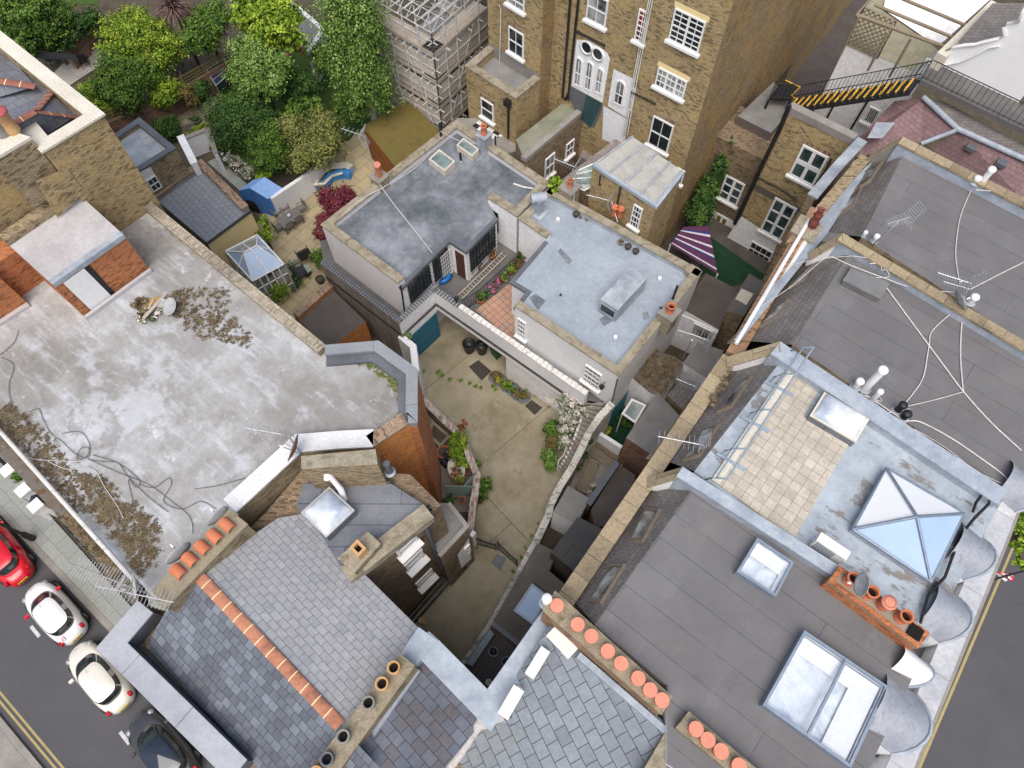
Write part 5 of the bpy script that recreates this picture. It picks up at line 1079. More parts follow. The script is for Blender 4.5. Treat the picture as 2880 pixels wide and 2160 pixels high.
# ---- pipes and vents
def vent(label, p, z, h=.7, r=.09, mat='white', cap=True, cat='vent pipe', lean=(0, 0), name='vent_pipe'):
    P = at(p, z); r_ = thing(name, label, cat, tuple(P)); top = P+Vector((lean[0], lean[1], h))
    mesh1('pipe', lambda m: m.tube([P, top], r, 12), mat, r_); 
    if cap: mesh1('cap', lambda m: m.lathe(top, [(r*1.25, -.1), (r*1.3, 0), (r*1.0, .06), (.001, .07)], 14), mat, r_)
    mesh1('flashing', lambda m: m.lathe(P, [(r*1.7, .01), (r*1.2, .06), (r*1.05, .1)], 14), 'lead', r_); return r_
vent('tall white vent pipe standing by the long blue parapet', T(21, 1180, 860), ZR, 1.5, .14)
vent('short white domed vent left of the tall white pipe', T(21, 1115, 850), ZR, .5, .12)
vent('slim white vent right of the tall white pipe', T(21, 1235, 925), ZR, .6, .09)
vent('black round vent pipe among the cables, left of two', T(21, 1385, 1005), ZR, .55, .12, 'black')
vent('black vent pipe with flat top among the cables, right of two', T(21, 1425, 1050), ZR, .4, .13, 'black')
vent('white vent pipe leaning on the stone coping of the furthest felt roof', T(20, 1900, 1225), ZR, 1.2, .13)
vent('small white domed vent beside the leaning pipe on the furthest roof', T(20, 1890, 1185), ZR+.4, .3, .12)
vent('white domed vent next to the aerial cluster on the right coping', T(21, 1860, 300), ZR+.1, .4, .13)
vent('small white domed vent at the foot of the lattice aerial', T(20, 1240, 1560), ZR, .3, .1)
vent('tiny white vent left of the lattice aerial', T(20, 1170, 1530), ZR, .25, .07)
vent('white domed vent on the slates at the bottom edge', T(12, 2170, 1610), 11.0, .35, .14)
vent('grey standing flue with white dome behind the eight pot chimney', T(12, 1325, 590), 12.6, .8, .13)
vent('black iron flue by the left end of the eaves kerb', T(11, 315, 1400), 10.9, .9, .13, 'leaddk', cap=False)
wf = thing('white_bent_flue', 'white bent plastic flue standing on the grey lead flat by the square dome', 'flue', tuple(at(T(11, 15, 1560), 10.45)))
mesh1('pipe', lambda m: m.tube([at(T(11, 20, 1575), 10.45), at(T(11, -5, 1510), 11.1), at(T(1, 2135, 1420), 11.8), at(T(1, 2115, 1395), 11.9), at(T(1, 2120, 1450), 11.7)], .12, 10), 'white', wf)
vent('black soil pipe at the right corner of the pale blue roof, upper of two', T(11, 2145, 285), 6.7, 1.2, .06, 'black', cap=False)
vent('black soil pipe by the right coping of the pale blue roof, lower of two', T(11, 2045, 415), 6.3, 1.1, .07, 'black', cap=False)
vent('black vent pipe at the back corner of the dark flat roof', T(10, 650, 915), 6.2, 1.3, .07, 'black', cap=False)
vent('dark short vent pipe beside the greenish rooflight', T(10, 775, 1045), 6.2, .6, .07, 'black', cap=False)
vent('black vent pipe beside the grey chimney', T(10, 1000, 970), 6.2, 1.0, .05, 'black', cap=False)
vent('round black vent on the low dark flat, left of two', T(12, 985, 905), 2.95, .15, .13, 'black')
vent('round black vent on the low dark flat, right of two', T(12, 1068, 970), 2.95, .15, .13, 'black')
for x, y, l in ((1420, 262, 'small black stub outlet on the pale blue roof'),): vent(l, T(11, x, y), 6.3, .18, .05, 'black', cap=False)
for x, y, l in ((1775, 528, 'white domed outlet near the front of the pale blue roof'), (2062, 148, 'white domed outlet near the back of the pale blue roof'), (1400-960*0, 0, '')):
    if l: vent(l, T(11, x, y), 6.3, .1, .09, 'white')
vent('white domed outlet behind the felt litter on the pale blue roof', T(10, 1403, 1425), 6.3, .1, .09)
# blue grey cowl by the white wall
CW = thing('lead_cowl', 'pale lead cowl vent at the back left corner of the pale blue roof', 'vent', tuple(at(T(10, 1280, 1370), 6.3)))
p = at(T(10, 1275, 1380), 6.3); mesh1('body', lambda m: m.box(p+Vector((0, 0, .55)), (.45, .45, 1.1), ANG), 'leadlt', CW); mesh1('cap', lambda m: m.tube([p+Vector((-.4, -.05, 1.15)), p+Vector((.4, .1, 1.15))], .28, 10), 'leadlt', CW)
mesh1('base', lambda m: m.box(p+Vector((0, 0, .05)), (.9, .9, .1), ANG), 'leadlt', CW)
# ---- air conditioning units
def fan(m, c, n, r): pass
def acunit(label, q, z, h, grp=None, wires=True):
    P = [at(T(12, *c), z) for c in q] if isinstance(q[0][0], int) else q
    P = ccw(P); c = sum(P, Vector())/4; r = thing('air_conditioner', label, 'air conditioner', (c.x, c.y, z-h), grp)
    e = [(P[(i+1) % 4]-P[i]).length for i in range(4)]; i0 = 0 if e[0] > e[1] else 1
    u = (P[(i0+1) % 4]-P[i0]).normalized(); v = Vector((-u.y, u.x, 0)); L = e[i0]; Wd = e[(i0+1) % 4]
    ax = (u, v, Vector((0, 0, 1)))
    mesh1('casing', lambda m: m.box(c-Vector((0, 0, h/2+.02)), (L*.97, Wd*.9, h-.04), ax=ax), 'acw', r); mesh1('lid', lambda m: m.box(c-Vector((0, 0, .025)), (L, Wd, .05), ax=ax), 'acw', r)
    s = 1 if v.dot(-c) > 0 else -1
    mm = MB()
    for k in range(9): mm.box(c+v*(s*Wd*.46)+Vector((0, 0, -.12-.07*k)) - u*L*.12, (L*.6, .02, .02), ax=ax)
    for k in range(9): mm.box(c+v*(s*Wd*.465)+u*(L*(-.4+.07*k))+Vector((0, 0, -.4)), (.02, .02, .6), ax=ax)
    mm.build('grille', M['grey'], r)
    mesh1('valve_cover', lambda m: m.box(c+u*(L*.5+.03)-Vector((0, 0, h*.6)), (.08, Wd*.5, h*.35), ax=ax), 'acw', r)
    for k in (-.35, .35): mesh1('foot', lambda m: m.box(c+u*L*k-Vector((0, 0, h+.03)), (.08, Wd*1.15, .07), ax=ax), 'black', r)
    return r
M['acw'] = m_flat('off_white_metal', (.70, .69, .65), .5, var=.06)

acunit('white air conditioner beside the eight pot chimney, uppermost of three', ((1392, 735), (1535, 888), (1468, 952), (1324, 800)), 11.9, .9)
acunit('white air conditioner in the middle of three by the lead parapet', ((1298, 865), (1354, 908), (1246, 1086), (1186, 1044)), 11.6, .9)
acunit('white air conditioner nearest the slates, lowest of three', ((1122, 1115), (1187, 1165), (1080, 1352), (1006, 1300)), 11.6, .9)
acunit('cream air conditioner with exposed grille beside the stone slabs', [at(T(22, *c), ZR+.85) for c in ((905, 135), (1092, 258), (1058, 312), (865, 180))], ZR+.85, .8)
# ---- curved lead dormers towards the street
M['leadbay'] = m_roof('curved_lead_roof', [(.21, .23, .27), (.29, .31, .35), (.37, .39, .43)], .9, seams=(1.1, 9, .12, .02), seamc=(.2, .21, .24), fine=8, rough=.5)
u_ = (at(T(22, 1475, 1680), ZR)-at(T(22, 2105, 130), ZR)).normalized(); o_ = -inn
def dormer(label, pc, w=2.3, d=2.4, z=ZR-.25, mat='leadbay'):
    c = at(T(22, *pc), z); r = thing('curved_dormer', label, 'dormer', (c.x, c.y, z-1.5), 'curved lead dormers along the street front')
    rows = []
    for k in range(9):
        s = -1+2*k/8; rr = []
        for j in range(9):
            t = j/8; rr.append(c+u_*(w/2*s)+o_*(-d*.5+d*t*math.sqrt(max(0, 1-.5*s*s)))+Vector((0, 0, .6*(1-s*s)+.15-.3*t)))
        rows.append(rr)
    mesh1('lead_roof', lambda m: m.grid(rows, flip=True), mat, r)
    e = [row[-1] for row in rows]; mesh1('front', lambda m: m.grid([e, [V3(p, z-1.6) for p in e]]), 'white', r)
    for k in (0, 8): mesh1('cheek', lambda m: m.grid([rows[k], [V3(p, z-1.6) for p in rows[k]]]), 'render', r)
    mesh1('lead_edge', lambda m: m.tube([p+Vector((0, 0, .03)) for p in e], .05, 6), 'leadlt', r)
dormer('curved lead dormer by the upper end of the street parapet', (1850, 270), 1.75, 1.3)
dormer('curved lead dormer below the glass pyramid', (1690, 665), 1.75, 1.3)
dormer('curved lead dormer beside the largest rooflight, with a white cable over it', (1385, 1330), 2.0, 1.6)
dormer('dormer with white sheet sides beside the bare square flue', (1470, 1010), 1.0, 1.1, mat='white')
dormer('curved lead dormer cut by the right edge beyond the coping end', (2170, -150), 1.6, 1.3)
# black hose on the corner
HS = mesh1('black_hose', lambda m: m.tube([at(T(21, x, y), ZR+.35) for x, y in ((1880, 1659), (1900, 1600), (1940, 1545), (1985, 1560), (1985, 1605), (1930, 1659), (1890, 1700))]+[at(T(22, x, y), ZR+.25) for x, y in ((1800, 150), (1700, 420), (1590, 540), (1540, 720))], .05, 6), 'black'); tag(HS, 'thick black cable looped at the roof corner and running down past the glass pyramid', 'cable')
# ---- cables on the felt roof
def cable(label, pts, z, r=.018, mat='cablew', sag=0):
    o = mesh1('roof_cable', lambda m: m.tube(smooth(pts, z), r, 5, cap=False), mat); tag(o, label, 'cable', None); return o
def smooth(pts, z, n=5):
    P = [at(p, (z[i] if isinstance(z, (list, tuple)) else z)) for i, p in enumerate(pts)]; out = []
    for i in range(len(P)-1):
        p0, p1, p2, p3 = P[max(0, i-1)], P[i], P[i+1], P[min(len(P)-1, i+2)]
        for k in range(n):
            t = k/n; out.append(.5*((2*p1)+(p2-p0)*t+(2*p0-5*p1+4*p2-p3)*t*t+(3*p1-p0-3*p2+p3)*t**3))
    return out+[P[-1]]
M['cablew'] = m_flat('white_cable', (.60, .57, .54), .6); M['cableb'] = m_flat('dark_cable', (.10, .10, .10), .6)
c21 = lambda *c: [T(21, x, y) for x, y in c]; zc = ZR+.04
cable('white cable running from the hatch corner diagonally to the street side', c21((1320, 205), (1500, 450), (1700, 720), (1820, 880), (2000, 1080), (2195, 1260)), zc, .03)
cable('white cable dropping straight from the dish on the coping', c21((1825, 260), (1805, 480), (1800, 660), (1818, 880)), zc, .028)
cable('white cable bending from the dish towards the black vent pipes', c21((1780, 340), (1620, 480), (1595, 590), (1560, 780), (1500, 880), (1435, 960)), zc, .024)
cable('thin white cable from the black vents to the cable junction', c21((1450, 975), (1640, 930), (1818, 880)), zc, .018)
cable('double white cable curving along the blue parapet to the street', c21((1250, 940), (1350, 1010), (1450, 1065), (1540, 1075), (1740, 1180), (1960, 1330), (2090, 1430), (2110, 1480), (2090, 1515)), zc, .03)
cable('thin white cable along the blue parapet below the double one', c21((1500, 1120), (1700, 1240), (1900, 1390), (2090, 1485)), zc, .016)
cable('white cable from the far left post over the hatch to the aerial cluster', c21((960, 0), (1100, 65), (1300, 140), (1450, 195), (1600, 222), (1760, 235)), (ZR+.8, ZR+.5, ZR+.45, ZR+.2, ZR+.3, ZR+.6), .02)
cable('white cable crossing the furthest felt roof down to the aerial cluster', [T(20, 1870, 1230), T(20, 1800, 1400), T(20, 1770, 1600), T(21, 1775, 60), T(21, 1800, 200)], zc, .022)
cable('white cable leaving the aerial cluster to the right edge', c21((1865, 215), (2050, 120), (2230, 30)), ZR+.9, .02)
cable('curly loose white cable behind the hatch', c21((1105, 0), (1190, 10), (1230, 0), (1250, 40), (1210, 50), (1280, 50), (1290, 90), (1320, 90), (1335, 135), (1250, 140)), ZR+.42, .016)
cable('white cable from the vent on the furthest roof to the right edge', [T(20, 1900, 1230), T(20, 2050, 1245), T(20, 2250, 1290)], ZR+.5, .02)
cable('tangle of pale cables beside the white vent pipes', c21((1150, 890), (1210, 920), (1180, 900), (1250, 930), (1290, 940), (1260, 900), (1230, 920), (1300, 1000), (1380, 1020), (1460, 1050), (1470, 990), (1400, 1010), (1370, 1000)), zc, .015)
cable('pair of thin wires spanning from the rear parapet to the upper roof', c21((500, 330), (700, 200), (900, 30), (960, 5)), (11.4, ZR, ZR+1, ZR+1.2), .014)
cable('thin wire spanning beside the brick parapet', c21((480, 345), (650, 90), (900, 20), (1100, 0)), (11.4, ZR, ZR+1, ZR+1.2), .012)
cable('grey wire across the blue grey slates', [T(12, x, y) for x, y in ((1380, 1090), (1500, 1180), (1620, 1330), (1720, 1430), (1900, 1540), (2000, 1620))], (10.6, 10.8, 10.95, 11.1, 11.2, 11.3), .014, 'cableb')
for l, pts in (('dark cable loop at the left of the silver roof', ((0, 655), (60, 680), (90, 720), (60, 820), (60, 900), (80, 950))), ('dark cable crossing the left edge by the rooftop boxes', ((120, 480), (90, 560), (0, 640))),
        ('long tangled dark cable over the brown litter', ((190, 1010), (250, 990), (280, 1060), (330, 1150), (400, 1200), (500, 1290), (640, 1330), (760, 1340), (830, 1430), (960, 1560), (1090, 1659))),
        ('dark cable coil at the middle of the tangle', ((400, 1150), (520, 1140), (580, 1220), (560, 1300), (500, 1310), (520, 1250), (570, 1240), (580, 1290), (540, 1310), (500, 1340))),
        ('dark cable looping right of the coil', ((600, 1290), (760, 1340), (900, 1450), (880, 1500), (830, 1450), (860, 1600), (820, 1659))),
        ('dark cable arcing over the lower silver roof', ((900, 1480), (1000, 1500), (1090, 1440), (1110, 1480), (1060, 1590), (1180, 1640), (1300, 1590), (1400, 1640))),
        ('dark cable crossing the tangle to the party chimney', ((560, 1310), (760, 1400), (960, 1480), (1110, 1590), (1230, 1690), (1250, 1800)))):
    cable(l, [T(1, x, y) for x, y in pts], 10.95, .012, 'cableb')
for l, pts, mt in (('white cable from the gutter edge to the coil', ((165, 1300), (260, 1320), (500, 1330), (570, 1310)), 'cablew'), ('pale cable down through the brown litter', ((310, 1330), (430, 1380), (600, 1380), (680, 1500), (760, 1620), (800, 1700)), 'cablew')):
    cable(l, [T(1, x, y) for x, y in pts], 10.96, .014, mt)
cable('dark wire across the silver roof near the brick stack', [T(1, x, y) for x, y in ((1260, 1510), (1400, 1490), (1550, 1450), (1680, 1420))], 10.94, .012, 'cableb')
cable('white cable across the dark flat roof from the aerial mast', [T(10, x, y) for x, y in ((245, 1190), (330, 1310), (450, 1460), (590, 1640))], 6.9, .022)
cable('pale cable along the rear parapet of the dark flat roof', [T(10, x, y) for x, y in ((0, 1400), (130, 1290), (260, 1220), (470, 1095), (600, 960), (640, 870))], (6.6, 6.6, 6.9, 6.25, 6.3, 6.6), .02)
cable('thin white cable near the black vent and grey chimney', [T(10, x, y) for x, y in ((640, 850), (760, 910), (900, 940), (1000, 980))], (7, 6.7, 6.3, 6.3), .015)
LP = mesh1('loose_pipe', lambda m: m.tube([at(T(10, x, y), 6.22) for x, y in ((1115, 1190), (1180, 1212), (1245, 1222))], .05, 6), 'whitecop'); tag(LP, 'short white pipe lying on the dark flat roof', 'pipe')
# ---- aerials
def yagi(label, a, b, za, zb, n=10, el=.5, mast=None, refl=False, mat='alu', r=.012, group=None):
    A, B = at(a, za), at(b, zb); root = thing('tv_aerial', label, 'aerial', tuple(A), group); d = (B-A).normalized(); s = d.cross(Vector((0, 0, 1))).normalized()
    mesh1('boom', lambda m: m.tube([A, B], r*1.7, 6), mat, root)
    mm = MB(); up = s.cross(d)
    for i in range(n):
        p = lerp(A, B, (i+.3)/n); l = el*(.8+.3*i/n)/2; mm.tube([p-s*l+up*.0, p+s*l], r*.8, 4)
        if refl == 'x': mm.tube([p-up*l, p+up*l], r*.8, 4)
    mm.build('elements', M[mat], root)
    if refl:
        q = lerp(A, B, .93); mm = MB()
        for k in range(7):
            for sg in (-1, 1): o = up*(.06+.09*k)*sg+d*(.04*k); mm.tube([q+o-s*.28, q+o+s*.28], r*.8, 4)
        for k in (-.2, .2): mm.tube([q+s*k+up*.6+d*.2, q+s*k, q+s*k-up*.6+d*.2], r, 4)
        mm.build('reflector', M[mat], root)
    if mast: mesh1('mast', lambda m: m.tube([at(p, z) for p, z in mast], .028, 8), mat, root)
    return root
yagi('lattice TV aerial on grey mast at the near end of the furthest felt roof', T(20, 1330, 1450), T(20, 1480, 1405), ZR+2.1, ZR+2.1, 12, .5, [(T(20, 1230, 1590), ZR), (T(20, 1345, 1480), ZR+1.9), (T(20, 1400, 1440), ZR+2.1)], True)
yagi('white TV aerial above the dish on the right coping', T(21, 1655, 108), T(21, 1870, 178), ZR+2.2, ZR+2.2, 14, .35, [(T(21, 1800, 265), ZR+.3), (T(21, 1805, 165), ZR+2.2)], True)
yagi('second TV aerial crossing the first above the right coping', T(21, 1690, 165), T(21, 1860, 215), ZR+1.8, ZR+1.8, 8, .35, [(T(21, 1815, 270), ZR+.3), (T(21, 1820, 200), ZR+1.8)])
yagi('TV aerial standing over the silver roof near the brown dish', T(1, 1585, 1112), T(1, 1850, 1160), 12.6, 12.6, 8, .75, [(T(1, 1945, 1270), 11.2), (T(1, 1870, 1170), 12.6)], 'x')
yagi('upper of two long TV aerials over the pavement at the roof corner', T(2, 485, 345), T(2, 820, 475), 12.6, 12.6, 18, .75, [(T(2, 950, 525), 11.3), (T(2, 780, 465), 12.6)], 'x')
yagi('lower of two long TV aerials over the pavement at the roof corner', T(2, 615, 478), T(2, 1125, 585), 12.3, 12.3, 20, .6, [(T(2, 960, 540), 11.3), (T(2, 950, 545), 12.3)])
yagi('TV aerial on a tall lattice mast by the patio, behind the dark flat roof', T(10, 0, 832), T(10, 140, 880), 10.0, 10.0, 5, .6, [(T(10, 245, 1190), 6.8), (T(10, 150, 880), 10.0)], True)
yagi('TV aerial with tall reflector by the link roof', T(10, 1382, 1030), T(10, 1520, 1085), 8.7, 8.7, 9, .5, [(T(10, 1505, 1310), 6.8), (T(10, 1522, 1100), 8.7)], True)
yagi('TV aerial lying low behind the rear party wall', T(10, 1590, 1262), T(10, 1740, 1300), 7.4, 7.4, 9, .4, [(T(10, 1790, 1440), 6.6), (T(10, 1750, 1300), 7.4)], True)
yagi('TV aerial in front of the blue mural yard', T(21, -30, 480), T(21, 170, 545), 7.6, 7.6, 10, .6, [(T(21, 0, 665), 3.3), (T(21, 60, 545), 7.6)], True)
yagi('small TV aerial above the leaf littered roof', T(21, -40, 795), T(21, 90, 850), 7.2, 7.2, 9, .5, [(T(21, 60, 900), 5), (T(21, 80, 845), 7.2)], True)
yagi('TV aerial with large reflector in front of the lowest mansard window', T(11, 2050, 1168), T(21, 130, 1225), 12.4, 12.4, 9, .6, [(T(21, 175, 1270), ZR-1), (T(21, 130, 1225), 12.4)], True)
# ---- satellite dishes
def dish(label, p, z, r=.4, ax=(0, -1, .6), mat='dishg', arm=True, back=True, foot=None):
    P = at(p, z); a = Vector(ax).normalized(); root = thing('satellite_dish', label, 'satellite dish', tuple(P))
    mesh1('reflector', lambda m: m.lathe(P, [(.001, 0), (r*.5, r*.06), (r*.85, r*.17), (r, r*.24), (r*1.0, r*.27), (r*.84, r*.2), (r*.5, r*.09), (.001, .03)], 24, ax=a), mat, root)
    s = a.cross(Vector((0, 0, 1))).normalized(); dn = s.cross(a)
    if arm:
        mesh1('arm', lambda m: m.tube([P-dn*r*.0-a*.02+Vector((0, 0, -r*.9)), P+a*r*1.1+Vector((0, 0, -r*.5))], .018, 5), 'grey', root); mesh1('receiver', lambda m: m.tube([P+a*r*1.05+Vector((0, 0, -r*.48)), P+a*r*1.3+Vector((0, 0, -r*.42))], .04, 8), 'white', root)
    f = at(*foot) if foot else P+Vector((0, 0, -r*1.2)); mesh1('bracket', lambda m: m.tube([f, P-a*.06], .025, 6), 'grey', root)
    return root
M['dishg'] = m_flat('grey_dish', (.36, .37, .38), .5); M['rust'] = m_plain('rusty_brown', [(.16, .09, .055), (.24, .15, .10)], 3, 14, .8, .2)
dish('grey satellite dish in front of the open terracotta pots', T(22, 1175, 475), 14.0, .36, (-.95, .2, .22), foot=(T(22, 1110, 450), 13.2))
dish('grey satellite dish below the aerial cluster on the right coping', T(21, 1782, 290), ZR+.6, .42, (.85, .2, .4))
dish('brown rusty satellite dish on a pole by the brick stack', T(1, 1920, 1250), 12.0, .52, (-.8, .15, .35), 'rust', foot=(T(1, 1950, 1275), 11.25))
dish('dark satellite dish seen edge on beside the topmost half round cap', T(2, 1425, 40), 12.0, .45, (-.75, .65, .12), foot=(T(2, 1440, 70), 11.6))
dish('grey satellite dish seen edge on beside the lowest half round caps', T(2, 1170, 285), 12.0, .5, (-.75, .65, .12), foot=(T(2, 1190, 300), 11.6))
dish('loose grey satellite dish lying by the rubbish heap', T(1, 1108, 330), 11.2, .38, (-.4, -.3, .9), arm=False, foot=(T(1, 1090, 340), 10.95))
dish('small dish lying inside the rubbish heap', T(1, 1048, 308), 11.15, .22, (0, -.1, 1), arm=False, foot=(T(1, 1048, 310), 10.95))
dish('dish on the roof corner above the railings', T(2, 890, 475), 11.9, .42, (-.8, -.3, .45), 'whitecop', foot=(T(2, 930, 520), 11.3))
# grilled mansard windows
def mwin(root, c, fr, mat='glasscur'):
    a, b, cc_, d = fr; n = (b-a).cross(cc_-a).normalized(); n = n if n.z > 0 else -n
    def on(p):
        dd = ray(p); o = Vector((0, 0, H)); return o+dd*(n.dot(a-o)/n.dot(dd))+n*.12
    q = [on(p) for p in c]; w = MB(); cnt = sum(q, Vector())/4; inn_ = [lerp(p, cnt, .16) for p in q]
    for i in range(4):
        j = (i+1) % 4; w.face([q[i], q[j], inn_[j], inn_[i]]); w.face([q[i]-n*.16, q[j]-n*.16, q[j], q[i]])
    wo = w.build('roof_window', M['wood2'], root); mesh1('pane', lambda m: m.face([p-n*.02 for p in inn_]), mat, wo); return wo
M['wood2'] = m_flat('grey_brown_frame', (.16, .13, .10), .6)
mwin(RT2, [T(21, 415, 800), T(21, 455, 785), T(21, 320, 985), T(21, 225, 1025)], S2); mwin(RT2, [T(21, 140, 1130), T(21, 240, 1100), T(21, 120, 1300), T(21, 0, 1340)], S2)
mwin(RT1, [T(12, 1975, -10), T(12, 2075, -10), T(12, 1960, 200), T(12, 1872, 200)], S1); mwin(RT1, [T(12, 1760, 350), T(12, 1848, 345), T(12, 1690, 600), T(12, 1610, 590)], S1)
mwin(RT3, [T(21, 640, 320), T(21, 690, 285), T(21, 620, 400), T(21, 495, 470)], S3); mwin(RT3, [T(21, 790, 120), T(21, 850, 60), T(21, 790, 155), T(21, 690, 215)], S3)
mwin(RT4, [T(20, 1175, 1130), T(20, 1300, 1050), T(20, 1220, 1175), T(20, 1100, 1255)], S4); mwin(RT4, [T(20, 1050, 1320), T(20, 1165, 1220), T(20, 1110, 1340), T(20, 995, 1410)], S4)
# ---------------------------------------------------------------- foliage
def m_leaf(name, stops):
    t = NT(name); a = t.n.new('ShaderNodeAttribute'); a.attribute_name = 'leaf_tone'; c = t.ramp(a.outputs['Fac'], [(i/(len(stops)-1), s) for i, s in enumerate(stops)])
    t.b.inputs['Subsurface Weight'].default_value = 0
    return t.out(c, .6, 0, .25)
LEAF = dict(mid=((.012, .03, .006), (.05, .11, .015), (.10, .19, .025), (.17, .27, .04)), dark=((.008, .022, .006), (.025, .07, .014), (.055, .125, .022), (.10, .18, .035)),
    lime=((.03, .06, .008), (.12, .21, .015), (.23, .34, .025), (.36, .46, .05)), birch=((.02, .05, .01), (.09, .17, .025), (.16, .27, .05), (.26, .37, .11)),
    olive=((.03, .045, .012), (.11, .13, .035), (.20, .215, .055), (.30, .29, .09)), red=((.04, .008, .012), (.11, .015, .03), (.19, .03, .05), (.28, .06, .08)),
    purple=((.04, .02, .025), (.11, .05, .06), (.20, .11, .11), (.26, .17, .12)), yel=((.06, .08, .01), (.16, .18, .02), (.30, .30, .04), (.42, .38, .06)),
    flower=((.03, .07, .015), (.10, .16, .05), (.55, .50, .46), (.78, .70, .68)), pink=((.03, .07, .015), (.07, .13, .03), (.55, .08, .25), (.70, .20, .40)), litter=((.03, .022, .012), (.12, .085, .045), (.20, .15, .08), (.27, .23, .15)),
    heather=((.05, .06, .015), (.13, .11, .03), (.22, .17, .05), (.16, .10, .05)), redfl=((.03, .07, .015), (.07, .13, .03), (.45, .02, .03), (.55, .04, .04)), fern=((.03, .06, .01), (.09, .16, .02), (.16, .24, .03), (.22, .30, .05)))
for k, s in LEAF.items(): M['leaf_'+k] = m_leaf(k+'_leaves', s)
M['bark'] = m_plain('bark', [(.07, .055, .04), (.13, .105, .08)], 3, 12, .95, .6, stretch=(2, 2, .5)); M['barkw'] = m_plain('pale_bark', [(.30, .29, .26), (.48, .46, .42)], 3, 12, .9, .4)
def leafmesh(name, blobs, n, size, mat, parent=None, flat=.5, off=None, droop=0, aspect=.62, surf=.75, dens=None, **k):
    """blobs: (centre, (rx,ry,rz)); n leaves in all, as clumps on twigs through the volume"""
    n = int(n*1.25); size *= .86
    vol = np.array([b[1][0]*b[1][1]*b[1][2] for b in blobs])**.7; cnt = np.maximum(1, (n*vol/vol.sum()).astype(int)); P = []; Nn = []; br = []
    for (c, r), m in zip(blobs, cnt):
        nt_ = max(5, m//22); d = rng.normal(size=(nt_, 3)); d /= np.linalg.norm(d, axis=1)[:, None]
        rad = surf+(1-surf)*rng.random(nt_)**1; rad *= np.where(rng.random(nt_) < .22, rng.random(nt_), 1); rad *= 1+.2*rng.normal(size=nt_)
        tc = d*rad[:, None]; idx = rng.integers(0, nt_, m); cs = .15
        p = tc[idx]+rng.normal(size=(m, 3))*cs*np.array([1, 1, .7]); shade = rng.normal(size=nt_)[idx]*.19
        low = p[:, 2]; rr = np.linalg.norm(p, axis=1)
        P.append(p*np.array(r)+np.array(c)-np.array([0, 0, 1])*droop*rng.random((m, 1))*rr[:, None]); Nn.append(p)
        br.append(np.clip(.36+.20*low+.22*(rr-.7)+shade+rng.normal(size=m)*.2, 0, 1))  # crown shade painted into the leaf tone: darker low down and deep inside
    P = np.concatenate(P); Nn = np.concatenate(Nn); br = np.concatenate(br); m = len(P)
    Nn = Nn/np.maximum(1e-3, np.linalg.norm(Nn, axis=1))[:, None]+rng.normal(size=(m, 3))*.7+np.array([0, 0, flat]); Nn /= np.linalg.norm(Nn, axis=1)[:, None]
    a = rng.normal(size=(m, 3)); a[:, 2] -= droop*1.5; u = a-(a*Nn).sum(1)[:, None]*Nn; u /= np.linalg.norm(u, axis=1)[:, None]; v = np.cross(Nn, u)
    s = (size*(.6+.8*rng.random(m)))[:, None]
    vs = np.stack([P-u*s, P+v*s*aspect-u*s*.1, P+u*s, P-v*s*aspect-u*s*.1], 1).reshape(-1, 3)
    me = bpy.data.meshes.new(name); me.vertices.add(4*m); o3 = OFF.get(parent, Vector((0, 0, 0))) if off is None else off; vs = vs-np.array(o3); me.vertices.foreach_set('co', vs.ravel())
    me.loops.add(4*m); me.loops.foreach_set('vertex_index', np.arange(4*m)); me.polygons.add(m); me.polygons.foreach_set('loop_start', np.arange(m)*4); me.polygons.foreach_set('loop_total', np.full(m, 4))
    at_ = me.attributes.new('leaf_tone', 'FLOAT', 'FACE'); at_.data.foreach_set('value', br); me.update(); me.materials.append(M['leaf_'+mat])
    o = bpy.data.objects.new(name, me); COL.objects.link(o); o.parent = parent; OFF[o] = o3; return tag(o, **k)
def pxr(p, r, z):   # metres that r photo pixels (tile scale) span at height z
    d = ray(p); return r/2.304/FOC*((H-z)/-d.z)
def tree(name, label, blobs, mat, n=9000, size=.09, trunk=True, bark='bark', group=None, cat='tree', droop=0, second=None, base=None, flat=.5, surf=.75, vs=.85):
    """blobs: (tile,x,y,r,z[,zr])"""
    B = []
    for b in blobs:
        p = T(b[0], b[1], b[2]); c = at(p, b[4]); r = pxr(p, b[3], b[4])*(.9 if n > 7000 else 1); B.append((tuple(c), (r, r, b[5] if len(b) > 5 else r*vs)))
    zb = 0 if base is None else base; cx = sum(b[0][0] for b in B)/len(B); cy = sum(b[0][1] for b in B)/len(B)
    root = thing(name, label, cat, (cx, cy, zb), group); zmax = max(b[0][2] for b in B)
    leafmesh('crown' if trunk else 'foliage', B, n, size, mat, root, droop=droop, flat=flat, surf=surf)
    if second: leafmesh('flowers', B, second[1], second[2], second[0], root, surf=.95)
    if trunk:
        zlow = min(b[0][2]-b[1][2]*.5 for b in B); f = Vector((cx, cy, max(zb+.5, zlow))); r0 = .05+.022*zmax
        mesh1('trunk', lambda m: m.tube([(cx+.1, cy, zb), (cx+.04, cy+.05, (zb+f.z)/2), tuple(f)], [r0, r0*.85, r0*.7], 8), bark, root)
        for c, r in B[:7]:
            c = Vector(c); mid = lerp(f, c, .5)+Vector((random.uniform(-.2, .2), random.uniform(-.2, .2), .15)); mesh1('limb', lambda m: m.tube([f-Vector((0, 0, .2)), mid, c, c+Vector((random.uniform(-.3, .3), random.uniform(-.3, .3), r[2]*.6))], [r0*.6, r0*.4, r0*.22, r0*.08], 6), bark, root)
    return root
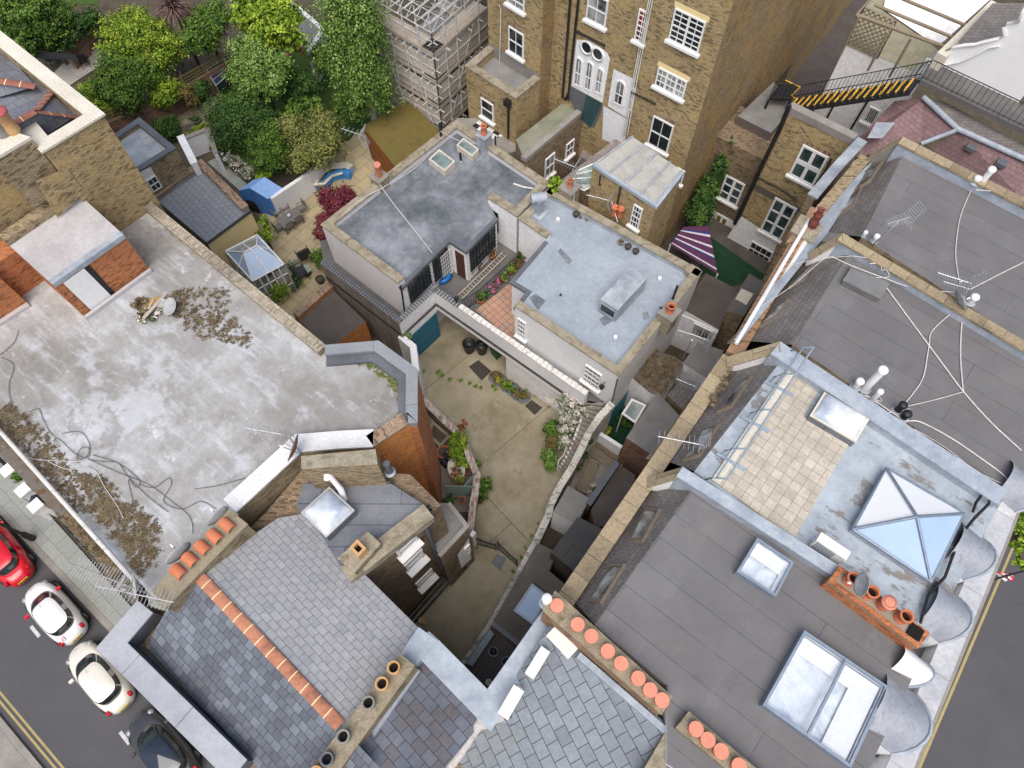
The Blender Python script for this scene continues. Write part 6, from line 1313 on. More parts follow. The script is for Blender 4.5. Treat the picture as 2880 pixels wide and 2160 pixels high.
# trees of the back gardens
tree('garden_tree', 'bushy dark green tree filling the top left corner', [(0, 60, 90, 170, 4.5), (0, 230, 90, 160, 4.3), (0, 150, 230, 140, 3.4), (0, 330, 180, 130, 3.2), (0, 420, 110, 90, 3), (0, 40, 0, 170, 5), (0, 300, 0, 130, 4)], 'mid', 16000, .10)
tree('hedge_plant', 'dark climbing shrub spilling over the garden wall above the black canopy', [(0, 520, 160, 80, 2.5), (0, 600, 110, 70, 2.5), (0, 430, 260, 70, 2.2), (0, 330, 290, 60, 2.2), (0, 220, 260, 80, 2.4)], 'dark', 8000, .08, trunk=False, cat='shrub')
tree('garden_tree', 'large flowering yellow green tree left of the red leaved cordyline', [(0, 780, 190, 130, 4), (0, 900, 270, 150, 4.2), (0, 740, 290, 100, 3.4), (0, 1010, 350, 120, 3.8), (0, 880, 140, 110, 4), (0, 1130, 300, 110, 3.6), (0, 1000, 200, 120, 4)], 'lime', 18000, .085, second=('yel', 900, .07))
tree('garden_tree', 'broad olive green tree behind the trellis in the middle left garden', [(0, 760, 450, 130, 3.3), (0, 860, 530, 130, 3.2), (0, 700, 560, 110, 2.9), (0, 800, 630, 110, 2.8), (0, 960, 460, 110, 3.2), (0, 900, 410, 100, 3.4)], 'mid', 15000, .085)
tree('variegated_shrub', 'pale green variegated shrub by the tall yellow brick house', [(0, 590, 600, 80, 2), (0, 650, 660, 70, 2), (0, 720, 700, 60, 1.8)], 'lime', 5000, .075, trunk=False, cat='shrub')
tree('garden_tree', 'round dark green tree right of the red cordyline', [(0, 1350, 170, 130, 4.4), (0, 1290, 250, 110, 3.8), (0, 1400, 100, 100, 4.6), (0, 1250, 120, 90, 4)], 'mid', 11000, .085)
tree('garden_tree', 'bright yellow green tree at the top beside the white garden wall', [(0, 1640, 60, 120, 6), (0, 1760, 170, 130, 6), (0, 1690, 250, 90, 5.4), (0, 1850, 90, 110, 6), (0, 1880, 250, 90, 5.2), (0, 1560, 130, 70, 5.6), (0, 1700, -40, 140, 6)], 'lime', 15000, .12)
tree('garden_tree', 'grey green small leaved tree between the bright tree and the clipped bush', [(0, 1600, 340, 120, 5), (0, 1700, 430, 140, 5), (0, 1560, 470, 110, 4.6), (0, 1760, 540, 100, 4.4), (0, 1640, 540, 110, 4.2), (0, 1800, 410, 100, 4.8)], 'birch', 15000, .085)
tree('clipped_bush', 'large rounded dark green bush on the lawn', [(0, 1450, 740, 130, 2.6), (0, 1580, 770, 160, 2.8), (0, 1680, 700, 130, 2.8), (0, 1480, 850, 120, 2.2), (0, 1720, 800, 100, 2.4), (0, 1580, 650, 110, 2.8)], 'dark', 17000, .07, trunk=False, cat='bush', surf=.93)
tree('rounded_bush', 'smaller dark bush behind the large rounded one', [(0, 1980, 540, 90, 2.6), (0, 1900, 600, 80, 2.3), (0, 1890, 480, 60, 2.5)], 'dark', 6000, .08, trunk=False, cat='bush')
tree('garden_tree', 'silver birch with drooping light green foliage left of the scaffold', [(10, 60, 60, 190, 9.5, 2.6), (10, 150, 190, 160, 8.5, 2.6), (10, 20, 260, 190, 8, 2.6), (10, 130, 360, 170, 7, 2.4), (10, 200, 500, 120, 6, 2), (10, 60, 480, 150, 6, 2.2), (10, 260, 560, 90, 5.2, 1.8), (10, 110, 620, 90, 5, 1.6), (10, 40, -80, 190, 10, 2.4)], 'birch', 34000, .085, bark='barkw', droop=.35, surf=.6)
tree('garden_tree', 'yellow olive feathery bamboo like tree above the white garden wall', [(0, 1900, 830, 110, 3.2), (0, 2000, 900, 120, 3.2), (0, 2100, 800, 120, 3.2), (0, 1950, 1010, 100, 2.8), (0, 2130, 930, 100, 3), (0, 2060, 1000, 90, 2.6)], 'olive', 17000, .085, droop=.4, surf=.6)
tree('rounded_bush', 'mid green bush left of the feathery olive tree', [(0, 1720, 930, 110, 2.6), (0, 1700, 1020, 90, 2.2), (0, 1790, 860, 90, 2.6), (0, 1780, 1010, 90, 2.3)], 'mid', 9000, .07, trunk=False, cat='bush')
tree('rounded_bush', 'small green bush behind the feathery olive tree', [(0, 1960, 720, 80, 2.4), (0, 2040, 690, 60, 2.3), (0, 1890, 740, 60, 2.4)], 'mid', 5000, .075, trunk=False, cat='bush')
tree('ivy_bush', 'glossy bright bush beside the plant arch', [(0, 1070, 580, 80, 2.4), (0, 1050, 640, 70, 2), (0, 1120, 560, 60, 2.3)], 'lime', 4500, .075, trunk=False, cat='bush')
tree('rosemary_bush', 'dark spiky grey green bush in the pot garden', [(0, 1080, 830, 80, .8), (0, 1120, 800, 50, .9), (0, 1030, 810, 40, .7)], 'dark', 3500, .06, trunk=False, cat='bush')
tree('fern_clump', 'fern like shrub by the arch with metal frame', [(0, 1300, 580, 60, 1.2), (0, 1270, 620, 50, 1), (0, 1330, 550, 40, 1.2)], 'dark', 2500, .07, trunk=False, cat='shrub')
tree('flowering_shrub', 'white flowered shrub in the raised bed by the lawn', [(0, 1500, 1040, 50, 1.1), (0, 1580, 1090, 50, 1.1), (0, 1620, 1130, 40, 1.1), (0, 1450, 1010, 30, 1)], 'flower', 3000, .05, trunk=False, cat='shrub')
tree('low_hedge', 'strip of lime green hedge between pot garden and white wall', [(0, 1200, 895, 25, 1.3), (0, 1240, 870, 28, 1.3), (0, 1280, 845, 28, 1.3), (0, 1320, 820, 26, 1.3)], 'lime', 2500, .05, trunk=False, cat='hedge')
tree('low_shrub', 'small yellow green shrub at the end of the white wall', [(0, 1690, 1140, 35, 1.3), (0, 1730, 1120, 30, 1.2)], 'lime', 1200, .06, trunk=False, cat='shrub')
tree('foreground_shrub', 'green shrub against the foot of the left white wall', [(0, 1420, 940, 45, 1), (0, 1390, 960, 30, .8)], 'mid', 1500, .06, trunk=False, cat='shrub')
tree('japanese_maple', 'dark red Japanese maple on the patio beside the terrace rooms', [(0, 2130, 1280, 80, 2.4), (0, 2180, 1340, 80, 2.6), (0, 2100, 1430, 60, 2.2), (0, 2170, 1480, 70, 2.2), (0, 2080, 1510, 50, 2), (10, 30, 1250, 60, 2.6), (10, 60, 1290, 50, 2.5)], 'red', 10000, .065)
tree('slender_tree', 'thin yellow green tree beside the patio table', [(0, 1710, 1440, 55, 1.8), (0, 1740, 1520, 50, 1.8), (0, 1700, 1580, 50, 1.5), (0, 1660, 1500, 40, 1.5)], 'lime', 1800, .06, surf=.5)
tree('rounded_bush', 'green bushes under the birch at the garden corner', [(0, 2080, 350, 70, 2.4), (10, 30, 700, 80, 2), (10, 90, 690, 50, 1.6), (0, 2100, 430, 60, 2.2)], 'mid', 6000, .08, trunk=False, cat='bush')
tree('climbing_ivy', 'ivy climbing the dark wall at the foot of the tall building', [(20, 190, 1180, 60, 3.4, .8), (20, 150, 1270, 80, 3, .9), (20, 110, 1380, 90, 2.4, 1), (20, 250, 1080, 60, 4.2, .8), (20, 310, 960, 40, 5.4, .6), (20, 350, 1010, 40, 5, .5)], 'dark', 8000, .085, trunk=False, cat='climber', base=0)
tree('street_tree', 'overhanging branch tips of a street tree at the right edge', [(22, 2190, 60, 60, 9), (22, 2180, 230, 50, 8.6), (22, 2200, 320, 45, 8.4), (22, 2300, 150, 120, 9), (21, 2230, 1600, 60, 9)], 'lime', 3500, .09, surf=.5)
tree('climbing_plant', 'yellow green climber on the parapet corner by the glass lean-to', [(10, 1385, 1190, 45, 6.9, .3), (10, 1420, 1210, 30, 6.9, .3), (10, 1380, 1240, 22, 6.6, .2)], 'lime', 900, .08, trunk=False, cat='climber', base=6.3)
# red cordyline
def spikes(name, label, p, z, n, L, mat, w=.05, up=.35, cat='plant', base=0, trunk=False):
    P = at(p, z); root = thing(name, label, cat, (P.x, P.y, base)); m = MB()
    vs = []
    for i in range(n):
        a = random.uniform(0, 2*math.pi); e = random.uniform(-.4, 1.3); l = L*random.uniform(.7, 1.1); d = Vector((math.cos(a)*math.cos(e), math.sin(a)*math.cos(e), math.sin(e)*.9)); s = Vector((-math.sin(a), math.cos(a), 0))*w/2
        q1 = P+d*l*.55; q2 = P+d*l+Vector((0, 0, -.25*l)); m.face([P-s*.6, P+s*.6, q1+s, q1-s]); m.face([q1-s, q1+s, q2])
    o = m.build('leaves', M['leaf_'+mat], root); at_ = o.data.attributes.new('leaf_tone', 'FLOAT', 'FACE'); at_.data.foreach_set('value', [random.random() for _ in o.data.polygons])
    if trunk: mesh1('trunk', lambda m: m.tube([(P.x, P.y, base), P], [.12, .09], 8), 'bark', root)
    return root
spikes('cordyline', 'dark red cordyline palm among the green trees, top left', T(0, 1120, 50), 5, 260, 1.55, 'purple', .07, trunk=True, cat='palm')
# ---------------------------------------------------------------- back gardens
sheet('lawn', [T(0, 1480, 980), T(0, 1420, 560), T(0, 2000, 300), T(10, 330, 500), T(10, 300, 760), T(0, 1700, 1180)], .01, 'grass')
sheet('gravel_garden', [T(0, 1000, 760), T(0, 1250, 560), T(0, 1420, 640), T(0, 1330, 830), T(0, 1180, 900)], .012, 'yard')
sheet('patio', [T(0, 1740, 1330), T(0, 2050, 1130), T(10, 110, 850), T(10, 400, 1000), T(11, 0, 300), T(1, 1880, 420), T(0, 1430, 1659), T(0, 1650, 1480)], .02, 'patio')
sheet('grey_path', [T(0, 1345, 1050), T(0, 1400, 1020), T(0, 1600, 1190), T(0, 1560, 1240)], .02, 'pave')
sheet('top_lawn', [T(0, 380, 20), T(0, 640, 30), T(0, 560, -200), T(0, 380, -200)], .01, 'grass')
sheet('pale_terrace', [T(0, 340, 480), T(0, 520, 300), T(0, 690, 380), T(0, 640, 430), T(0, 440, 560)], .03, 'patiol')
sheet('dark_yard', [T(20, -300, 1500), T(20, 900, 0), T(20, 1200, 0), T(20, 1000, 600), T(20, 560, 1659), T(21, 500, 200), T(21, 0, 400)], .01, 'r_brown')
m = MB(); m.prism([at(T(0, x, y), .16) for x, y in ((535, 300), (560, 275), (690, 370), (655, 395))], .03, .16); m.prism([at(T(0, x, y), .3) for x, y in ((560, 270), (600, 250), (700, 320), (690, 365))], .03, .3); tag(m.build('garden_steps', M['patiol']), 'pale stone steps up from the sunken terrace, top left', 'steps')
def wallseg(name, label, pts, z, w, mat, cop=None, z0=0, ch=.07, cat='garden wall', **k):
    Pp = [at(p, z) for p in pts]; r = thing(name, label, cat, (Pp[0].x, Pp[0].y, z0)); mesh1('wall', lambda m: strip(m, Pp, w, z0, z), mat, r)
    if cop: mesh1('coping', lambda m: strip(m, Pp, w*1.15, z+.001, z+ch, out=.03), cop, r, ang=angof(Pp[0], Pp[1]))
    return r, Pp
gw, gp = wallseg('brick_garden_wall', 'old red brick garden wall under a wooden trellis', [T(0, 700, 800), T(0, 1010, 680), T(0, 1500, 400)], 1.6, .25, 'red')
TRL = thing('wooden_trellis', 'long weathered square trellis fixed on top of the old red brick garden wall', 'trellis', tuple(gp[0]))
for i in (0, 1): lattice(TRL, gp[i], gp[i+1], 1.62, 2.5, .2, .018, 'wood3', diag=False) if M.setdefault('wood3', m_flat('ochre_wood', (.24, .19, .075), .8)) else 0
wallseg('white_garden_wall', 'white painted garden wall at the top beside the bright tree', [T(0, 1985, 330), T(0, 2075, 190), T(0, 1790, -60)], 2.6, -.3, 'whitebrick')
wallseg('white_garden_wall', 'white painted wall with rounded grey end below the clipped bush', [T(0, 1385, 1000), T(0, 1340, 850), T(0, 1180, 915)], 1.6, -.25, 'whitebrick', 'cement')
wallseg('white_garden_wall', 'white brick wall between patio and lawn, under the feathery olive tree', [T(0, 1760, 1290), T(0, 2000, 1130), T(0, 2140, 960)], 1.7, .25, 'whitebrick')
wallseg('white_garden_wall', 'white pier wall beside the small lead roofed outhouse', [T(0, 1150, 890), T(0, 1240, 1070)], 4.2, .35, 'whitewall', 'render')
wallseg('dark_garden_wall', 'dark wall with shrubs between upper terrace and trees', [T(0, 430, 330), T(0, 560, 190), T(0, 640, 120)], 1.6, .3, 'red')
window(B3, (P3[1]*1, (V3(P3[2], 0)-V3(P3[1], 0)).normalized(), Vector((0, 0, 0))), [T(0, 945, 1160), T(0, 1005, 1130), T(0, 1045, 1200), T(0, 990, 1240)], 2, 2, sill=False) if False else None
FB3 = wplane(P3[1], P3[2]); window(B3, FB3, [T(0, 940, 1165), T(0, 1005, 1135), T(0, 1050, 1205), T(0, 992, 1245)], 2, 2, sill=False)
a, u, n = FB3; mesh1('white_render', lambda m: m.face([onwall(T(0, x, y), a, a+u)+n*.02 for x, y in ((905, 1112), (975, 1080), (1010, 1150), (940, 1190))]), 'whitewall', B3)
# black canopy
mesh_o = mesh1('canopy', lambda m: (m.face([at(T(0, 165, 325), 2.6), at(T(0, 480, 350), 2.6), at(T(0, 512, 392), 2.5), at(T(0, 230, 375), 2.5)]), m.face([at(T(0, 165, 325), 2.58), at(T(0, 230, 375), 2.48), at(T(0, 512, 392), 2.48), at(T(0, 480, 350), 2.58)])), 'black'); tag(mesh_o, 'long black slanting awning over the pale terrace, top left', 'awning')
# conservatory
CN = thing('glass_conservatory', 'small white framed conservatory with blue tinted hipped glass roof', 'conservatory', tuple(at(F(548, 575), 0)))
ce = [at(F(*c), 2.7) for c in ((487, 543), (546, 608), (614, 571), (556, 508))]; rd = [at(F(527, 549), 3.5), at(F(566, 541), 3.5)]
rd = [lerp(lerp(ce[0], ce[1], .5), lerp(ce[2], ce[3], .5), .3)+Vector((0, 0, .8)), lerp(lerp(ce[0], ce[1], .5), lerp(ce[2], ce[3], .5), .7)+Vector((0, 0, .8))]
for f in ([ce[0], ce[1], rd[0]], [ce[1], ce[2], rd[1], rd[0]], [ce[2], ce[3], rd[1]], [ce[3], ce[0], rd[0], rd[1]]): mesh1('roof_glass', lambda m: m.face(f), 'bluegl' if f[0] is not ce[3] else 'palegl', CN)
def bars(root, segs, r, mat, name='glazing_bar'):
    for a, b in segs: mesh1(name, lambda m: m.tube([a+Vector((0, 0, .03)), b+Vector((0, 0, .03))], r, 5), mat, root)
bars(CN, [(rd[0], rd[1]), (ce[0], rd[0]), (ce[1], rd[0]), (ce[2], rd[1]), (ce[3], rd[1]), (lerp(ce[1], ce[2], .5), lerp(rd[0], rd[1], .5)), (lerp(ce[0], ce[3], .5), lerp(rd[0], rd[1], .5)), (lerp(ce[0], ce[1], .5), rd[0]), (lerp(ce[2], ce[3], .5), rd[1])]+[(ce[i], ce[(i+1) % 4]) for i in range(4)], .05, 'white')
mesh1('finial', lambda m: m.lathe(rd[0], [(.08, 0), (.04, .1), (.07, .2), (.001, .4)], 10), 'white', CN)
mesh1('walls', lambda m: m.prism([V3(p, 0) for p in ce], 0, 2.65, top=False), 'glasscur', CN)
for i in range(4):
    a, b = ce[i], ce[(i+1) % 4]
    for k in range(6): q = lerp(a, b, k/5); mesh1('post', lambda m: m.box((q.x, q.y, 1.33), (.09, .09, 2.66), ANG), 'white', CN)
    mesh1('rail', lambda m: m.tube([V3(a, .9), V3(b, .9)], .05, 4), 'white', CN); mesh1('rail', lambda m: m.tube([V3(a, 1.9), V3(b, 1.9)], .04, 4), 'white', CN)
# patio furniture
def chairp(label, x, y, t, rz, mat='greyw', s=1.0, grp=None):
    c = at(T(t, x, y), 0); r = thing('patio_chair', label, 'chair', (c.x, c.y, 0), grp); ax = (Vector((math.cos(rz), math.sin(rz), 0)), Vector((-math.sin(rz), math.cos(rz), 0)), Vector((0, 0, 1)))
    P = lambda a, b, z: c+ax[0]*a*s+ax[1]*b*s+Vector((0, 0, z*s))
    mesh1('seat', lambda m: m.box(P(0, 0, .45), (.5*s, .48*s, .05), ax=ax), mat, r); mesh1('backrest', lambda m: m.box(P(-.25, 0, .72), (.04, .48*s, .5*s), ax=ax), mat, r)
    for i in (-1, 1):
        for j in (-1, 1): mesh1('leg', lambda m: m.tube([P(.23*i, .22*j, .45), P(.25*i, .23*j, 0.02)], .02, 5), mat, r)
        mesh1('armrest', lambda m: m.tube([P(-.25, .25*i, .66), P(.2, .25*i, .66), P(.22, .24*i, .45)], .025, 5), mat, r)
    return r
M['greyw'] = m_flat('grey_brown_garden_furniture', (.17, .16, .15), .6); M['rattan'] = m_flat('black_rattan', (.03, .03, .032), .6)
tc = [at(T(0, x, y), .75) for x, y in ((1785, 1425), (1905, 1345), (1965, 1390), (1840, 1480))]; TA = thing('patio_table', 'rectangular grey slatted patio table on the sandstone patio', 'table', tuple(V3(sum(tc, Vector())/4, 0)))
M['slat'] = m_tiles('slatted_top', 4, .12, (.22, .21, .20), (.19, .18, .17), (.06, .06, .06), .02, offset=0)
mesh1('table_top', lambda m: m.prism(tc, .70, .75), 'slat', TA, ang=angof(tc[0], tc[1]))
for p in shrink(tc, .12): mesh1('leg', lambda m: m.box((p.x, p.y, .35), (.07, .07, .7), ANG), 'greyw', TA)
ta_ = angof(tc[0], tc[1]); tn = ta_+math.pi/2
cpot = mesh1('table_pot', lambda m: m.lathe(at(T(0, 1875, 1405), .76), [(.001, 0), (.1, 0), (.12, .18), (.1, .18), (.001, .12)], 12), 'alu'); tag(cpot, 'small silver pot in the middle of the patio table', 'pot')
for x, y, rz, l in ((1800, 1400, ta_-math.pi/2, 'far side of the patio table, left'), (1850, 1370, ta_-math.pi/2, 'far side of the patio table, right'), (1965, 1375, ta_+math.pi, 'right end of the patio table'), (1815, 1500, ta_, 'left end of the patio table'), (1880, 1490, ta_+math.pi/2, 'near side of the patio table, left'), (1935, 1450, ta_+math.pi/2, 'near side of the patio table, right')):
    chairp('grey patio chair at the '+l, x, y, 0, rz, grp='grey chairs round the patio table')
chairp('black rattan armchair on the patio behind the glass side table', 1985, 35, 1, 2.2, 'rattan', 1.5); chairp('black rattan armchair on the patio below the glass side table', 1960, 145, 1, .6, 'rattan', 1.5)
st_ = thing('side_table', 'low table with pale glass top between two black rattan armchairs', 'table', tuple(at(T(1, 1980, 95), 0)))
p = at(T(1, 1980, 88), .5); mesh1('table_top', lambda m: m.box(p, (.6, .5, .05), ANG), 'palegl', st_); mesh1('base', lambda m: m.box(V3(p, .24), (.4, .35, .46), ANG), 'rattan', st_)
def planter(label, t, x, y, z, r, h, mat, plant=None, n=400, size=.05, ph=.3, pr=None, name='plant_pot', grp=None, cat='potted plant'):
    c = at(T(t, x, y), z); root = thing(name, label, cat, tuple(c), grp); mesh1('pot', lambda m: m.lathe(c, [(.001, .01), (r*.72, .01), (r, h*.9), (r*1.08, h*.9), (r*1.08, h), (r*.9, h), (r*.86, h*.85)], 16), mat, root); mesh1('soil', lambda m: m.lathe(c+Vector((0, 0, h*.84)), [(r*.88, 0), (.001, .01)], 14), 'earth', root)
    if plant: leafmesh('foliage', [((c.x, c.y, c.z+h+ph*.5), (pr or r*1.3, pr or r*1.3, ph))], n, size, plant, root, surf=.6)
    return root
planter('round bright green clipped bush in a grey pot by the conservatory', 1, 1815, 265, 0, .3, .5, 'leaddk', 'lime', 3500, .05, .75, .75)
planter('leafy pot plant beside the lower rattan armchair', 1, 1915, 200, 0, .28, .4, 'cement', 'dark', 900, .06, .4, .5)
planter('pot plant with pale flowers behind the glass side table', 1, 1915, 90, 0, .22, .4, 'cement', 'flower', 800, .05, .35, .4)
planter('empty black round pot near the terrace wall on the patio', 1, 2080, 170, 0, .25, .4, 'black')
tree('potted_shrub', 'shrub at the edge of the patio against the stained terrace wall', [(1, 2070, 20, 60, 1.2), (0, 2100, 1640, 50, 1.2)], 'mid', 1800, .06, trunk=False, cat='shrub')
# blue playhouse and covered barbecue
BHs = thing('blue_playhouse', 'small blue wooden playhouse with gabled roof between white wall and slate roofed extension', 'playhouse', tuple(at(T(0, 1640, 1300), 0)))
M['bluep'] = m_flat('blue_paint', (.07, .20, .52), .6, var=.1); M['bluel'] = m_flat('pale_blue_paint', (.22, .38, .70), .6, var=.1)
fr_ = [at(T(0, x, y), z) for x, y, z in ((1530, 1240, 1.9), (1640, 1160, 1.9), (1560, 1240, 2.4), (1740, 1285, 1.9))]
q0, q1 = at(T(0, 1545, 1235), 1.7), at(T(0, 1735, 1290), 1.7); qb = (at(T(0, 1640, 1165), 1.7)-q0); 
pk0 = lerp(q0, q1, .5)+Vector((0, 0, .6))
mesh1('wall', lambda m: (m.prism([V3(q0, 0), V3(q1, 0), V3(q1+qb, 0), V3(q0+qb, 0)], 0, 1.7, top=False), m.face([q0, q1, pk0])), 'bluep', BHs)
mesh1('roof', lambda m: (m.face([q0, pk0, pk0+qb, q0+qb]), m.face([q1+qb, pk0+qb, pk0, q1])), 'bluel', BHs)
mesh1('bicycle_sign', lambda m: m.lathe(lerp(q0, q1, .5)+Vector((0, 0, .1))-V3(qb, 0).normalized()*.03, [(.09, 0), (.11, .01), (.12, 0)], 12, ax=-V3(qb, 0)), 'black', BHs)
bb = at(T(0, 1690, 1340), 0); BQ = thing('covered_barbecue', 'barbecue under a black cover on the patio below the blue playhouse', 'barbecue', tuple(bb))
bb = at(T(0, 1690, 1330), 0)
mesh1('cover', lambda m: m.grid([[bb+Vector((math.cos(a)*rx*(1+.1*math.sin(3*a+z)), math.sin(a)*ry*(1+.08*math.cos(4*a)), z)) for a in [2*math.pi*k/20 for k in range(20)]] for rx, ry, z in ((.95, .6, 0), (.95, .6, .6), (.9, .55, .95), (.75, .4, 1.15), (.3, .15, 1.22), (.01, .01, 1.22))], closed=True), 'black', BQ)
# curved blue bench bed
CB = thing('curved_raised_bed', 'curved raised bed with cream top and bright blue side on the patio', 'raised bed', tuple(at(T(0, 2130, 1150), 0)))
arcp = [T(0, 2010, 1195), T(0, 2040, 1115), T(0, 2140, 1065), T(10, 40, 1055), T(10, 85, 1080)]; arcw = [at(p, .6) for p in arcp]; arcw = [at(p, .6) for p in arcp]
sm = []
for i in range(len(arcw)-1):
    for k in range(4): sm.append(lerp(arcw[i], arcw[i+1], k/4))
mesh1('bed_wall', lambda m: strip(m, sm, -.35, 0, .6), 'bluel', CB); mesh1('bed_top', lambda m: strip(m, sm, -.45, .6, .66, out=.03), 'copinglt', CB)
inn2 = [at(p, .55) for p in (T(0, 2120, 1185), T(0, 2150, 1140), T(0, 2210, 1120), T(10, 50, 1130))]
mesh1('inner_wall', lambda m: strip(m, inn2, .35, 0, .55), 'bluep2', CB) if M.setdefault('bluep2', m_flat('bright_blue', (.05, .25, .62), .5)) else 0
mesh1('soil', lambda m: m.face([V3(p, .5) for p in ccw([at(T(0, 2040, 1180), .5), at(T(0, 2090, 1110), .5), at(T(10, 30, 1080), .5), at(T(10, 50, 1120), .5), at(T(0, 2140, 1150), .5)])]), 'earth', CB)
mesh1('seat_top', lambda m: m.tube([at(T(0, x, y), .62) for x, y in ((2010, 1200), (2100, 1190), (2150, 1140), (2220, 1120))], .12, 4), 'copinglt', CB)
# moss shed
MS, PM = bldg('moss_roofed_shed', 'garden shed with brown moss covered flat roof and orange timber wall', 'shed', T1((140, 818), (352, 1085), (640, 860), (430, 640)), 2.6, 0, 'owood', 'moss') if M.setdefault('owood', m_brick('orange_timber_wall', (.30, .11, .025), (.24, .085, .02), (.08, .03, .01), .8, 3, .15, grime=.3)) else 0
# arch, trampoline frame, pots
AR = thing('metal_rose_arch', 'metal garden arch overgrown with brown stems in the pot garden', 'garden arch', tuple(at(T(0, 1170, 700), 0)))
for x, y in ((1130, 780), (1250, 700)):
    b = at(T(0, x, y), 0); c = at(T(0, x-15, y-170), 0)
    mesh1('hoop', lambda m: m.tube([b, V3(b, 1.6), V3(lerp(b, c, .5), 2.2), V3(c, 1.6), V3(c, 0)], .04, 6), 'wood', AR)
leafmesh('stems', [(tuple(at(T(0, 1180, 600), 2.0)), (.9, .5, .4)), (tuple(at(T(0, 1240, 650), 1.6)), (.4, .4, .8))], 1800, .06, 'heather', AR, surf=.6)
DF = thing('dark_glass_frame', 'dark blue greenhouse like frame with pale bars by the trellis wall', 'cold frame', tuple(at(T(0, 1420, 460), 0)))
dq_ = [at(T(0, x, y), 1.4) for x, y in ((1338, 455), (1450, 380), (1500, 470), (1400, 555))]
mesh1('panel', lambda m: m.prism(dq_, .9, 1.38), 'dkblue', DF) if M.setdefault('dkblue', m_flat('dark_blue_sheet', (.02, .03, .055), .3)) else 0
for i in range(4): mesh1('frame_bar', lambda m: m.tube([dq_[i]+Vector((0, 0, .02)), dq_[(i+1) % 4]+Vector((0, 0, .02))], .04, 4), 'alu', DF); mesh1('leg', lambda m: m.tube([V3(dq_[i], 0), dq_[i]], .03, 4), 'alu', DF)
for k in (.33, .66): mesh1('frame_bar', lambda m: m.tube([lerp(dq_[0], dq_[3], k)+Vector((0, 0, .02)), lerp(dq_[1], dq_[2], k)+Vector((0, 0, .02))], .025, 4), 'alu', DF)
planter('square slate coloured planter on the gravel', 0, 1280, 800, 0, .3, .35, 'leaddk', 'mid', 300, .05, .2)
planter('round dark pot with gravel top on the gravel', 0, 1237, 840, 0, .3, .3, 'leaddk'); planter('orange ball shaped pot by the garden wall', 0, 1072, 765, 0, .2, .25, 'terra')
for i, (x, y) in enumerate(((350, 420), (565, 430))): chairp('black metal chair on the pale terrace, '+('beside the black awning' if i == 0 else 'at its right edge'), x, y, 0, 1+i, 'black', 1.2)
mesh_c = mesh1('round_red_cushion', lambda m: m.lathe(at(T(0, 1858, 356), .4), [(.001, .1), (.2, .1), (.28, 0), (.001, 0)], 14), 'redp'); tag(mesh_c, 'round red object on the ground under the bright tree', 'cushion')
mesh_c = mesh1('red_toy', lambda m: m.box(at(T(0, 1948, 325), .3), (.2, .2, .6), .4), 'redp'); tag(mesh_c, 'red upright toy by the white garden wall', 'toy')
# street-side lower strip below the silver roof: leaf filled gutter ledge, planters
LG = thing('leafy_front_ledge', 'narrow front ledge full of brown leaves along the pavement side of the silver roof', 'ledge', tuple(at(T(1, 200, 1500), 10)))
lz = 10.4; lgq = [at(T(t_, x, y), lz) for t_, x, y in ((1, -200, 960), (1, 0, 1135), (1, 480, 1659), (2, 870, 450), (2, 905, 600), (2, 860, 590), (2, 375, 25), (1, 0, 1290), (1, -200, 1060))]
mesh1('ledge', lambda m: m.prism([V3(p, lz) for p in lgq], 9.6, lz), 'r_leaf', LG)
mesh1('white_edge', lambda m: m.tube([at(T(1, -100, 1045), 11.25), at(T(1, 0, 1135), 11.25), at(T(2, 470, 0), 11.25), at(T(2, 870, 445), 11.25)], .09, 5), 'whitecop', LG)
for i, (t_, x, y) in enumerate(((1, 50, 1390), (1, 150, 1520), (1, 232, 1620))):
    p = at(T(t_, x, y), 1.5); o = mesh1('white_gate_pier', lambda m: (m.box((p.x, p.y, .75), (.5, .5, 1.5), SA), m.box((p.x, p.y, 1.54), (.62, .62, .1), SA)), 'whitewall'); tag(o, 'white square capped pier by the pavement, '+('uppermost', 'middle', 'lowest')[i]+' of three', 'gate pier')
o = mesh1('blue_front_wall', lambda m: m.tube([at(T(1, 180, 1540), .8), at(T(1, 280, 1600), .8)], .3, 4), 'dkblue'); tag(o, 'dark blue front garden item between the white piers', 'front garden')
tree('front_shrub', 'small green shrub between the white piers and pavement', [(1, 120, 1420, 40, 1.2), (1, 190, 1490, 30, 1)], 'mid', 900, .07, trunk=False, cat='shrub')
# basement railings
RA_ = thing('street_railings', 'long row of black iron railings along the pavement below the silver roof', 'railings', tuple(at(T(2, 640, 350), 0)))
ra0, ra1 = at(T(2, 330, 20), 1.0), at(T(2, 890, 650), 1.0)
m = MB(); L = (ra1-ra0).length; k = int(L/.16)
for i in range(k+1):
    q = lerp(ra0, ra1, i/k); m.tube([V3(q, .1), V3(q, 1.15)], .022, 5)
m.build('bars', M['iron'], RA_); mesh1('top_rail', lambda m: m.tube([V3(ra0, 1.02), V3(ra1, 1.02)], .03, 5), 'iron', RA_)
mesh1('bottom_rail', lambda m: m.tube([V3(ra0, .25), V3(ra1, .25)], .03, 5), 'iron', RA_)
RA2 = thing('street_railings', 'short piece of black railings at the left edge above the white piers', 'railings', tuple(at(T(1, 0, 1330), 0)))
m = MB(); q0, q1 = at(T(1, -100, 1230), 1), at(T(1, 40, 1370), 1)
for i in range(12): q = lerp(q0, q1, i/11); m.tube([V3(q, .1), V3(q, 1.15)], .022, 5)
m.build('bars', M['iron'], RA2)
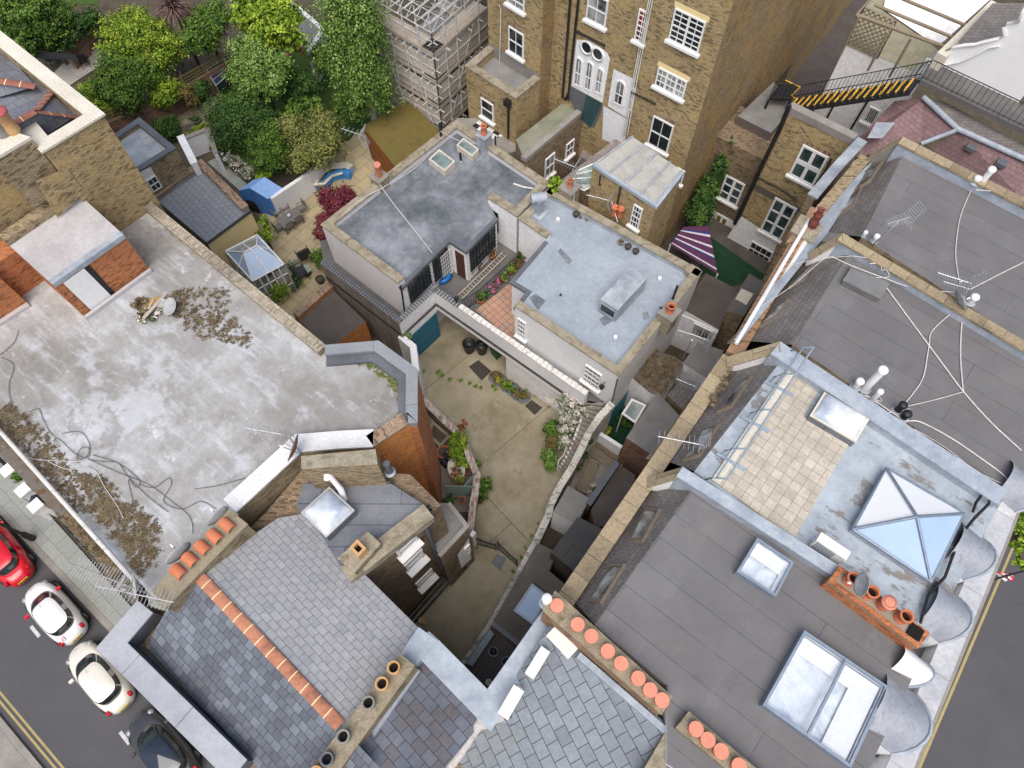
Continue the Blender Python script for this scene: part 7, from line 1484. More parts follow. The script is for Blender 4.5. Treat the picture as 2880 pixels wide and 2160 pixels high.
# lamp post over the red car
LPo = thing('street_lamp', 'black street lamp post leaning into view over the red car', 'street lamp', tuple(at(T(2, 215, 175), 0)))
b = at(T(2, 215, 172), .13); mesh1('base', lambda m: m.lathe(b, [(.16, 0), (.15, .8), (.11, .9), (.09, 1.0)], 14), 'black', LPo); mesh1('post', lambda m: m.tube([b+Vector((0, 0, 1)), b+Vector((0, 0, 5.5))], [.08, .05], 12), 'black', LPo)
mesh1('bracket', lambda m: m.tube([b+Vector((0, 0, 5.5)), b+Vector((-.15, .1, 6.0)), b+Vector((-.5, .3, 6.2))], .04, 8), 'black', LPo); mesh1('lantern', lambda m: m.lathe(b+Vector((-.7, .4, 6.0)), [(.001, .25), (.18, .18), (.2, .1), (.12, 0), (.001, 0)], 12), 'grey', LPo)
# school crossing warning sign
sg = thing('road_sign', 'red bordered triangular children crossing sign on a black post, right edge', 'road sign', tuple(at(T(22, 2180, 390), 0)))
sc = at(T(22, 2100, 420), 3.0); vz = -ray(T(22, 2100, 420)).normalized(); vz = Vector((-.55, -.35, .75)).normalized(); sx = (at(T(22, 2150, 415), 3.0)-at(T(22, 2040, 395), 3.0)).normalized(); sx = (sx-vz*sx.dot(vz)).normalized(); sy = vz.cross(sx)
tri = lambda k, o: [sc+vz*o+sx*(a*k)+sy*(b*k) for a, b in ((-.45, .36), (.45, .40), (.30, -.36))]
signred = M.setdefault('signred', m_flat('sign_red', (.55, .02, .04), .4)); M['signw'] = m_flat('sign_white', (.8, .8, .8), .4)
p0 = [at(T(22, x, y), 3.0) for x, y in ((2035, 388), (2152, 400), (2140, 452), (2100, 450))]
pf = [V3(p, 3.0-.25*i*0) for i, p in enumerate(p0)]
mesh1('plate', lambda m: m.face([p0[0], p0[1], p0[2], p0[3]]) if False else m.prism(p0[:3], 2.97, 3.0), 'signred', sg); c3 = sum(p0[:3], Vector())/3
mesh1('face', lambda m: m.prism([lerp(p, c3, .33) for p in p0[:3]], 2.975, 3.008), 'signw', sg)
for dx in (-.08, .1):
    cpt = V3(c3, 3.012)+Vector((dx, .02, 0)); ch_ = mesh1('child_symbol', lambda m: (m.box(cpt, (.05, .12, .004), .3), m.box(cpt+Vector((.02, .09, 0)), (.05, .05, .004)), m.box(cpt+Vector((-.02, -.09, 0)), (.03, .10, .004), .6), m.box(cpt+Vector((.03, -.08, 0)), (.03, .09, .004), -.5)), 'black', sg)
pl_ = [at(T(22, x, y), 2.8) for x, y in ((2032, 400), (2050, 395), (2108, 440), (2092, 450))]
mesh1('caption_plate', lambda m: m.prism(pl_, 2.78, 2.8), 'signw', sg)
mesh1('post', lambda m: m.tube([at(T(22, 1990, 445), 3.05), at(T(22, 2270, 365), 3.05)], .045, 8), 'black', sg); mesh1('post', lambda m: m.tube([V3(at(T(22, 1990, 445), 3.05), 0), at(T(22, 1990, 445), 3.05)], .045, 8), 'black', sg)
# ---------------------------------------------------------------- yard walls, steps, gate
Vz = lambda z: Vector((0, 0, z))
def t11(*c): return [T(11, x, y) for x, y in c]
def t12(*c): return [T(12, x, y) for x, y in c]
M['flakewhite'] = m_brick('flaking_white_brick', (.66, .65, .61), (.56, .54, .49), (.42, .40, .35), .6, .235, .11, grime=1.1)
cw_ = [(11, 1742, 948, 4.5), (11, 1660, 1035, 4.3), (11, 1592, 1135, 3.6), (11, 1532, 1262, 2.7), (11, 1470, 1380, 1.7), (11, 1400, 1490, 1.2), (11, 1340, 1610, 1.2), (12, 1325, 20, 1.2), (12, 1250, 180, 1.2), (12, 1155, 360, 1.2), (12, 1050, 555, 1.2), (12, 960, 715, 1.2), (12, 865, 860, 1.2), (12, 775, 985, 1.2)]
cp = [at(T(t, x, y), z) for t, x, y, z in cw_]; zz_ = [c[3] for c in cw_]
CWL = thing('curved_white_wall', 'long curving white painted boundary wall running from the outside steps down past the gate', 'wall', (cp[5].x, cp[5].y, 0))
mesh1('wall', lambda m: strip(m, cp, .24, 0, zz_), 'flakewhite', CWL); mesh1('coping', lambda m: strip(m, cp, .30, [z+.002 for z in zz_], [z+.07 for z in zz_], out=.05), 'flakewhite', CWL)
OS = thing('outside_steps', 'curved flight of grey outside steps climbing from the yard to the terrace', 'steps', tuple(at(T(11, 1430, 1390), 0)))
eL = [at(T(11, x, y), z) for x, y, z in ((1575, 935, 3.4), (1560, 1010, 2.9), (1530, 1100, 2.2), (1492, 1210, 1.4), (1445, 1310, .7), (1400, 1380, 0))]
eR = [at(T(11, x, y), z) for x, y, z in ((1712, 950, 3.4), (1650, 1040, 2.9), (1590, 1130, 2.2), (1535, 1255, 1.4), (1490, 1345, .7), (1460, 1410, 0))]
def along(P, t): k = t*(len(P)-1); i = min(len(P)-2, int(k)); return lerp(P[i], P[i+1], k-i)
NSt = 17
for i in range(NSt):
    a0, a1, b0, b1 = along(eL, i/NSt), along(eL, (i+1)/NSt), along(eR, i/NSt), along(eR, (i+1)/NSt); z = 3.4*(1-i/NSt)-.02
    st_ = mesh1('step', lambda m: m.prism([V3(a0, 0), V3(b0, 0), V3(b1, 0), V3(a1, 0)], max(0, z-.6), z), 'cement', OS)
    mesh1('nosing', lambda m: m.tube([V3(a1, z+.005), V3(b1, z+.005)], .03, 4), 'copinglt' if 0 else 'coping', st_)
mesh1('side_wall', lambda m: strip(m, eL, .12, 0, [max(.05, p.z+.05) for p in eL]), 'render', OS)
mesh1('handrail', lambda m: m.tube([at(T(11, 1460, 1240), 2.6), at(T(11, 1440, 1290), 2.1), at(T(11, 1408, 1325), 1.5), at(T(11, 1400, 1380), .9), at(T(11, 1402, 1385), 0)], .035, 6), 'white', OS)
lw = [at(T(t, x, y), 1.25) for t, x, y in ((11, 538, 915), (11, 660, 1040), (11, 798, 1165), (11, 852, 1310), (11, 898, 1420), (11, 885, 1540), (11, 868, 1640), (12, 862, 60), (12, 850, 165))]
LWL = thing('low_garden_wall', 'low red brick and white wall curving between the yard and the small sunken garden', 'wall', (lw[3].x, lw[3].y, 0))
M['redwhite'] = m_brick('whitewashed_red_brick', (.50, .44, .40), (.33, .17, .12), (.40, .37, .33), .6, .12, .25, grime=.8)
mesh1('wall', lambda m: strip(m, lw, -.26, 0, 1.25), 'tan', LWL); mesh1('coping', lambda m: strip(m, lw, -.32, 1.251, 1.34, out=.04), 'redwhite', LWL)
wallseg('thick_white_wall', 'short thick white wall end with plants on it beside the blue garage door', t11((395, 500), (485, 575), (505, 745)), 3.0, -.35, 'render')
wallseg('yard_gate_post', 'white gate post at the left of the iron gate', t12((828, 150), (850, 165)), 2.2, .3, 'whitewall')
# sunken garden floor etc
sheet('small_garden', t11((540, 950), (800, 1190), (860, 1330), (880, 1659), (640, 1659), (560, 1300)), .02, 'gravel') if M.setdefault('gravel', m_roof('garden_gravel', [(.15, .13, .10), (.23, .20, .16)], .8, fine=30)) else 0
RB = thing('raised_stone_bed', 'small raised bed with stone edge in the sunken garden', 'raised bed', tuple(at(T(11, 640, 1160), 0)))
rq = [at(T(11, *c), .4) for c in ((585, 1060), (710, 1165), (640, 1240), (560, 1160))]; mesh1('edge', lambda m: strip(m, ccw(rq), .15, 0, .4, closed=True), 'coping', RB); mesh1('soil', lambda m: m.face([V3(p, .33) for p in ccw(rq)]), 'earth', RB)
# green trellis panels
for i, (a, b, l) in enumerate((((672, 1490), (860, 1492), 'pale green diamond trellis panel, nearer, in the sunken garden'), ((795, 1490), (868, 1405), 'pale green diamond trellis panel, farther, against the low wall'))):
    A, B = at(T(11, *a), 1.6), at(T(11, *b), 1.6); r = thing('green_trellis', l, 'trellis', (A.x, A.y, 0)); lattice(r, A, B, .1, 1.6, .16, .014, 'sage') if M.setdefault('sage', m_flat('sage_paint', (.20, .29, .25), .7)) else 0
OT = thing('oval_garden_table', 'oval white stone table covered in pots and tools in the sunken garden', 'table', tuple(at(T(11, 745, 1385), 0)))
oc = at(T(11, 745, 1375), .72); ou = (at(T(11, 760, 1450), .72)-at(T(11, 735, 1300), .72)); ov = (at(T(11, 800, 1370), .72)-at(T(11, 688, 1380), .72))
mesh1('table_top', lambda m: m.prism([oc+ou*.5*math.cos(a)+ov*.5*math.sin(a) for a in [2*math.pi*k/24 for k in range(24)]], .66, .72), 'copinglt', OT); mesh1('pedestal', lambda m: m.lathe(V3(oc, 0), [(.25, 0), (.12, .1), (.12, .66)], 12), 'cement', OT)
for x, y, r, h, mt, l in ((735, 1392, .14, .2, 'terra', 'terracotta pot near the middle of the oval table'), (765, 1400, .13, .18, 'cement', 'grey pot on the oval table, right of the terracotta one'), (742, 1428, .15, .16, 'terracap', 'pink clay pot near the lower end of the oval table'), (720, 1420, .1, .12, 'terracap', 'tiny pink pot at the left rim of the oval table')): planter(l, 11, x, y, .72, r, h, mt, cat='pot')
planter('yellow green plant at the lower end of the oval table', 11, 770, 1462, .2, .2, .4, 'terra', 'yel', 500, .05, .25, .35)
o = mesh1('watering_can', lambda m: (m.lathe(at(T(11, 762, 1345), .73), [(.001, 0), (.1, 0), (.11, .2), (.06, .24), (.001, .24)], 12), m.tube([at(T(11, 762, 1345), .83), at(T(11, 735, 1355), 1.0)], .02, 5)), 'pinkp') if M.setdefault('pinkp', m_flat('pink_plastic', (.60, .04, .12), .4)) else 0
tag(o, 'pink red watering can on the oval table', 'watering can')
o = mesh1('green_trowel', lambda m: (m.box(at(T(11, 745, 1368), .76), (.3, .08, .05), .3), m.tube([at(T(11, 735, 1368), .76), at(T(11, 700, 1380), .75)], .02, 5)), 'teal'); tag(o, 'dark green garden tool on the oval table', 'tool')
planter('large empty terracotta pot left of the oval table', 11, 665, 1285, 0, .35, .4, 'terra'); planter('empty brown pot right of the oval table', 11, 812, 1405, 0, .2, .35, 'terra')
o = mesh1('black_trough', lambda m: (m.tube([at(T(11, 635, 1305), .15), at(T(11, 690, 1360), .15)], .2, 8), m.tube([at(T(11, 660, 1290), .3), at(T(11, 710, 1320), .3)], .16, 8)), 'black'); tag(o, 'black plastic troughs beside the oval table', 'trough')
tree('garden_shrub', 'green feathery shrub against the low wall above the oval table', [(11, 750, 1170, 45, 1.2), (11, 765, 1220, 60, 1.4), (11, 750, 1280, 50, 1.2), (11, 780, 1330, 40, 1)], 'lime', 4500, .05, trunk=False, cat='shrub', surf=.6)
tree('red_geranium', 'red flowering plant on the low wall', [(11, 790, 1095, 32, 1.5, .2), (11, 775, 1120, 22, 1.4, .2)], 'redfl', 500, .05, trunk=False, cat='plant')
tree('yard_climber', 'small green climber on the yard side of the low wall, lower', [(11, 940, 1480, 42, .8), (11, 915, 1530, 35, .7), (11, 885, 1340, 22, .8)], 'mid', 1500, .06, trunk=False, cat='plant')
planter('potted plants stacked by the end of the trellis near the gate', 11, 905, 1590, 0, .2, .35, 'terra', 'dark', 400, .05, .2)
planter('rusty pot among junk in the corner of the sunken garden', 11, 780, 1590, 0, .2, .3, 'terra'); planter('dark pot in the corner by the low brick wing', 11, 700, 1610, 0, .25, .3, 'leaddk', 'dark', 400, .06, .2)
# iron gate in two leaves
GT = thing('iron_gate', 'black iron double gate with curved top across the drive', 'gate', tuple(at(T(12, 1005, 270), 0)))
def leaf(root, a, b, za, zb, zt=.15, n=13, dip=-.12):
    A, B = at(a, za), at(b, zb); A, B = V3(A, 0), V3(B, 0); m = MB(); tp = []
    for i in range(n+1):
        t = i/n; q = lerp(A, B, t); z = za+(zb-za)*t+dip*math.sin(math.pi*t); m.tube([q+Vz(zt), q+Vz(z+.08)], .016, 5); tp.append(q+Vz(z))
    m.tube(tp, .025, 5); m.tube([q-Vz(.18) for q in tp], .015, 5); m.tube([A+Vz(.2), B+Vz(.2)], .022, 5)
    for q, z in ((A, za), (B, zb)): m.tube([q+Vz(.05), q+Vz(z+.15)], .035, 6)
    return m.build('gate_leaf', M['iron'], root)
leaf(GT, T(12, 852, 160), T(12, 1000, 212), 1.5, 1.1); leaf(GT, T(12, 1012, 195), T(12, 1138, 315), 1.5, 1.1)
RTb = thing('round_garden_table', 'round pale stone table with a chair tucked under the bridge parapet', 'table', tuple(at(T(11, 1372, 905), 0)))
mesh1('table_top', lambda m: m.lathe(at(T(11, 1372, 905), .7), [(.48, -.05), (.5, 0), (.001, .01)], 24), 'copinglt', RTb); mesh1('pedestal', lambda m: m.lathe(at(T(11, 1372, 905), 0), [(.25, 0), (.1, .1), (.1, .66)], 12), 'cement', RTb)
chairp('pale mesh garden chair left of the round stone table', 1318, 885, 11, 2.5, 'whitecop', 1.0)
def cover(label, t, c, mat='rustdk'):
    q = [at(T(t, *k), .022) for k in c]; o = mesh1('manhole_cover', lambda m: (m.prism(shrink(q, -.12), .011, .018), m.prism(q, .0185, .03)), mat); tag(o, label, 'manhole cover')
M['rustdk'] = m_tiles('pressed_iron_cover', .08, .08, (.085, .07, .06), (.06, .05, .045), (.03, .025, .02), .01, offset=0)
cover('large dark square manhole cover in the upper yard', 11, ((833, 718), (890, 680), (965, 745), (908, 800))); cover('smaller dark manhole cover near the white flowering bush', 11, ((1195, 972), (1235, 938), (1297, 982), (1252, 1025)))
cover('studded grey manhole cover just inside the gate', 12, ((975, 325), (1010, 275), (1065, 300), (1030, 375)), 'leaddk'); cover('tiny square drain cover in the upper yard', 11, ((738, 740), (752, 728), (766, 740), (752, 752)), 'cement')
# bins
def bin_(label, x, y, r, h, mat, lid=True):
    c = at(T(11, x, y), 0); rt = thing('dustbin', label, 'bin', tuple(c)); mesh1('body', lambda m: m.lathe(c, [(.001, 0), (r*.8, 0), (r, h), (r*1.07, h), (r*1.07, h+.03), (r*.93, h+.03), (r*.9, h*.5), (.001, h*.5)] if not lid else [(.001, 0), (r*.8, 0), (r, h)], 18), mat, rt)
    if lid: mesh1('lid', lambda m: m.lathe(c+Vz(h), [(r*1.08, 0), (r*1.05, .06), (r*.3, .14), (.001, .15)], 18), mat, rt); mesh1('handle', lambda m: m.tube([c+Vector((-.1, 0, h+.14)), c+Vector((0, 0, h+.2)), c+Vector((.1, 0, h+.14))], .015, 5), 'grey', rt)
bin_('open round black bin under the bridge, left of the lidded one', 830, 610, .36, .75, 'black', False); bin_('round black bin with lid under the bridge', 912, 620, .34, .75, 'black')
gb = thing('green_box_bin', 'dark green plastic box bin beside the black bins', 'bin', tuple(at(T(11, 995, 620), 0))); q = [at(T(11, *k), .7) for k in ((965, 590), (1000, 575), (1040, 610), (1005, 640))]
M['dgreen'] = m_flat('dark_green_plastic', (.012, .07, .03), .5); mesh1('body', lambda m: m.prism(shrink(q, .06), 0, .69), 'dgreen', gb); mesh1('lid', lambda m: m.prism(q, .69, .75), 'dgreen', gb)
TRo = thing('heather_trough', 'row of shallow troughs planted with yellow green heather across the yard', 'planter', tuple(at(T(11, 1090, 860), 0)))
for i, (x, y, r, k) in enumerate(((1000, 780, 30, 'heather'), (1030, 800, 32, 'yel'), (1075, 838, 34, 'lime'), (1110, 860, 26, 'mid'), (1145, 890, 34, 'heather'), (1180, 908, 28, 'heather'))):
    c = at(T(11, x, y), .3); mesh1('trough', lambda m: m.lathe(V3(c, 0), [(.001, 0), (.3, 0), (.4, .22), (.33, .22), (.001, .18)], 12), 'leaddk', TRo); rr = pxr(T(11, x, y), r, .3); leafmesh('heather', [(tuple(c), (rr, rr, .25))], 700, .045, k, TRo, surf=.6)
tree('white_flowering_bush', 'tall climbing bush smothered in white blossom over the outside steps', [(11, 1500, 940, 62, 3.2), (11, 1440, 950, 50, 3), (11, 1530, 1010, 50, 2.9), (11, 1460, 1040, 50, 2.6), (11, 1440, 1120, 42, 2.2), (11, 1475, 1110, 42, 2.2), (11, 1450, 1190, 42, 1.8), (11, 1430, 1240, 30, 1.5), (11, 1500, 1080, 40, 2.4), (11, 1480, 890, 40, 3.4)], 'flower', 14000, .055, trunk=False, cat='bush', surf=.7)
tree('yard_shrub', 'fresh green shrub left of the white blossom', [(11, 1370, 1100, 42, 1.4), (11, 1350, 1130, 34, 1.1), (11, 1400, 1140, 35, 1.3)], 'mid', 3000, .06, trunk=False, cat='shrub')
tree('yard_shrub', 'brownish twiggy shrub below the fresh green one', [(11, 1370, 1190, 42, 1.1), (11, 1350, 1220, 34, .9)], 'heather', 2200, .05, trunk=False, cat='shrub', surf=.6)
tree('yard_shrub', 'blue green spiky shrub at the foot of the outside steps', [(11, 1350, 1290, 45, 1), (11, 1360, 1350, 40, .8), (11, 1320, 1290, 30, .7)], 'birch', 3500, .055, trunk=False, cat='shrub', surf=.6, droop=.2)
tree('wall_ivy', 'green ivy trailing over the curving wall beside the steps', [(11, 1610, 1190, 22, 2.6), (11, 1570, 1290, 28, 1.6), (11, 1540, 1370, 22, 1), (11, 1640, 1110, 16, 3)], 'dark', 1500, .05, trunk=False, cat='climber')
tree('corner_plants', 'weeds growing on the top of the thick white wall by the blue door', [(11, 425, 490, 26, 3.2), (11, 440, 520, 20, 3.1), (11, 400, 480, 14, 3.2)], 'birch', 500, .06, trunk=False, cat='plant')
# moss and weeds in the cracks
def weeds(name, label, pts, w, n, size, mat, z=.03, hz=.06):
    B = []
    for i in range(len(pts)-1):
        a, b = at(pts[i], z), at(pts[i+1], z); k = max(1, int((b-a).length/.35))
        for j in range(k): q = lerp(a, b, (j+random.random())/k); s = w*random.uniform(.3, 1.2); B.append(((q.x+random.gauss(0, w*.4), q.y+random.gauss(0, w*.4), z), (s, s, hz)))
    o = leafmesh(name, B, n*2, size*.6, mat, None, surf=.02, flat=2.5); return tag(o, label, 'weeds' if 'weed' in name else 'litter', None, 'stuff')
weeds('weeds', 'green weeds and moss along the cracks of the yard', t11((510, 740), (620, 760), (760, 800), (900, 850), (1000, 840), (1000, 900)), .16, 2600, .035, 'fern')
weeds('weeds', 'thin weeds along the edges of the drive', [*t11((1200, 860), (1280, 930), (1340, 980))], .12, 500, .03, 'fern'); weeds('weeds', 'clump of weeds by the end of the thick white wall', t11((520, 700), (545, 750)), .3, 700, .06, 'fern', hz=.15)
weeds('weeds', 'weeds at the foot of the curving wall', t12((1320, 0), (1250, 120), (1170, 290), (1100, 400)), .1, 500, .05, 'fern'); weeds('weeds', 'weeds by the left gate post', t12((850, 190), (860, 270)), .16, 400, .06, 'fern', hz=.15)
# brown litter on the roofs
def litter(name, label, t, poly, z, n, size, mat='litter', k=60, r=.35):
    q = [at(T(t, *c), z) for c in poly]; xs = [p.x for p in q]; ys = [p.y for p in q]; B = []
    def inside(x, y):
        c = False
        for i in range(len(q)):
            a, b = q[i], q[i-1]
            if (a.y > y) != (b.y > y) and x < (b.x-a.x)*(y-a.y)/(b.y-a.y)+a.x: c = not c
        return c
    while len(B) < k:
        x, y = random.uniform(min(xs), max(xs)), random.uniform(min(ys), max(ys))
        if inside(x, y): s = r*random.uniform(.3, 1.3); B.append(((x, y, z+.01), (s, s, .012)))
    o = leafmesh(name, B, int(n*1.6), size*.5, mat, None, surf=.02, flat=9); return tag(o, label, 'litter', None, 'stuff')
litter('moss_litter', 'brown moss scattered on the silver roof beyond the rubbish heap', 1, ((1110, 240), (1250, 200), (1450, 230), (1480, 380), (1640, 540), (1600, 590), (1280, 520), (1120, 400)), 10.91, 6500, .045, k=190, r=.26)
litter('moss_litter', 'brown leaf litter along the street edge of the silver roof', 1, ((-40, 950), (60, 960), (200, 1060), (330, 1190), (520, 1400), (700, 1450), (820, 1659), (470, 1659), (200, 1380), (0, 1180)), 10.91, 12000, .045, k=420, r=.24)
litter('moss_litter', 'dark brown moss patch at the lower corner of the silver roof', 2, ((560, -60), (900, -60), (1030, 120), (1000, 330), (900, 400), (820, 250)), 10.91, 8000, .045, k=190, r=.3)
litter('moss_litter', 'yellow brown moss along the angled parapet of the silver roof', 11, ((110, 650), (260, 660), (440, 790), (440, 930), (390, 900), (280, 790), (120, 700)), 10.91, 4500, .045, 'olive', k=70, r=.25)
litter('moss_litter', 'moss and leaves on the ledge beside the pavement', 2, ((380, 20), (460, 0), (860, 450), (890, 590), (700, 380)), 10.42, 4000, .06, k=70, r=.3)
litter('moss_litter', 'brown debris on the back of the pale blue roof', 10, ((1550, 1370), (1620, 1410), (1600, 1450), (1540, 1400)), 6.32, 500, .04, k=10, r=.2)
litter('moss_litter', 'leaf litter in the valley gutter behind the stone coped parapet', 21, ((300, 740), (320, 760), (190, 960), (160, 980)), 11.45, 900, .05, k=16, r=.2)
# rubbish heap
RH_ = thing('rubbish_heap', 'heap of old timber, brown sheeting and tangled wire on the silver roof', 'rubbish', tuple(at(T(1, 1000, 320), 10.9)))
mesh1('plank', lambda m: m.box(lerp(at(T(1, 930, 405), 11.1), at(T(1, 1082, 238), 11.25), .5), ((at(T(1, 930, 405), 11.1)-at(T(1, 1082, 238), 11.2)).length, .13, .06), angof(at(T(1, 930, 405), 11), at(T(1, 1082, 238), 11))), 'board', RH_)
mesh1('plank', lambda m: m.box(at(T(1, 960, 350), 11.05), (1.1, .1, .05), 1.4), 'board', RH_)
mesh1('sheeting', lambda m: m.grid([[at(T(1, 950+28*i, 270+26*j+8*math.sin(i*2+j)), 10.98+.09*abs(math.sin(i*1.7+j*2.3))) for i in range(6)] for j in range(4)]), 'ochre', RH_) if M.setdefault('ochre', m_plain('ochre_sheet', [(.30, .17, .04), (.42, .26, .08)], 3, 12, .8, .2)) else 0
leafmesh('torn_rags', [(tuple(at(T(1, 915, 310), 11.0)), (.45, .3, .12)), (tuple(at(T(1, 960, 380), 11.0)), (.4, .3, .1))], 500, .09, 'litter', RH_, flat=1)
leafmesh('white_scraps', [(tuple(at(T(1, 960, 385), 11.05)), (.4, .35, .08)), (tuple(at(T(1, 1040, 370), 11.0)), (.4, .2, .06))], 160, .07, 'flower', RH_, flat=1)
# ---------------------------------------------------------------- terrace furniture
zt_ = 3.39
def grille_window(root, pa, pb, s0, s1, z0, z1, off=.16, cols=6, cage=True):
    a, u, n = wplane(pa, pb); P = lambda s, z, d: a+u*s+n*d+Vz(z); m = MB(); L = (V3(pb, 0)-V3(pa, 0)).length; s0 *= L; s1 *= L; ax = (u, n, Vz(1))
    for (sa, sb, za, zb) in ((s0, s1, z0, z0+.07), (s0, s1, z1-.07, z1), (s0, s0+.07, z0, z1), (s1-.07, s1, z0, z1)): m.box(P((sa+sb)/2, (za+zb)/2, .04), (sb-sa, .05, zb-za), ax=ax)
    for k in range(1, cols): s = s0+(s1-s0)*k/cols; m.box(P(s, (z0+z1)/2, .04), (.04, .04, z1-z0), ax=ax)
    for k in (1, 2): z = z0+(z1-z0)*k/3; m.box(P((s0+s1)/2, z, .045), (s1-s0, .04, .04), ax=ax)
    w = m.build('window', M['black'], root); mesh1('pane', lambda m: m.face([P(s0, z0, .03), P(s1, z0, .03), P(s1, z1, .03), P(s0, z1, .03)]), 'glassblue', w)
    if cage:
        m = MB()
        for k in range(int((s1-s0)/.16)+1): s = s0+.16*k; m.tube([P(s, z0-.1, off), P(s, z1, off)], .012, 4, cap=False)
        for k in range(7): z = z0-.05+(z1-z0)*k/6; m.tube([P(s0-.05, z, off), P(s1+.05, z, off)], .012, 4, cap=False); m.tube([P(s0-.05, z, off), P(s0-.05, z, .02)], .012, 4, cap=False)
        m.build('security_grille', M['iron'], w)
    return w
grille_window(B6, P6[8], P6[7], .12, .55, 4.2, 5.9); grille_window(B6, P6[8], P6[7], .62, .93, 3.9, 5.95, cage=True)
grille_window(B6, P6[6], P6[5], .08, .92, 4.0, 5.9, cols=8); grille_window(B6, P6[4], P6[3], .06, .36, 4.2, 5.8)
a, u, n = wplane(P6[7], P6[6]); L = (V3(P6[6], 0)-V3(P6[7], 0)).length
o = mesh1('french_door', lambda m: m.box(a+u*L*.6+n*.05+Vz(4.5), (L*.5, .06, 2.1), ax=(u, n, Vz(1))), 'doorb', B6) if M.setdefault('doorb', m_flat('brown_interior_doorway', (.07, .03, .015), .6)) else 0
mesh1('open_door_leaf', lambda m: m.box(a+u*.1+n*.5+Vz(4.5), (.06, .8, 2.1), ax=(u, n, Vz(1))), 'white', B6)
FWh = wplane(P8[0], P8[1])
for c in (((1146, 400), (1198, 430), (1196, 540), (1144, 510)), ((1585, 703), (1692, 765), (1668, 868), (1565, 795))): window(B8, FWh, t11(*c), 3 if c[0][0] < 1200 else 4, 4, glass='glasscur', fw=.06)
a, u, n = FWh; p = onwall(T(11, 1712, 815), a, a+u); LN = thing('wall_lantern', 'black lantern on the white brick wall beside the barred window', 'lantern', tuple(p))
mesh1('bracket', lambda m: m.tube([p, p+n*.25+Vz(.1), p+n*.3], .02, 5), 'iron', LN); mesh1('lantern', lambda m: m.lathe(p+n*.3-Vz(.3), [(.001, 0), (.08, .02), (.13, .22), (.15, .24), (.04, .34), (.001, .36)], 6), 'iron', LN)
p = at(T(11, 748, 300), 4.6); LN2 = thing('wall_lantern', 'black lantern on the bridge parapet by the ladder', 'lantern', tuple(p)); mesh1('lantern', lambda m: m.lathe(p, [(.05, 0), (.04, .1), (.08, .15), (.13, .35), (.15, .37), (.04, .47), (.001, .5)], 6), 'iron', LN2)
pipe(B6, wplane(P6[8], P6[7]), t11((372, 185), (385, 250), (400, 365)), .05, off=.12); pipe(B8, FWh, t11((1795, 790), (1760, 930)), .04, 'leaddk', off=.06)
RLt = thing('terrace_railing', 'black iron railing dividing the terrace beside the ladder', 'railing', tuple(at(T(11, 900, 250), zt_))); railing(RLt, [at(T(11, 790, 355), zt_), at(T(11, 885, 300), zt_), at(T(11, 1160, 50), zt_)], 1.0, .13)
LD = thing('wooden_ladder', 'long wooden ladder lying on the terrace floor', 'ladder', tuple(at(T(11, 900, 140), zt_)))
la, lb, lc, ld = [at(T(11, *c), zt_+.12) for c in ((755, 255), (1045, -25), (1070, -5), (782, 278))]
mesh1('rail', lambda m: m.tube([la, lb], .035, 5), 'board', LD); mesh1('rail', lambda m: m.tube([ld, lc], .035, 5), 'board', LD)
m = MB()
for k in range(17): t = (k+.5)/17; m.tube([lerp(la, lb, t), lerp(ld, lc, t)], .02, 5)
m.build('rungs', M['board'], LD)
o = mesh1('blue_bag', lambda m: m.grid([[at(T(11, 645, 140), zt_)+Vector((math.cos(a)*r*1.4*(1+.15*math.sin(3*a+z*9)), math.sin(a)*r*1.4*(1+.15*math.cos(2*a+z*5)), z)) for a in [2*math.pi*k/18 for k in range(18)]] for r, z in ((.3, 0), (.42, .12), (.38, .3), (.2, .38), (.28, .25), (.25, .12), (.01, .1))], closed=True), 'bagb') if M.setdefault('bagb', m_flat('blue_plastic', (.01, .13, .42), .35)) else 0
tag(o, 'bright blue plastic bag open on the terrace floor', 'bag')
o = mesh1('red_dustpan', lambda m: (m.box(at(T(11, 540, 240), zt_+.12), (.3, .34, .2), .5), m.tube([at(T(11, 560, 205), zt_+.1), at(T(11, 600, 170), zt_+.7)], .02, 5)), 'redp2') if M.setdefault('redp2', m_flat('red_plastic', (.60, .015, .02), .4)) else 0
tag(o, 'bright red dustpan on the terrace near the white wall', 'dustpan')
for l, x, y, r, h, mt, pl, ph in (('spiky plant in a black pot by the terrace door', 822, 125, .22, .35, 'black', 'olive', .35), ('pink flowers in a basket pot behind the ladder', 885, 80, .2, .3, 'heath', 'pink', .3), ('tall green plant in a terracotta pot at the railing end', 905, 300, .2, .3, 'terra', 'mid', .5),
        ('pink flowering pot plant on the railing, lower', 985, 235, .17, .25, 'cement', 'pink', .25), ('pink flowering pot plant on the railing, middle', 1015, 195, .17, .25, 'cement', 'pink', .25), ('spider plant in a terracotta pot by the tiled floor', 1052, 160, .22, .3, 'terra', 'birch', .3), ('small green pot plant on the edge of the tiled floor', 950, 270, .14, .2, 'cement', 'dark', .2),
        ('upright green pot plant behind the spider plant', 1100, 110, .18, .25, 'terra', 'lime', .3), ('reddish plant in a terracotta trough by the pale blue roof', 1140, 70, .2, .25, 'terra', 'heather', .25), ('bushy plant in the terrace corner under the white wall', 1165, 25, .2, .25, 'terra', 'mid', .3), ('brown grass in a big clay pot at the back of the terrace', 970, 5, .28, .3, 'terra', 'heather', .4)):
    planter(l, 11, x, y, zt_, r, h, mt if mt != 'heath' else 'wood', pl, 500, .045, ph)
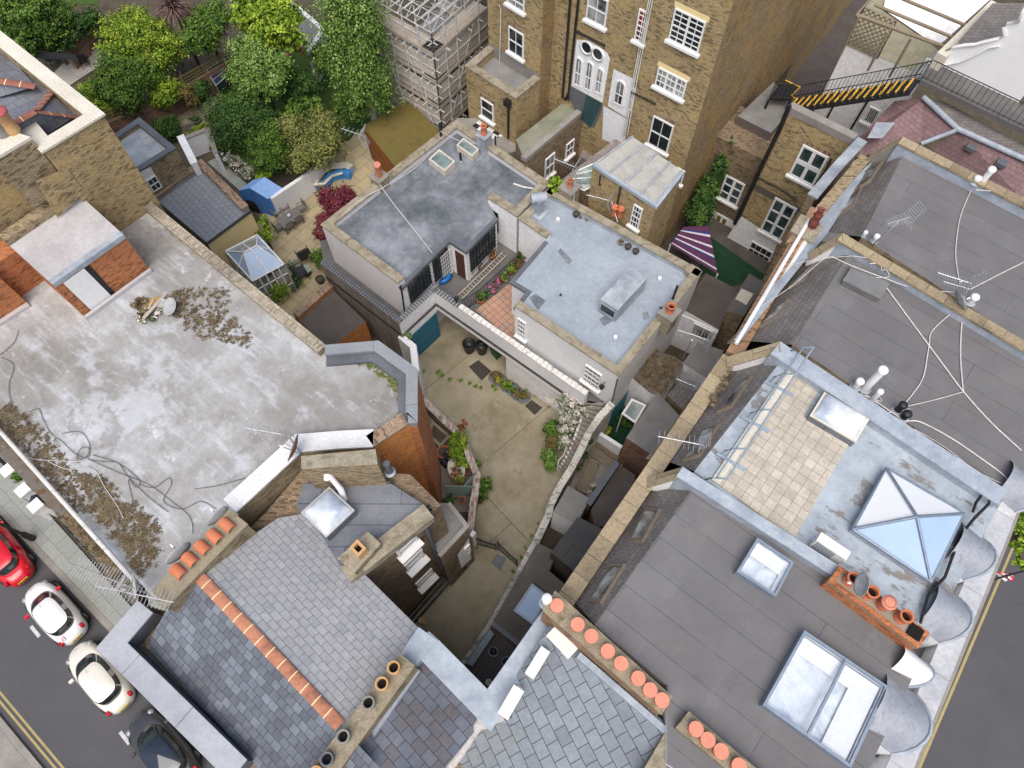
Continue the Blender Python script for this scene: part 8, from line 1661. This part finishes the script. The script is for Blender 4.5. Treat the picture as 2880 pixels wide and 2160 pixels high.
for l, x, y, mt, pl in (('tipped grey clay dish on the rear parapet of the pale blue roof', 1810, 1580, 'cement', None), ('small dark pot on the back of the pale blue roof, left of two', 1855, 1610, 'black', None), ('small dark pot on the back of the pale blue roof, right of two', 1905, 1640, 'black', None), ('round clay pot with dry soil at the rear parapet', 1970, 1610, 'buff', None), ('black bucket on the back of the pale blue roof', 1520, 1400, 'black', None)):
    planter(l, 10, x, y, 6.31, .17, .22, mt, pl, cat='pot')
# ---------------------------------------------------------------- small yards on the right of the steps
hut = lambda name, label, c, t, z, wall, roof, **k: bldg(name, label, k.pop('cat', 'outbuilding'), [T(t, *q) for q in c], z, 0, wall, roof, **k)
hut('grey_roof_outbuilding', 'red brick outbuilding with plain grey flat roof beside the two benches', ((1845, 1178), (2012, 1288), (2215, 1060), (2050, 883)), 11, 3.8, 'red', 'r_grey')
hut('leaf_roof_outbuilding', 'white walled outbuilding with leaf littered flat roof right of the white brick house', ((1880, 775), (2010, 885), (2110, 900), (2230, 680), (2040, 590)), 11, 3.4, 'whitewall', 'r_leaf', zr=3.25)
litter('moss_litter', 'brown leaves on the outbuilding roof right of the white brick house', 11, ((1890, 775), (2010, 870), (2100, 880), (2200, 690), (2040, 600)), 3.27, 4200, .055, k=70, r=.4)
hut('black_roof_brick_hut', 'dark brick hut with black felt roof inside the curving wall near the gate', ((1358, 262), (1513, 388), (1692, 112), (1532, 30)), 12, 4.2, 'blackbrick', 'r_brown2') if M.setdefault('r_brown2', m_roof('black_felt', [(.055, .055, .057), (.085, .085, .087)], .6, seams=(3, 1, .3, .015), fine=20)) else 0
DFl = hut('dark_flat_extension', 'single storey extension with dark flat roof and blue rooflight beside the curving wall', ((985, 705), (1180, 855), (1330, 640), (1450, 470), (1345, 380), (1400, 260), (1270, 200)), 12, 3.1, 'render', 'r_darkbr') if M.setdefault('r_darkbr', m_roof('dark_brown_flat', [(.075, .07, .062), (.11, .10, .088), (.14, .13, .11)], .8, fine=10)) else 0
hut('lower_dark_extension', 'lowest dark flat roof with two round vents inside the lead V', ((978, 730), (1168, 868), (940, 1180), (790, 1000)), 12, 2.9, 'render', 'r_brown')
o = mesh1('roof_kerb', lambda m: strip(m, [at(T(12, 985, 705), 3.3), at(T(12, 1180, 855), 3.3)], -.22, 2.9, 3.3), 'leaddk', DFl[0])
TKb = mesh1('metal_duct_cover', lambda m: m.prism([at(T(12, *c), 3.3) for c in ((962, 760), (990, 790), (850, 1000), (808, 980))], 2.91, 3.3), 'grey2') if M.setdefault('grey2', m_flat('blue_grey_metal', (.20, .24, .27), .5)) else 0
tag(TKb, 'long blue grey metal cover along the wall on the lowest dark roof', 'duct cover')
q = quadz(12, ((1235, 462), (1345, 545), (1240, 732), (1115, 640)), 3.5); skylight('flat_rooflight', 'sky blue flat rooflight with dark frame partly behind the lead parapet', q, h=.38, fw=.1, glass='bluegl', frame='frameg', well=0)
p = at(T(12, 960, 1115), 3.0); o = mesh1('white_pipe_end', lambda m: m.lathe(p, [(.14, 0), (.14, 1.0), (.10, 1.0), (.09, .6), (.001, .6)], 16), 'white'); tag(o, 'white open pipe end in the corner of the lead V', 'pipe')
hut('grey_flat_shed', 'low shed with smooth grey roof under the right side of the curving wall', ((1372, 1659), (1470, 1488), (1612, 1572), (1520, 1740)), 11, 2.7, 'render', 'r_grey')
hut('brown_flat_shed', 'narrow shed with dark brown roof between slate topped wall and red brick outbuilding', ((1620, 1640), (1800, 1350), (1905, 1420), (1900, 1480), (1790, 1740), (1640, 1760)), 11, 2.5, 'red', 'r_brown')
wallseg('slate_topped_wall', 'dark slate topped wall beside the benches', t11((1612, 1620), (1800, 1345)), 2.9, .22, 'blackbrick', 'leaddk')
wallseg('white_yard_wall', 'low white wall between green yard and bench yard', t11((1618, 1125), (1812, 1248)), 1.9, .2, 'render')
sheet('bench_yard', t11((1480, 1490), (1600, 1240), (1820, 1280), (1790, 1400), (1600, 1600)), .015, 'cement')
sheet('green_yard', t11((1670, 1135), (1800, 985), (1900, 1000), (1840, 1245), (1810, 1260)), .016, 'astro') if M.setdefault('astro', m_plain('artificial_turf', [(.012, .045, .022), (.02, .07, .035)], 2, 30, .95, .4)) else 0
facewall(B8, P8[1], lerp(P8[1], P8[2], .5), .02, 1.9, 'bluew', off=.04) if M.setdefault('bluew', m_flat('turquoise_blue_wall', (.04, .27, .38), .7, var=.12)) else 0
AW = thing('pale_blue_canopy', 'small pale blue canopy over the green yard', 'canopy', tuple(at(T(11, 1890, 1010), 0))); q = [at(T(11, *c), 2.4) for c in ((1820, 1022), (1882, 928), (1972, 968), (1905, 1082))]
mesh1('canopy', lambda m: m.prism(q, 2.3, 2.4), 'palegl', AW); mesh1('frame', lambda m: strip(m, ccw(q), .08, 2.38, 2.44, closed=True, out=.03), 'white', AW)
for p in q: mesh1('leg', lambda m: m.tube([V3(p, 0), V3(p, 2.3)], .04, 5), 'white', AW)
tree('lime_shrub', 'lime green shrub in the corner of the green yard', [(11, 1720, 1130, 24, 1)], 'yel', 700, .06, trunk=False, cat='shrub'); tree('yard_fern', 'dark leafy plants beside the pale blue canopy', [(11, 1820, 1060, 30, .8), (11, 1860, 1090, 22, .7)], 'dark', 900, .07, trunk=False, cat='plant')
def bench(label, x, y, rz, L=1.5):
    c = at(T(11, x, y), 0); r = thing('wooden_bench', label, 'bench', tuple(c)); u = Vector((math.cos(rz), math.sin(rz), 0)); v = Vector((-u.y, u.x, 0)); ax = (u, v, Vz(1)); P = lambda a, b, z: c+u*a+v*b+Vz(z)
    m = MB(); [m.box(P(0, -.22+.11*k, .43), (L, .08, .03), ax=ax) for k in range(5)]; m.build('seat', M['wood'], r)
    m = MB(); [m.box(P(0, .31+.015*k, .55+.1*k), (L, .03, .07), ax=ax) for k in range(5)]; m.build('backrest', M['wood'], r)
    for i in (-1, 1):
        for b in (-.25, .3): mesh1('leg', lambda m: m.box(P(L/2*i*.95, b, .3 if b < 0 else .5), (.07, .07, .6 if b < 0 else 1.0), ax=ax), 'wood', r)
        mesh1('armrest', lambda m: m.box(P(L/2*i*.95, .02, .63), (.08, .6, .04), ax=ax), 'wood', r)
bench('weathered wooden bench against the low white yard wall', 1695, 1335, ANG, 2.0); bench('weathered wooden bench turned along the curving wall', 1590, 1450, ANG+math.pi/2+.25, 1.9)
o = leafmesh('paper_scraps', [(tuple(at(T(11, 1645, 1510), .05)), (.35, .3, .04))], 60, .09, 'flower', None, flat=3); tag(o, 'white paper scraps on the ground by the slate topped wall', 'litter', None, 'stuff')
hut('dark_roof_hut', 'hut with black flat roof behind the right corner of the pale blue roof', ((0, 345), (150, 110), (352, 215), (235, 478)), 21, 3.3, 'whitewall', 'r_brown'); hut('board_topped_hut', 'narrow hut with dark roof carrying a loose square board', ((280, 350), (432, 112), (530, 172), (395, 392)), 21, 3.8, 'tan', 'r_deck')
o = mesh1('loose_board', lambda m: m.prism([at(T(21, *c), 3.95) for c in ((342, 275), (382, 210), (458, 245), (415, 315))], 3.85, 3.95), 'copinglt'); tag(o, 'square beige board lying on the narrow dark hut', 'board')
hut('grey_slab_roof', 'low plain grey flat roof between hut and stone coped parapet', ((0, 695), (100, 560), (265, 612), (168, 800)), 21, 3.3, 'whitewall', 'r_grey'); hut('brown_tile_outhouse', 'tiny outhouse with brown tiled roof by the stone coped parapet', ((-100, 900), (0, 800), (100, 870), (0, 1000)), 21, 3.6, 'tan', 'mansard')
WS = thing('white_rear_extension', 'white rear extension with pale window behind the television aerial', 'extension', tuple(at(T(21, 120, 480), 0))); wa, wb = at(T(21, 0, 372), 3.2), at(T(21, 235, 482), 3.2); wv = Vector((wb.y-wa.y, wa.x-wb.x, 0)).normalized(); wv = wv if wv.y < 0 else -wv
mesh1('wall', lambda m: m.prism([V3(wa, 0), V3(wb, 0), V3(wb, 0)+wv*.1, V3(wa, 0)+wv*.1], 0, 3.15), 'whitewall', WS); window(WS, wplane(wa+wv*.1, wb+wv*.1), [T(21, 70, 430), T(21, 215, 490), T(21, 190, 560), T(21, 50, 500)], 2, 1, sill=False, glass='glasscur')
# striped awning
SA_ = thing('striped_awning', 'purple awning with white and blue stripes over the dark rear yard', 'awning', tuple(at(F(1500, 540), 0)))
q = [at(F(*c), 2.6) for c in ((1477, 490), (1530, 488), (1550, 592), (1448, 528))]
for i, k in enumerate((0, .13, .19, .24, .42, .47, .62, .67, .72, .88, .92, 1)[:-1]):
    k2 = (0, .13, .19, .24, .42, .47, .62, .67, .72, .88, .92, 1)[i+1]; col = ('awp', 'awn', 'sw', 'awp', 'sw', 'awp', 'sw', 'awn', 'awp', 'sw', 'awp')[i]
    for nm, cc in (('awp', (.10, .03, .085)), ('awn', (.03, .04, .17)), ('sw', (.62, .60, .68))): M.setdefault(nm, m_flat('awning_'+nm, cc, .7))
    mesh1('stripe', lambda m: m.face([lerp(q[0], q[3], k), lerp(q[1], q[2], k), lerp(q[1], q[2], k2), lerp(q[0], q[3], k2)][::-1]), col, SA_)
for p in (q[2], q[3]): mesh1('post', lambda m: m.tube([V3(p, 0), p], .05, 6), 'white', SA_)
sheet('dark_green_yard', [T(20, 160, 1520), T(20, 560, 1800), T(21, 300, 200), T(21, 100, 100)], .03, 'astro')
# windows, door and fittings of the slate house and low wing
FBk = wplane(at(T(12, 505, 55), Zf), at(T(12, 145, 395), Zf))
a, u, n = FBk
for c in (((335, 235), (448, 105), (500, 165), (362, 302)), ((392, 318), (497, 205), (543, 270), (422, 394)), ((470, 440), (565, 345), (602, 388), (492, 505))):
    q = [onwall(T(12, *k), a, a+u) for k in c]; ss = [(p-a).dot(u) for p in q]; s0, s1 = min(ss), max(ss); z0 = sum(p.z for p in q[2:])/2; 
    mm = MB(); ax = (u, n, Vz(1)); P = lambda s, z, d: a+u*s+n*d+Vz(z); W_ = s1-s0
    mm.box(P((s0+s1)/2, z0, .16), (W_, .36, .1), ax=ax); mm.box(P(s0+.12, z0+.55, .03), (.1, .1, 1.1), ax=ax); mm.box(P(s1-.12, z0+.55, .03), (.1, .1, 1.1), ax=ax); mm.box(P((s0+s1)/2, z0+1.1, .03), (W_-.1, .1, .1), ax=ax); mm.box(P((s0+s1)/2, z0+.55, .03), (W_-.2, .06, .06), ax=ax)
    w = mm.build('window', M['white'], BS); mesh1('pane', lambda m: m.face([P(s0+.12, z0, .025), P(s1-.12, z0, .025), P(s1-.12, z0+1.1, .025), P(s0+.12, z0+1.1, .025)]), 'glasscur', w)
pipe(BS, FBk, t12((515, 35), (600, 260), (652, 380)), .09, 'leaddk', off=.15)
for k in (0, .2, .45): mesh1('service_pipe', lambda m: m.tube([onwall(p, a, a+u)+n*(.12+k) for p in t12((425, 660), (650, 400), (760, 300))], .05), 'black', BS)
mesh1('white_plinth', lambda m: m.face([onwall(p, a, a+u)+n*.03 for p in t12((525, 575), (690, 410), (705, 455), (560, 610))]), 'whitewall', BS)
FLW = wplane(PL[2], PL[3])
mesh1('white_gate_wall', lambda m: m.face([onwall(p, FLW[0], FLW[0]+FLW[1])+FLW[2]*.04 for p in t12((822, 165), (748, 275), (775, 360), (838, 300))]), 'whitewall', LW)
window(LW, FLW, t12((790, 235), (820, 195), (828, 235), (800, 275)), 1, 2, sill=False, off=.08)
p = at(T(12, 515, 700), 2.4); o = mesh1('white_pipe_end', lambda m: m.lathe(p, [(.12, -1), (.12, 0), (.09, 0), (.08, -.2), (.001, -.2)], 14), 'buff'); tag(o, 'open ended clay pipe at the slate eaves corner above the yard', 'pipe')
# ---------------------------------------------------------------- scaffold
SF = thing('scaffolding', 'tall galvanised tube scaffold with pale boards and a lattice roof frame', 'scaffold', tuple(at(T(10, 640, 850), 0)))
sa, sb = at(T(10, 655, 850), 2.0), at(T(10, 320, 640), 2.0); sa, sb = V3(sa, 0), V3(sb, 0); sc_ = sa+dB*6.5; sd_ = sb+dB*6.5; ud = (sb-sa).normalized()
SB, PSB = bldg('scaffolded_building', 'brick building wrapped in scaffolding, top centre', 'building', [sa+dB*1.5+ud*1.5, sb+dB*1.5-ud*.3, sd_+dB*4-ud*.3, sc_+dB*4+ud*1.5], 5.6, 0, 'brown', 'r_grey')
def bay(a, b, inn_, lifts, n):
    m = MB()
    for i in range(n+1):
        for d in (0, 1.1): q = lerp(a, b, i/n)+inn_*d; m.tube([q, q+Vz(lifts*1.9+1.6)], .05, 5, cap=False)
    m.build('standards', M['galv'], SF); m = MB()
    for k in range(1, lifts+1):
        for h in (0, 1.0):
            for d in ((0, 1.1) if h == 0 else (0,)): m.tube([a+inn_*d+Vz(k*1.9+h)-(b-a).normalized()*.4, b+inn_*d+Vz(k*1.9+h)+(b-a).normalized()*.4], .03, 5, cap=False)
        for i in range(n*2+1): q = lerp(a, b, i/n/2); m.tube([q-inn_*.35+Vz(k*1.9-.08), q+inn_*1.3+Vz(k*1.9-.08)], .026, 5, cap=False)
    m.build('ledgers', M['galv'], SF)
    for k in range(1, lifts+1):
        m = MB(); L = (b-a).length; uu = (b-a)/L
        for j in range(5): m.box(lerp(a, b, .5)+inn_*(.12+.23*j)+Vz(k*1.9+.03), (L, .21, .04), ax=(uu, inn_, Vz(1)))
        m.build('boarded_lift', M['board'], SF); 
        mesh1('toe_board', lambda m: m.box(lerp(a, b, .5)-inn_*.04+Vz(k*1.9+.15), (L, .03, .22), ax=(uu, inn_, Vz(1))), 'board', SF)
        if k < lifts: mesh1('sheeting', lambda m: m.box(lerp(a, b, .5)+inn_*.06+Vz(k*1.9+.95 if k else .9), (L, .015, 1.3), ax=(uu, inn_, Vz(1))), 'sheet', SF)
M['sheet'] = m_brick('pale_board_sheeting', (.62, .56, .48), (.54, .48, .41), (.33, .30, .26), .85, 3.0, .22, grime=.3)
bay(sa, sb, dB, 4, 4); bay(sa, sc_, ud, 4, 3); bay(sc_, sd_, -dB, 4, 4)
m = MB(); zt2 = 9.2
for i in range(8):
    for j in range(2):
        q1 = lerp(sa, sb, i/7)+Vz(zt2+.6*j); q2 = lerp(sc_, sd_, i/7)+Vz(zt2+.6*j); m.tube([q1, q2], .03, 5, cap=False)
    for k in range(8): q1 = lerp(lerp(sa, sb, i/7), lerp(sc_, sd_, i/7), k/8)+Vz(zt2+.6*(k % 2)); q2 = lerp(lerp(sa, sb, i/7), lerp(sc_, sd_, i/7), (k+1)/8)+Vz(zt2+.6*((k+1) % 2)); m.tube([q1, q2], .022, 4, cap=False)
for k in range(6): q1 = lerp(sa, sc_, k/5)+Vz(zt2); m.tube([q1, lerp(sb, sd_, k/5)+Vz(zt2)], .03, 5, cap=False); m.tube([q1+Vz(.6), lerp(sb, sd_, ((k*3) % 6)/5)+Vz(zt2+.6)], .026, 4, cap=False)
m.build('lattice_roof_frame', M['galv'], SF)
m = MB()
for a, b in ((sa, lerp(sa, sb, .5)), (lerp(sa, sb, .5), sb), (sa, lerp(sa, sc_, .6))): m.tube([a-dB*.1, b+Vz(7.6)-dB*.1], .028, 5)
m.build('brace', M['galv'], SF)
# ---------------------------------------------------------------- cars
def paint(name, c, rough=.25):
    t = NT(name); t.b.inputs['Coat Weight'].default_value = .8; t.b.inputs['Coat Roughness'].default_value = .04; return t.out(t.mix(1, c, t.ramp(t.noise(2, 3), [(.3, .95), (.7, 1.03)]), 'MULTIPLY'), rough, 0, .5)
M['cglass'] = m_glass('car_glass', (.012, .016, .018), .03, curtain=(.03, .045, .045)); M['tyre'] = m_flat('tyre_rubber', (.015, .015, .016), .8); M['tail'] = m_flat('tail_lamp_red', (.45, .01, .02), .2); M['plate'] = m_flat('yellow_plate', (.62, .42, .03), .5); M['lamp'] = m_glass('headlamp_glass', (.35, .37, .38), .1)
def car(name, label, pf, pr, col, W=1.62, rear=1.0, hood=.30, roofmat=None, extra=None, Hc=1.48, xg=-.1):
    a, b = at(pf, .75), at(pr, .75); a, b = V3(a, 0), V3(b, 0); L = (a-b).length; u = (a-b)/L; v = Vector((-u.y, u.x, 0)); c = (a+b)/2; r = thing(name, label, 'car', tuple(c)); hx, hy = L/2, W/2
    P = lambda x, y, z: c+u*x+v*y+Vz(z); N = 48
    def ring(ax_, by, z, n=4.0, cx=0, dz=None, nose=.0):
        o = []
        for k in range(N):
            t = 2*math.pi*k/N; ct, st = math.cos(t), math.sin(t); x = cx+ax_*abs(ct)**(2/n)*(1 if ct >= 0 else -1); y = by*abs(st)**(2/n)*(1 if st >= 0 else -1)
            y *= 1-nose*max(0, x/hx)**3; o.append(P(x, y, z+(dz(x) if dz else 0)))
        return o
    hd = lambda x: -.10*max(0, (x-hx*.25)/hx)**1.2*1.6+.03*max(0, -x/hx)
    R_ = [ring(hx*.93, hy*.90, .17, 4, nose=.1), ring(hx*.985, hy*.97, .3, 3.6, nose=.12), ring(hx, hy, .52, 3.4, nose=.14), ring(hx*.99, hy*.995, .68, 3.3, nose=.15, dz=lambda x: hd(x)*.5), ring(hx*.965, hy*.96, .83, 3.1, nose=.16, dz=hd), ring(hx*.90, hy*.90, .91, 3.0, nose=.16, dz=hd)]
    cxg = xg*hx; ga, gb_ = hx*.66, hy*.80
    belt = ring(ga, gb_, .97, 3.2, cxg, dz=lambda x: hd(x)*.5)
    for k in (.35, .7): R_.append([lerp(p, q, k)+Vz(.035*math.sin(k*math.pi)) for p, q in zip(R_[5], belt)])
    R_.append(belt); mesh1('body', lambda m: (m.grid(R_, closed=True), m.face(R_[0][::-1])), col, r)
    roof = ring(hx*.46, hy*.70, Hc-.07, 3.8, cxg-hx*.13); mid = [lerp(p, q, .55)+(p-V3(c, p.z)).normalized()*.035 for p, q in zip(belt, roof)]
    parts = []; last = None
    for k in range(N):
        j = (k+1) % N; kk = k if k < N/2 else k-N; s = abs(kk+.5)
        key = 'windscreen' if s < 6.5 else 'pillar' if s < 7.5 else None
        if key is None: key = ('rear_window' if s > N/2-6 else 'pillar' if s > N/2-7.2 else ('side_window' if kk >= 0 else 'side_window2'))
        if key.startswith('side') and 12.2 < s < 12.9: key = 'pillar'
        if key != last: parts.append((key, []))
        last = key; parts[-1][1].append((k, j))
    if parts[0][0] == parts[-1][0]: parts[0] = (parts[0][0], parts.pop()[1]+parts[0][1])
    for key, lst in parts:
        mm = MB()
        for k, j in lst: mm.grid([[belt[k], belt[j]], [mid[k], mid[j]], [roof[k], roof[j]]])
        mm.build(key.replace('2', ''), M['cglass'] if key != 'pillar' else M[col], r)
    rr = [roof, [lerp(p, P(cxg-hx*.05, 0, Hc), .12)+Vz(.035) for p in roof]]+[[lerp(p, P(cxg-hx*.05, 0, Hc), k)+Vz(.05+.02*k) for p in roof] for k in (.35, .7, .97)]
    mesh1('roof', lambda m: (m.grid(rr, closed=True), m.face(rr[-1])), roofmat or col, r)
    mesh1('roof_seam', lambda m: m.tube(roof+[roof[0]], .013, 4, cap=False), 'black', r); mesh1('bonnet_seam', lambda m: m.tube([P(hx*(.62+.26*(1-(k/6)**2)), hy*.74*k/6*1.0, .905+hd(hx*.8)) for k in range(-6, 7)], .012, 4), 'black', r)
    for sx in (.62, -.60):
        for sy in (-1, 1):
            w = mesh1('wheel', lambda m: m.lathe(P(sx*hx, sy*(hy-.13), .3), [(.17, -.1), (.28, -.1), (.3, -.06), (.3, .12), (.27, .14), (.19, .13)], 20, ax=v*sy), 'tyre', r); mesh1('rim', lambda m: m.lathe(P(sx*hx, sy*(hy-.13), .3), [(.19, .12), (.15, .09), (.04, .11), (.001, .12)], 16, ax=v*sy), 'alu', w)
    for sy in (-1, 1):
        mesh1('headlight', lambda m: m.lathe(P(hx*.80, sy*hy*.68, .72), [(.001, .12), (.09, .10), (.14, .04), (.15, -.03)], 14, ax=u*.55+v*sy*.25+Vz(.75)), 'lamp', r)
        mesh1('tail_light', lambda m: m.box(P(-hx*.885, sy*hy*.69, .84), (.2, .13, .2), ax=(u, v, Vz(1))), 'tail', r)
        mr = mesh1('mirror', lambda m: m.box(P(hx*.32, sy*(hy+.06), .96), (.13, .2, .14), ax=(u, v, Vz(1))), extra.get('mirror', col) if extra else col, r)
    pl = mesh1('number_plate', lambda m: m.box(P(-hx*1.0, 0, .62), (.03, .5, .12), ax=(u, v, Vz(1))), 'plate', r)
    mesh1('plate_letters', lambda m: [m.box(P(-hx*1.0-.018, -.2+.065*k, .62), (.006, .035, .08), ax=(u, v, Vz(1))) for k in range(7) if k != 4], 'black', pl)
    mesh1('wiper', lambda m: m.tube([P(ga*.86+cxg, -.3, 1.0), P(ga*.80+cxg, .25, 1.06)], .012, 4), 'black', r); mesh1('roof_aerial', lambda m: m.tube([P(cxg+hx*.25, 0, Hc+.06), P(cxg+hx*.12, 0, Hc+.2)], .008, 4), 'black', r)
    for sy in (-1, 1): mesh1('sill_trim', lambda m: m.tube([P(hx*.5, sy*hy*.985, .28), P(-hx*.45, sy*hy*.985, .28)], .04, 5), 'black', r)
    return r, P, hx, hy, L
M['pred'] = paint('bright_red_paint', (.62, .005, .02)); M['pwhite'] = paint('white_car_paint', (.80, .80, .81)); M['pcream'] = paint('cream_car_paint', (.74, .72, .64)); M['pgrey'] = paint('dark_grey_car_paint', (.045, .045, .05)); M['panroof'] = m_glass('panoramic_roof', (.02, .03, .05), .03, spec=.9); M['predm'] = M['pred']
c1, P1_, hx1, hy1, L1_ = car('parked_car', 'small white hatchback with red door mirrors and an L plate on the tailgate', T(2, 195, 480), T(2, 490, 815), 'pwhite', 1.60, extra=dict(mirror='pred'))
lp = mesh1('learner_plate', lambda m: m.prism([P1_(-hx1*.80, hy1*.34, 1.06), P1_(-hx1*.80, hy1*.58, 1.06), P1_(-hx1*.93, hy1*.58, 1.0), P1_(-hx1*.93, hy1*.34, 1.0)], 1.02, 1.07), 'signw', c1)
mesh1('letter_l', lambda m: (m.prism([P1_(-hx1*.82, hy1*.40, 0), P1_(-hx1*.82, hy1*.44, 0), P1_(-hx1*.915, hy1*.44, 0), P1_(-hx1*.915, hy1*.40, 0)], 1.071, 1.08), m.prism([P1_(-hx1*.895, hy1*.44, 0), P1_(-hx1*.895, hy1*.53, 0), P1_(-hx1*.915, hy1*.53, 0), P1_(-hx1*.915, hy1*.44, 0)], 1.071, 1.08)), 'signred' if 'signred' in M else 'tail', lp)
car('parked_car', 'cream white rounded small car with black rear window, parked behind the learner car', T(2, 480, 870), T(2, 800, 1265), 'pcream', 1.62)
car('parked_car', 'bright red hatchback cut by the left edge', T(2, -190, 30), T(2, 140, 440), 'pred', 1.66)
car('parked_car', 'dark grey car with panoramic glass roof at the bottom edge', T(2, 870, 1320), T(2, 1225, 1760), 'pgrey', 1.68, roofmat='panroof')
SKY_K, SUN_K = 0.15, 2.65
# ---------------------------------------------------------------- camera, light, sky
cam = bpy.data.cameras.new('camera'); co = bpy.data.objects.new('camera', cam); COL.objects.link(co)
cam.sensor_fit = 'HORIZONTAL'; cam.sensor_width = 36; cam.lens = FOC/2880*36; cam.clip_end = 2000; cam.clip_start = .1
from mathutils import Matrix
co.matrix_world = Matrix.Translation((0, 0, H)) @ Matrix.Rotation(TILT, 4, 'X') @ Matrix.Rotation(ROLL, 4, 'Z')
SC.camera = co
w = bpy.data.worlds.new('World'); SC.world = w; w.use_nodes = True; nt = w.node_tree
sky = nt.nodes.new('ShaderNodeTexSky'); sky.sky_type = 'NISHITA'; sky.sun_disc = False
SUN_EL, SUN_AZ = R(63), R(186)
sky.sun_elevation = SUN_EL; sky.sun_rotation = SUN_AZ; sky.air_density = 1.2; sky.dust_density = 4; sky.ozone_density = .6
nt.links.new(sky.outputs[0], nt.nodes['Background'].inputs[0]); nt.nodes['Background'].inputs[1].default_value = SKY_K
sl = bpy.data.lights.new('sun', 'SUN'); so = bpy.data.objects.new('sun', sl); COL.objects.link(so); sl.energy = SUN_K; sl.angle = R(55); sl.color = (1, .965, .92)
d = Vector((math.sin(SUN_AZ)*math.cos(SUN_EL), math.cos(SUN_AZ)*math.cos(SUN_EL), math.sin(SUN_EL)))
so.rotation_euler = d.to_track_quat('Z', 'Y').to_euler()
SC.view_settings.view_transform = 'Standard'; SC.view_settings.look = 'None'; SC.view_settings.exposure = 0

GR_ = dict(parked_car='cars parked along the kerb', tv_aerial='television aerials on the roofs', satellite_dish='satellite dishes on the roofs', vent_pipe='vent pipes on the roofs', roof_cable='cables lying on the roofs', garden_tree='trees in the back gardens', plant_pot='potted plants and pots', manhole_cover='covers set in the yard', dustbin='bins under the bridge', wooden_bench='benches in the small yard', white_gate_pier='white piers by the pavement', white_garden_wall='white garden walls', yard_shrub='shrubs at the foot of the steps', chimney_pot='loose red pots on the party wall', air_conditioner='air conditioners on the roofs')
for o in list(SC.objects):
    k = o.name.split('.')[0]
    if o.parent is None and k in GR_ and not o.get('group'): o['group'] = GR_[k]
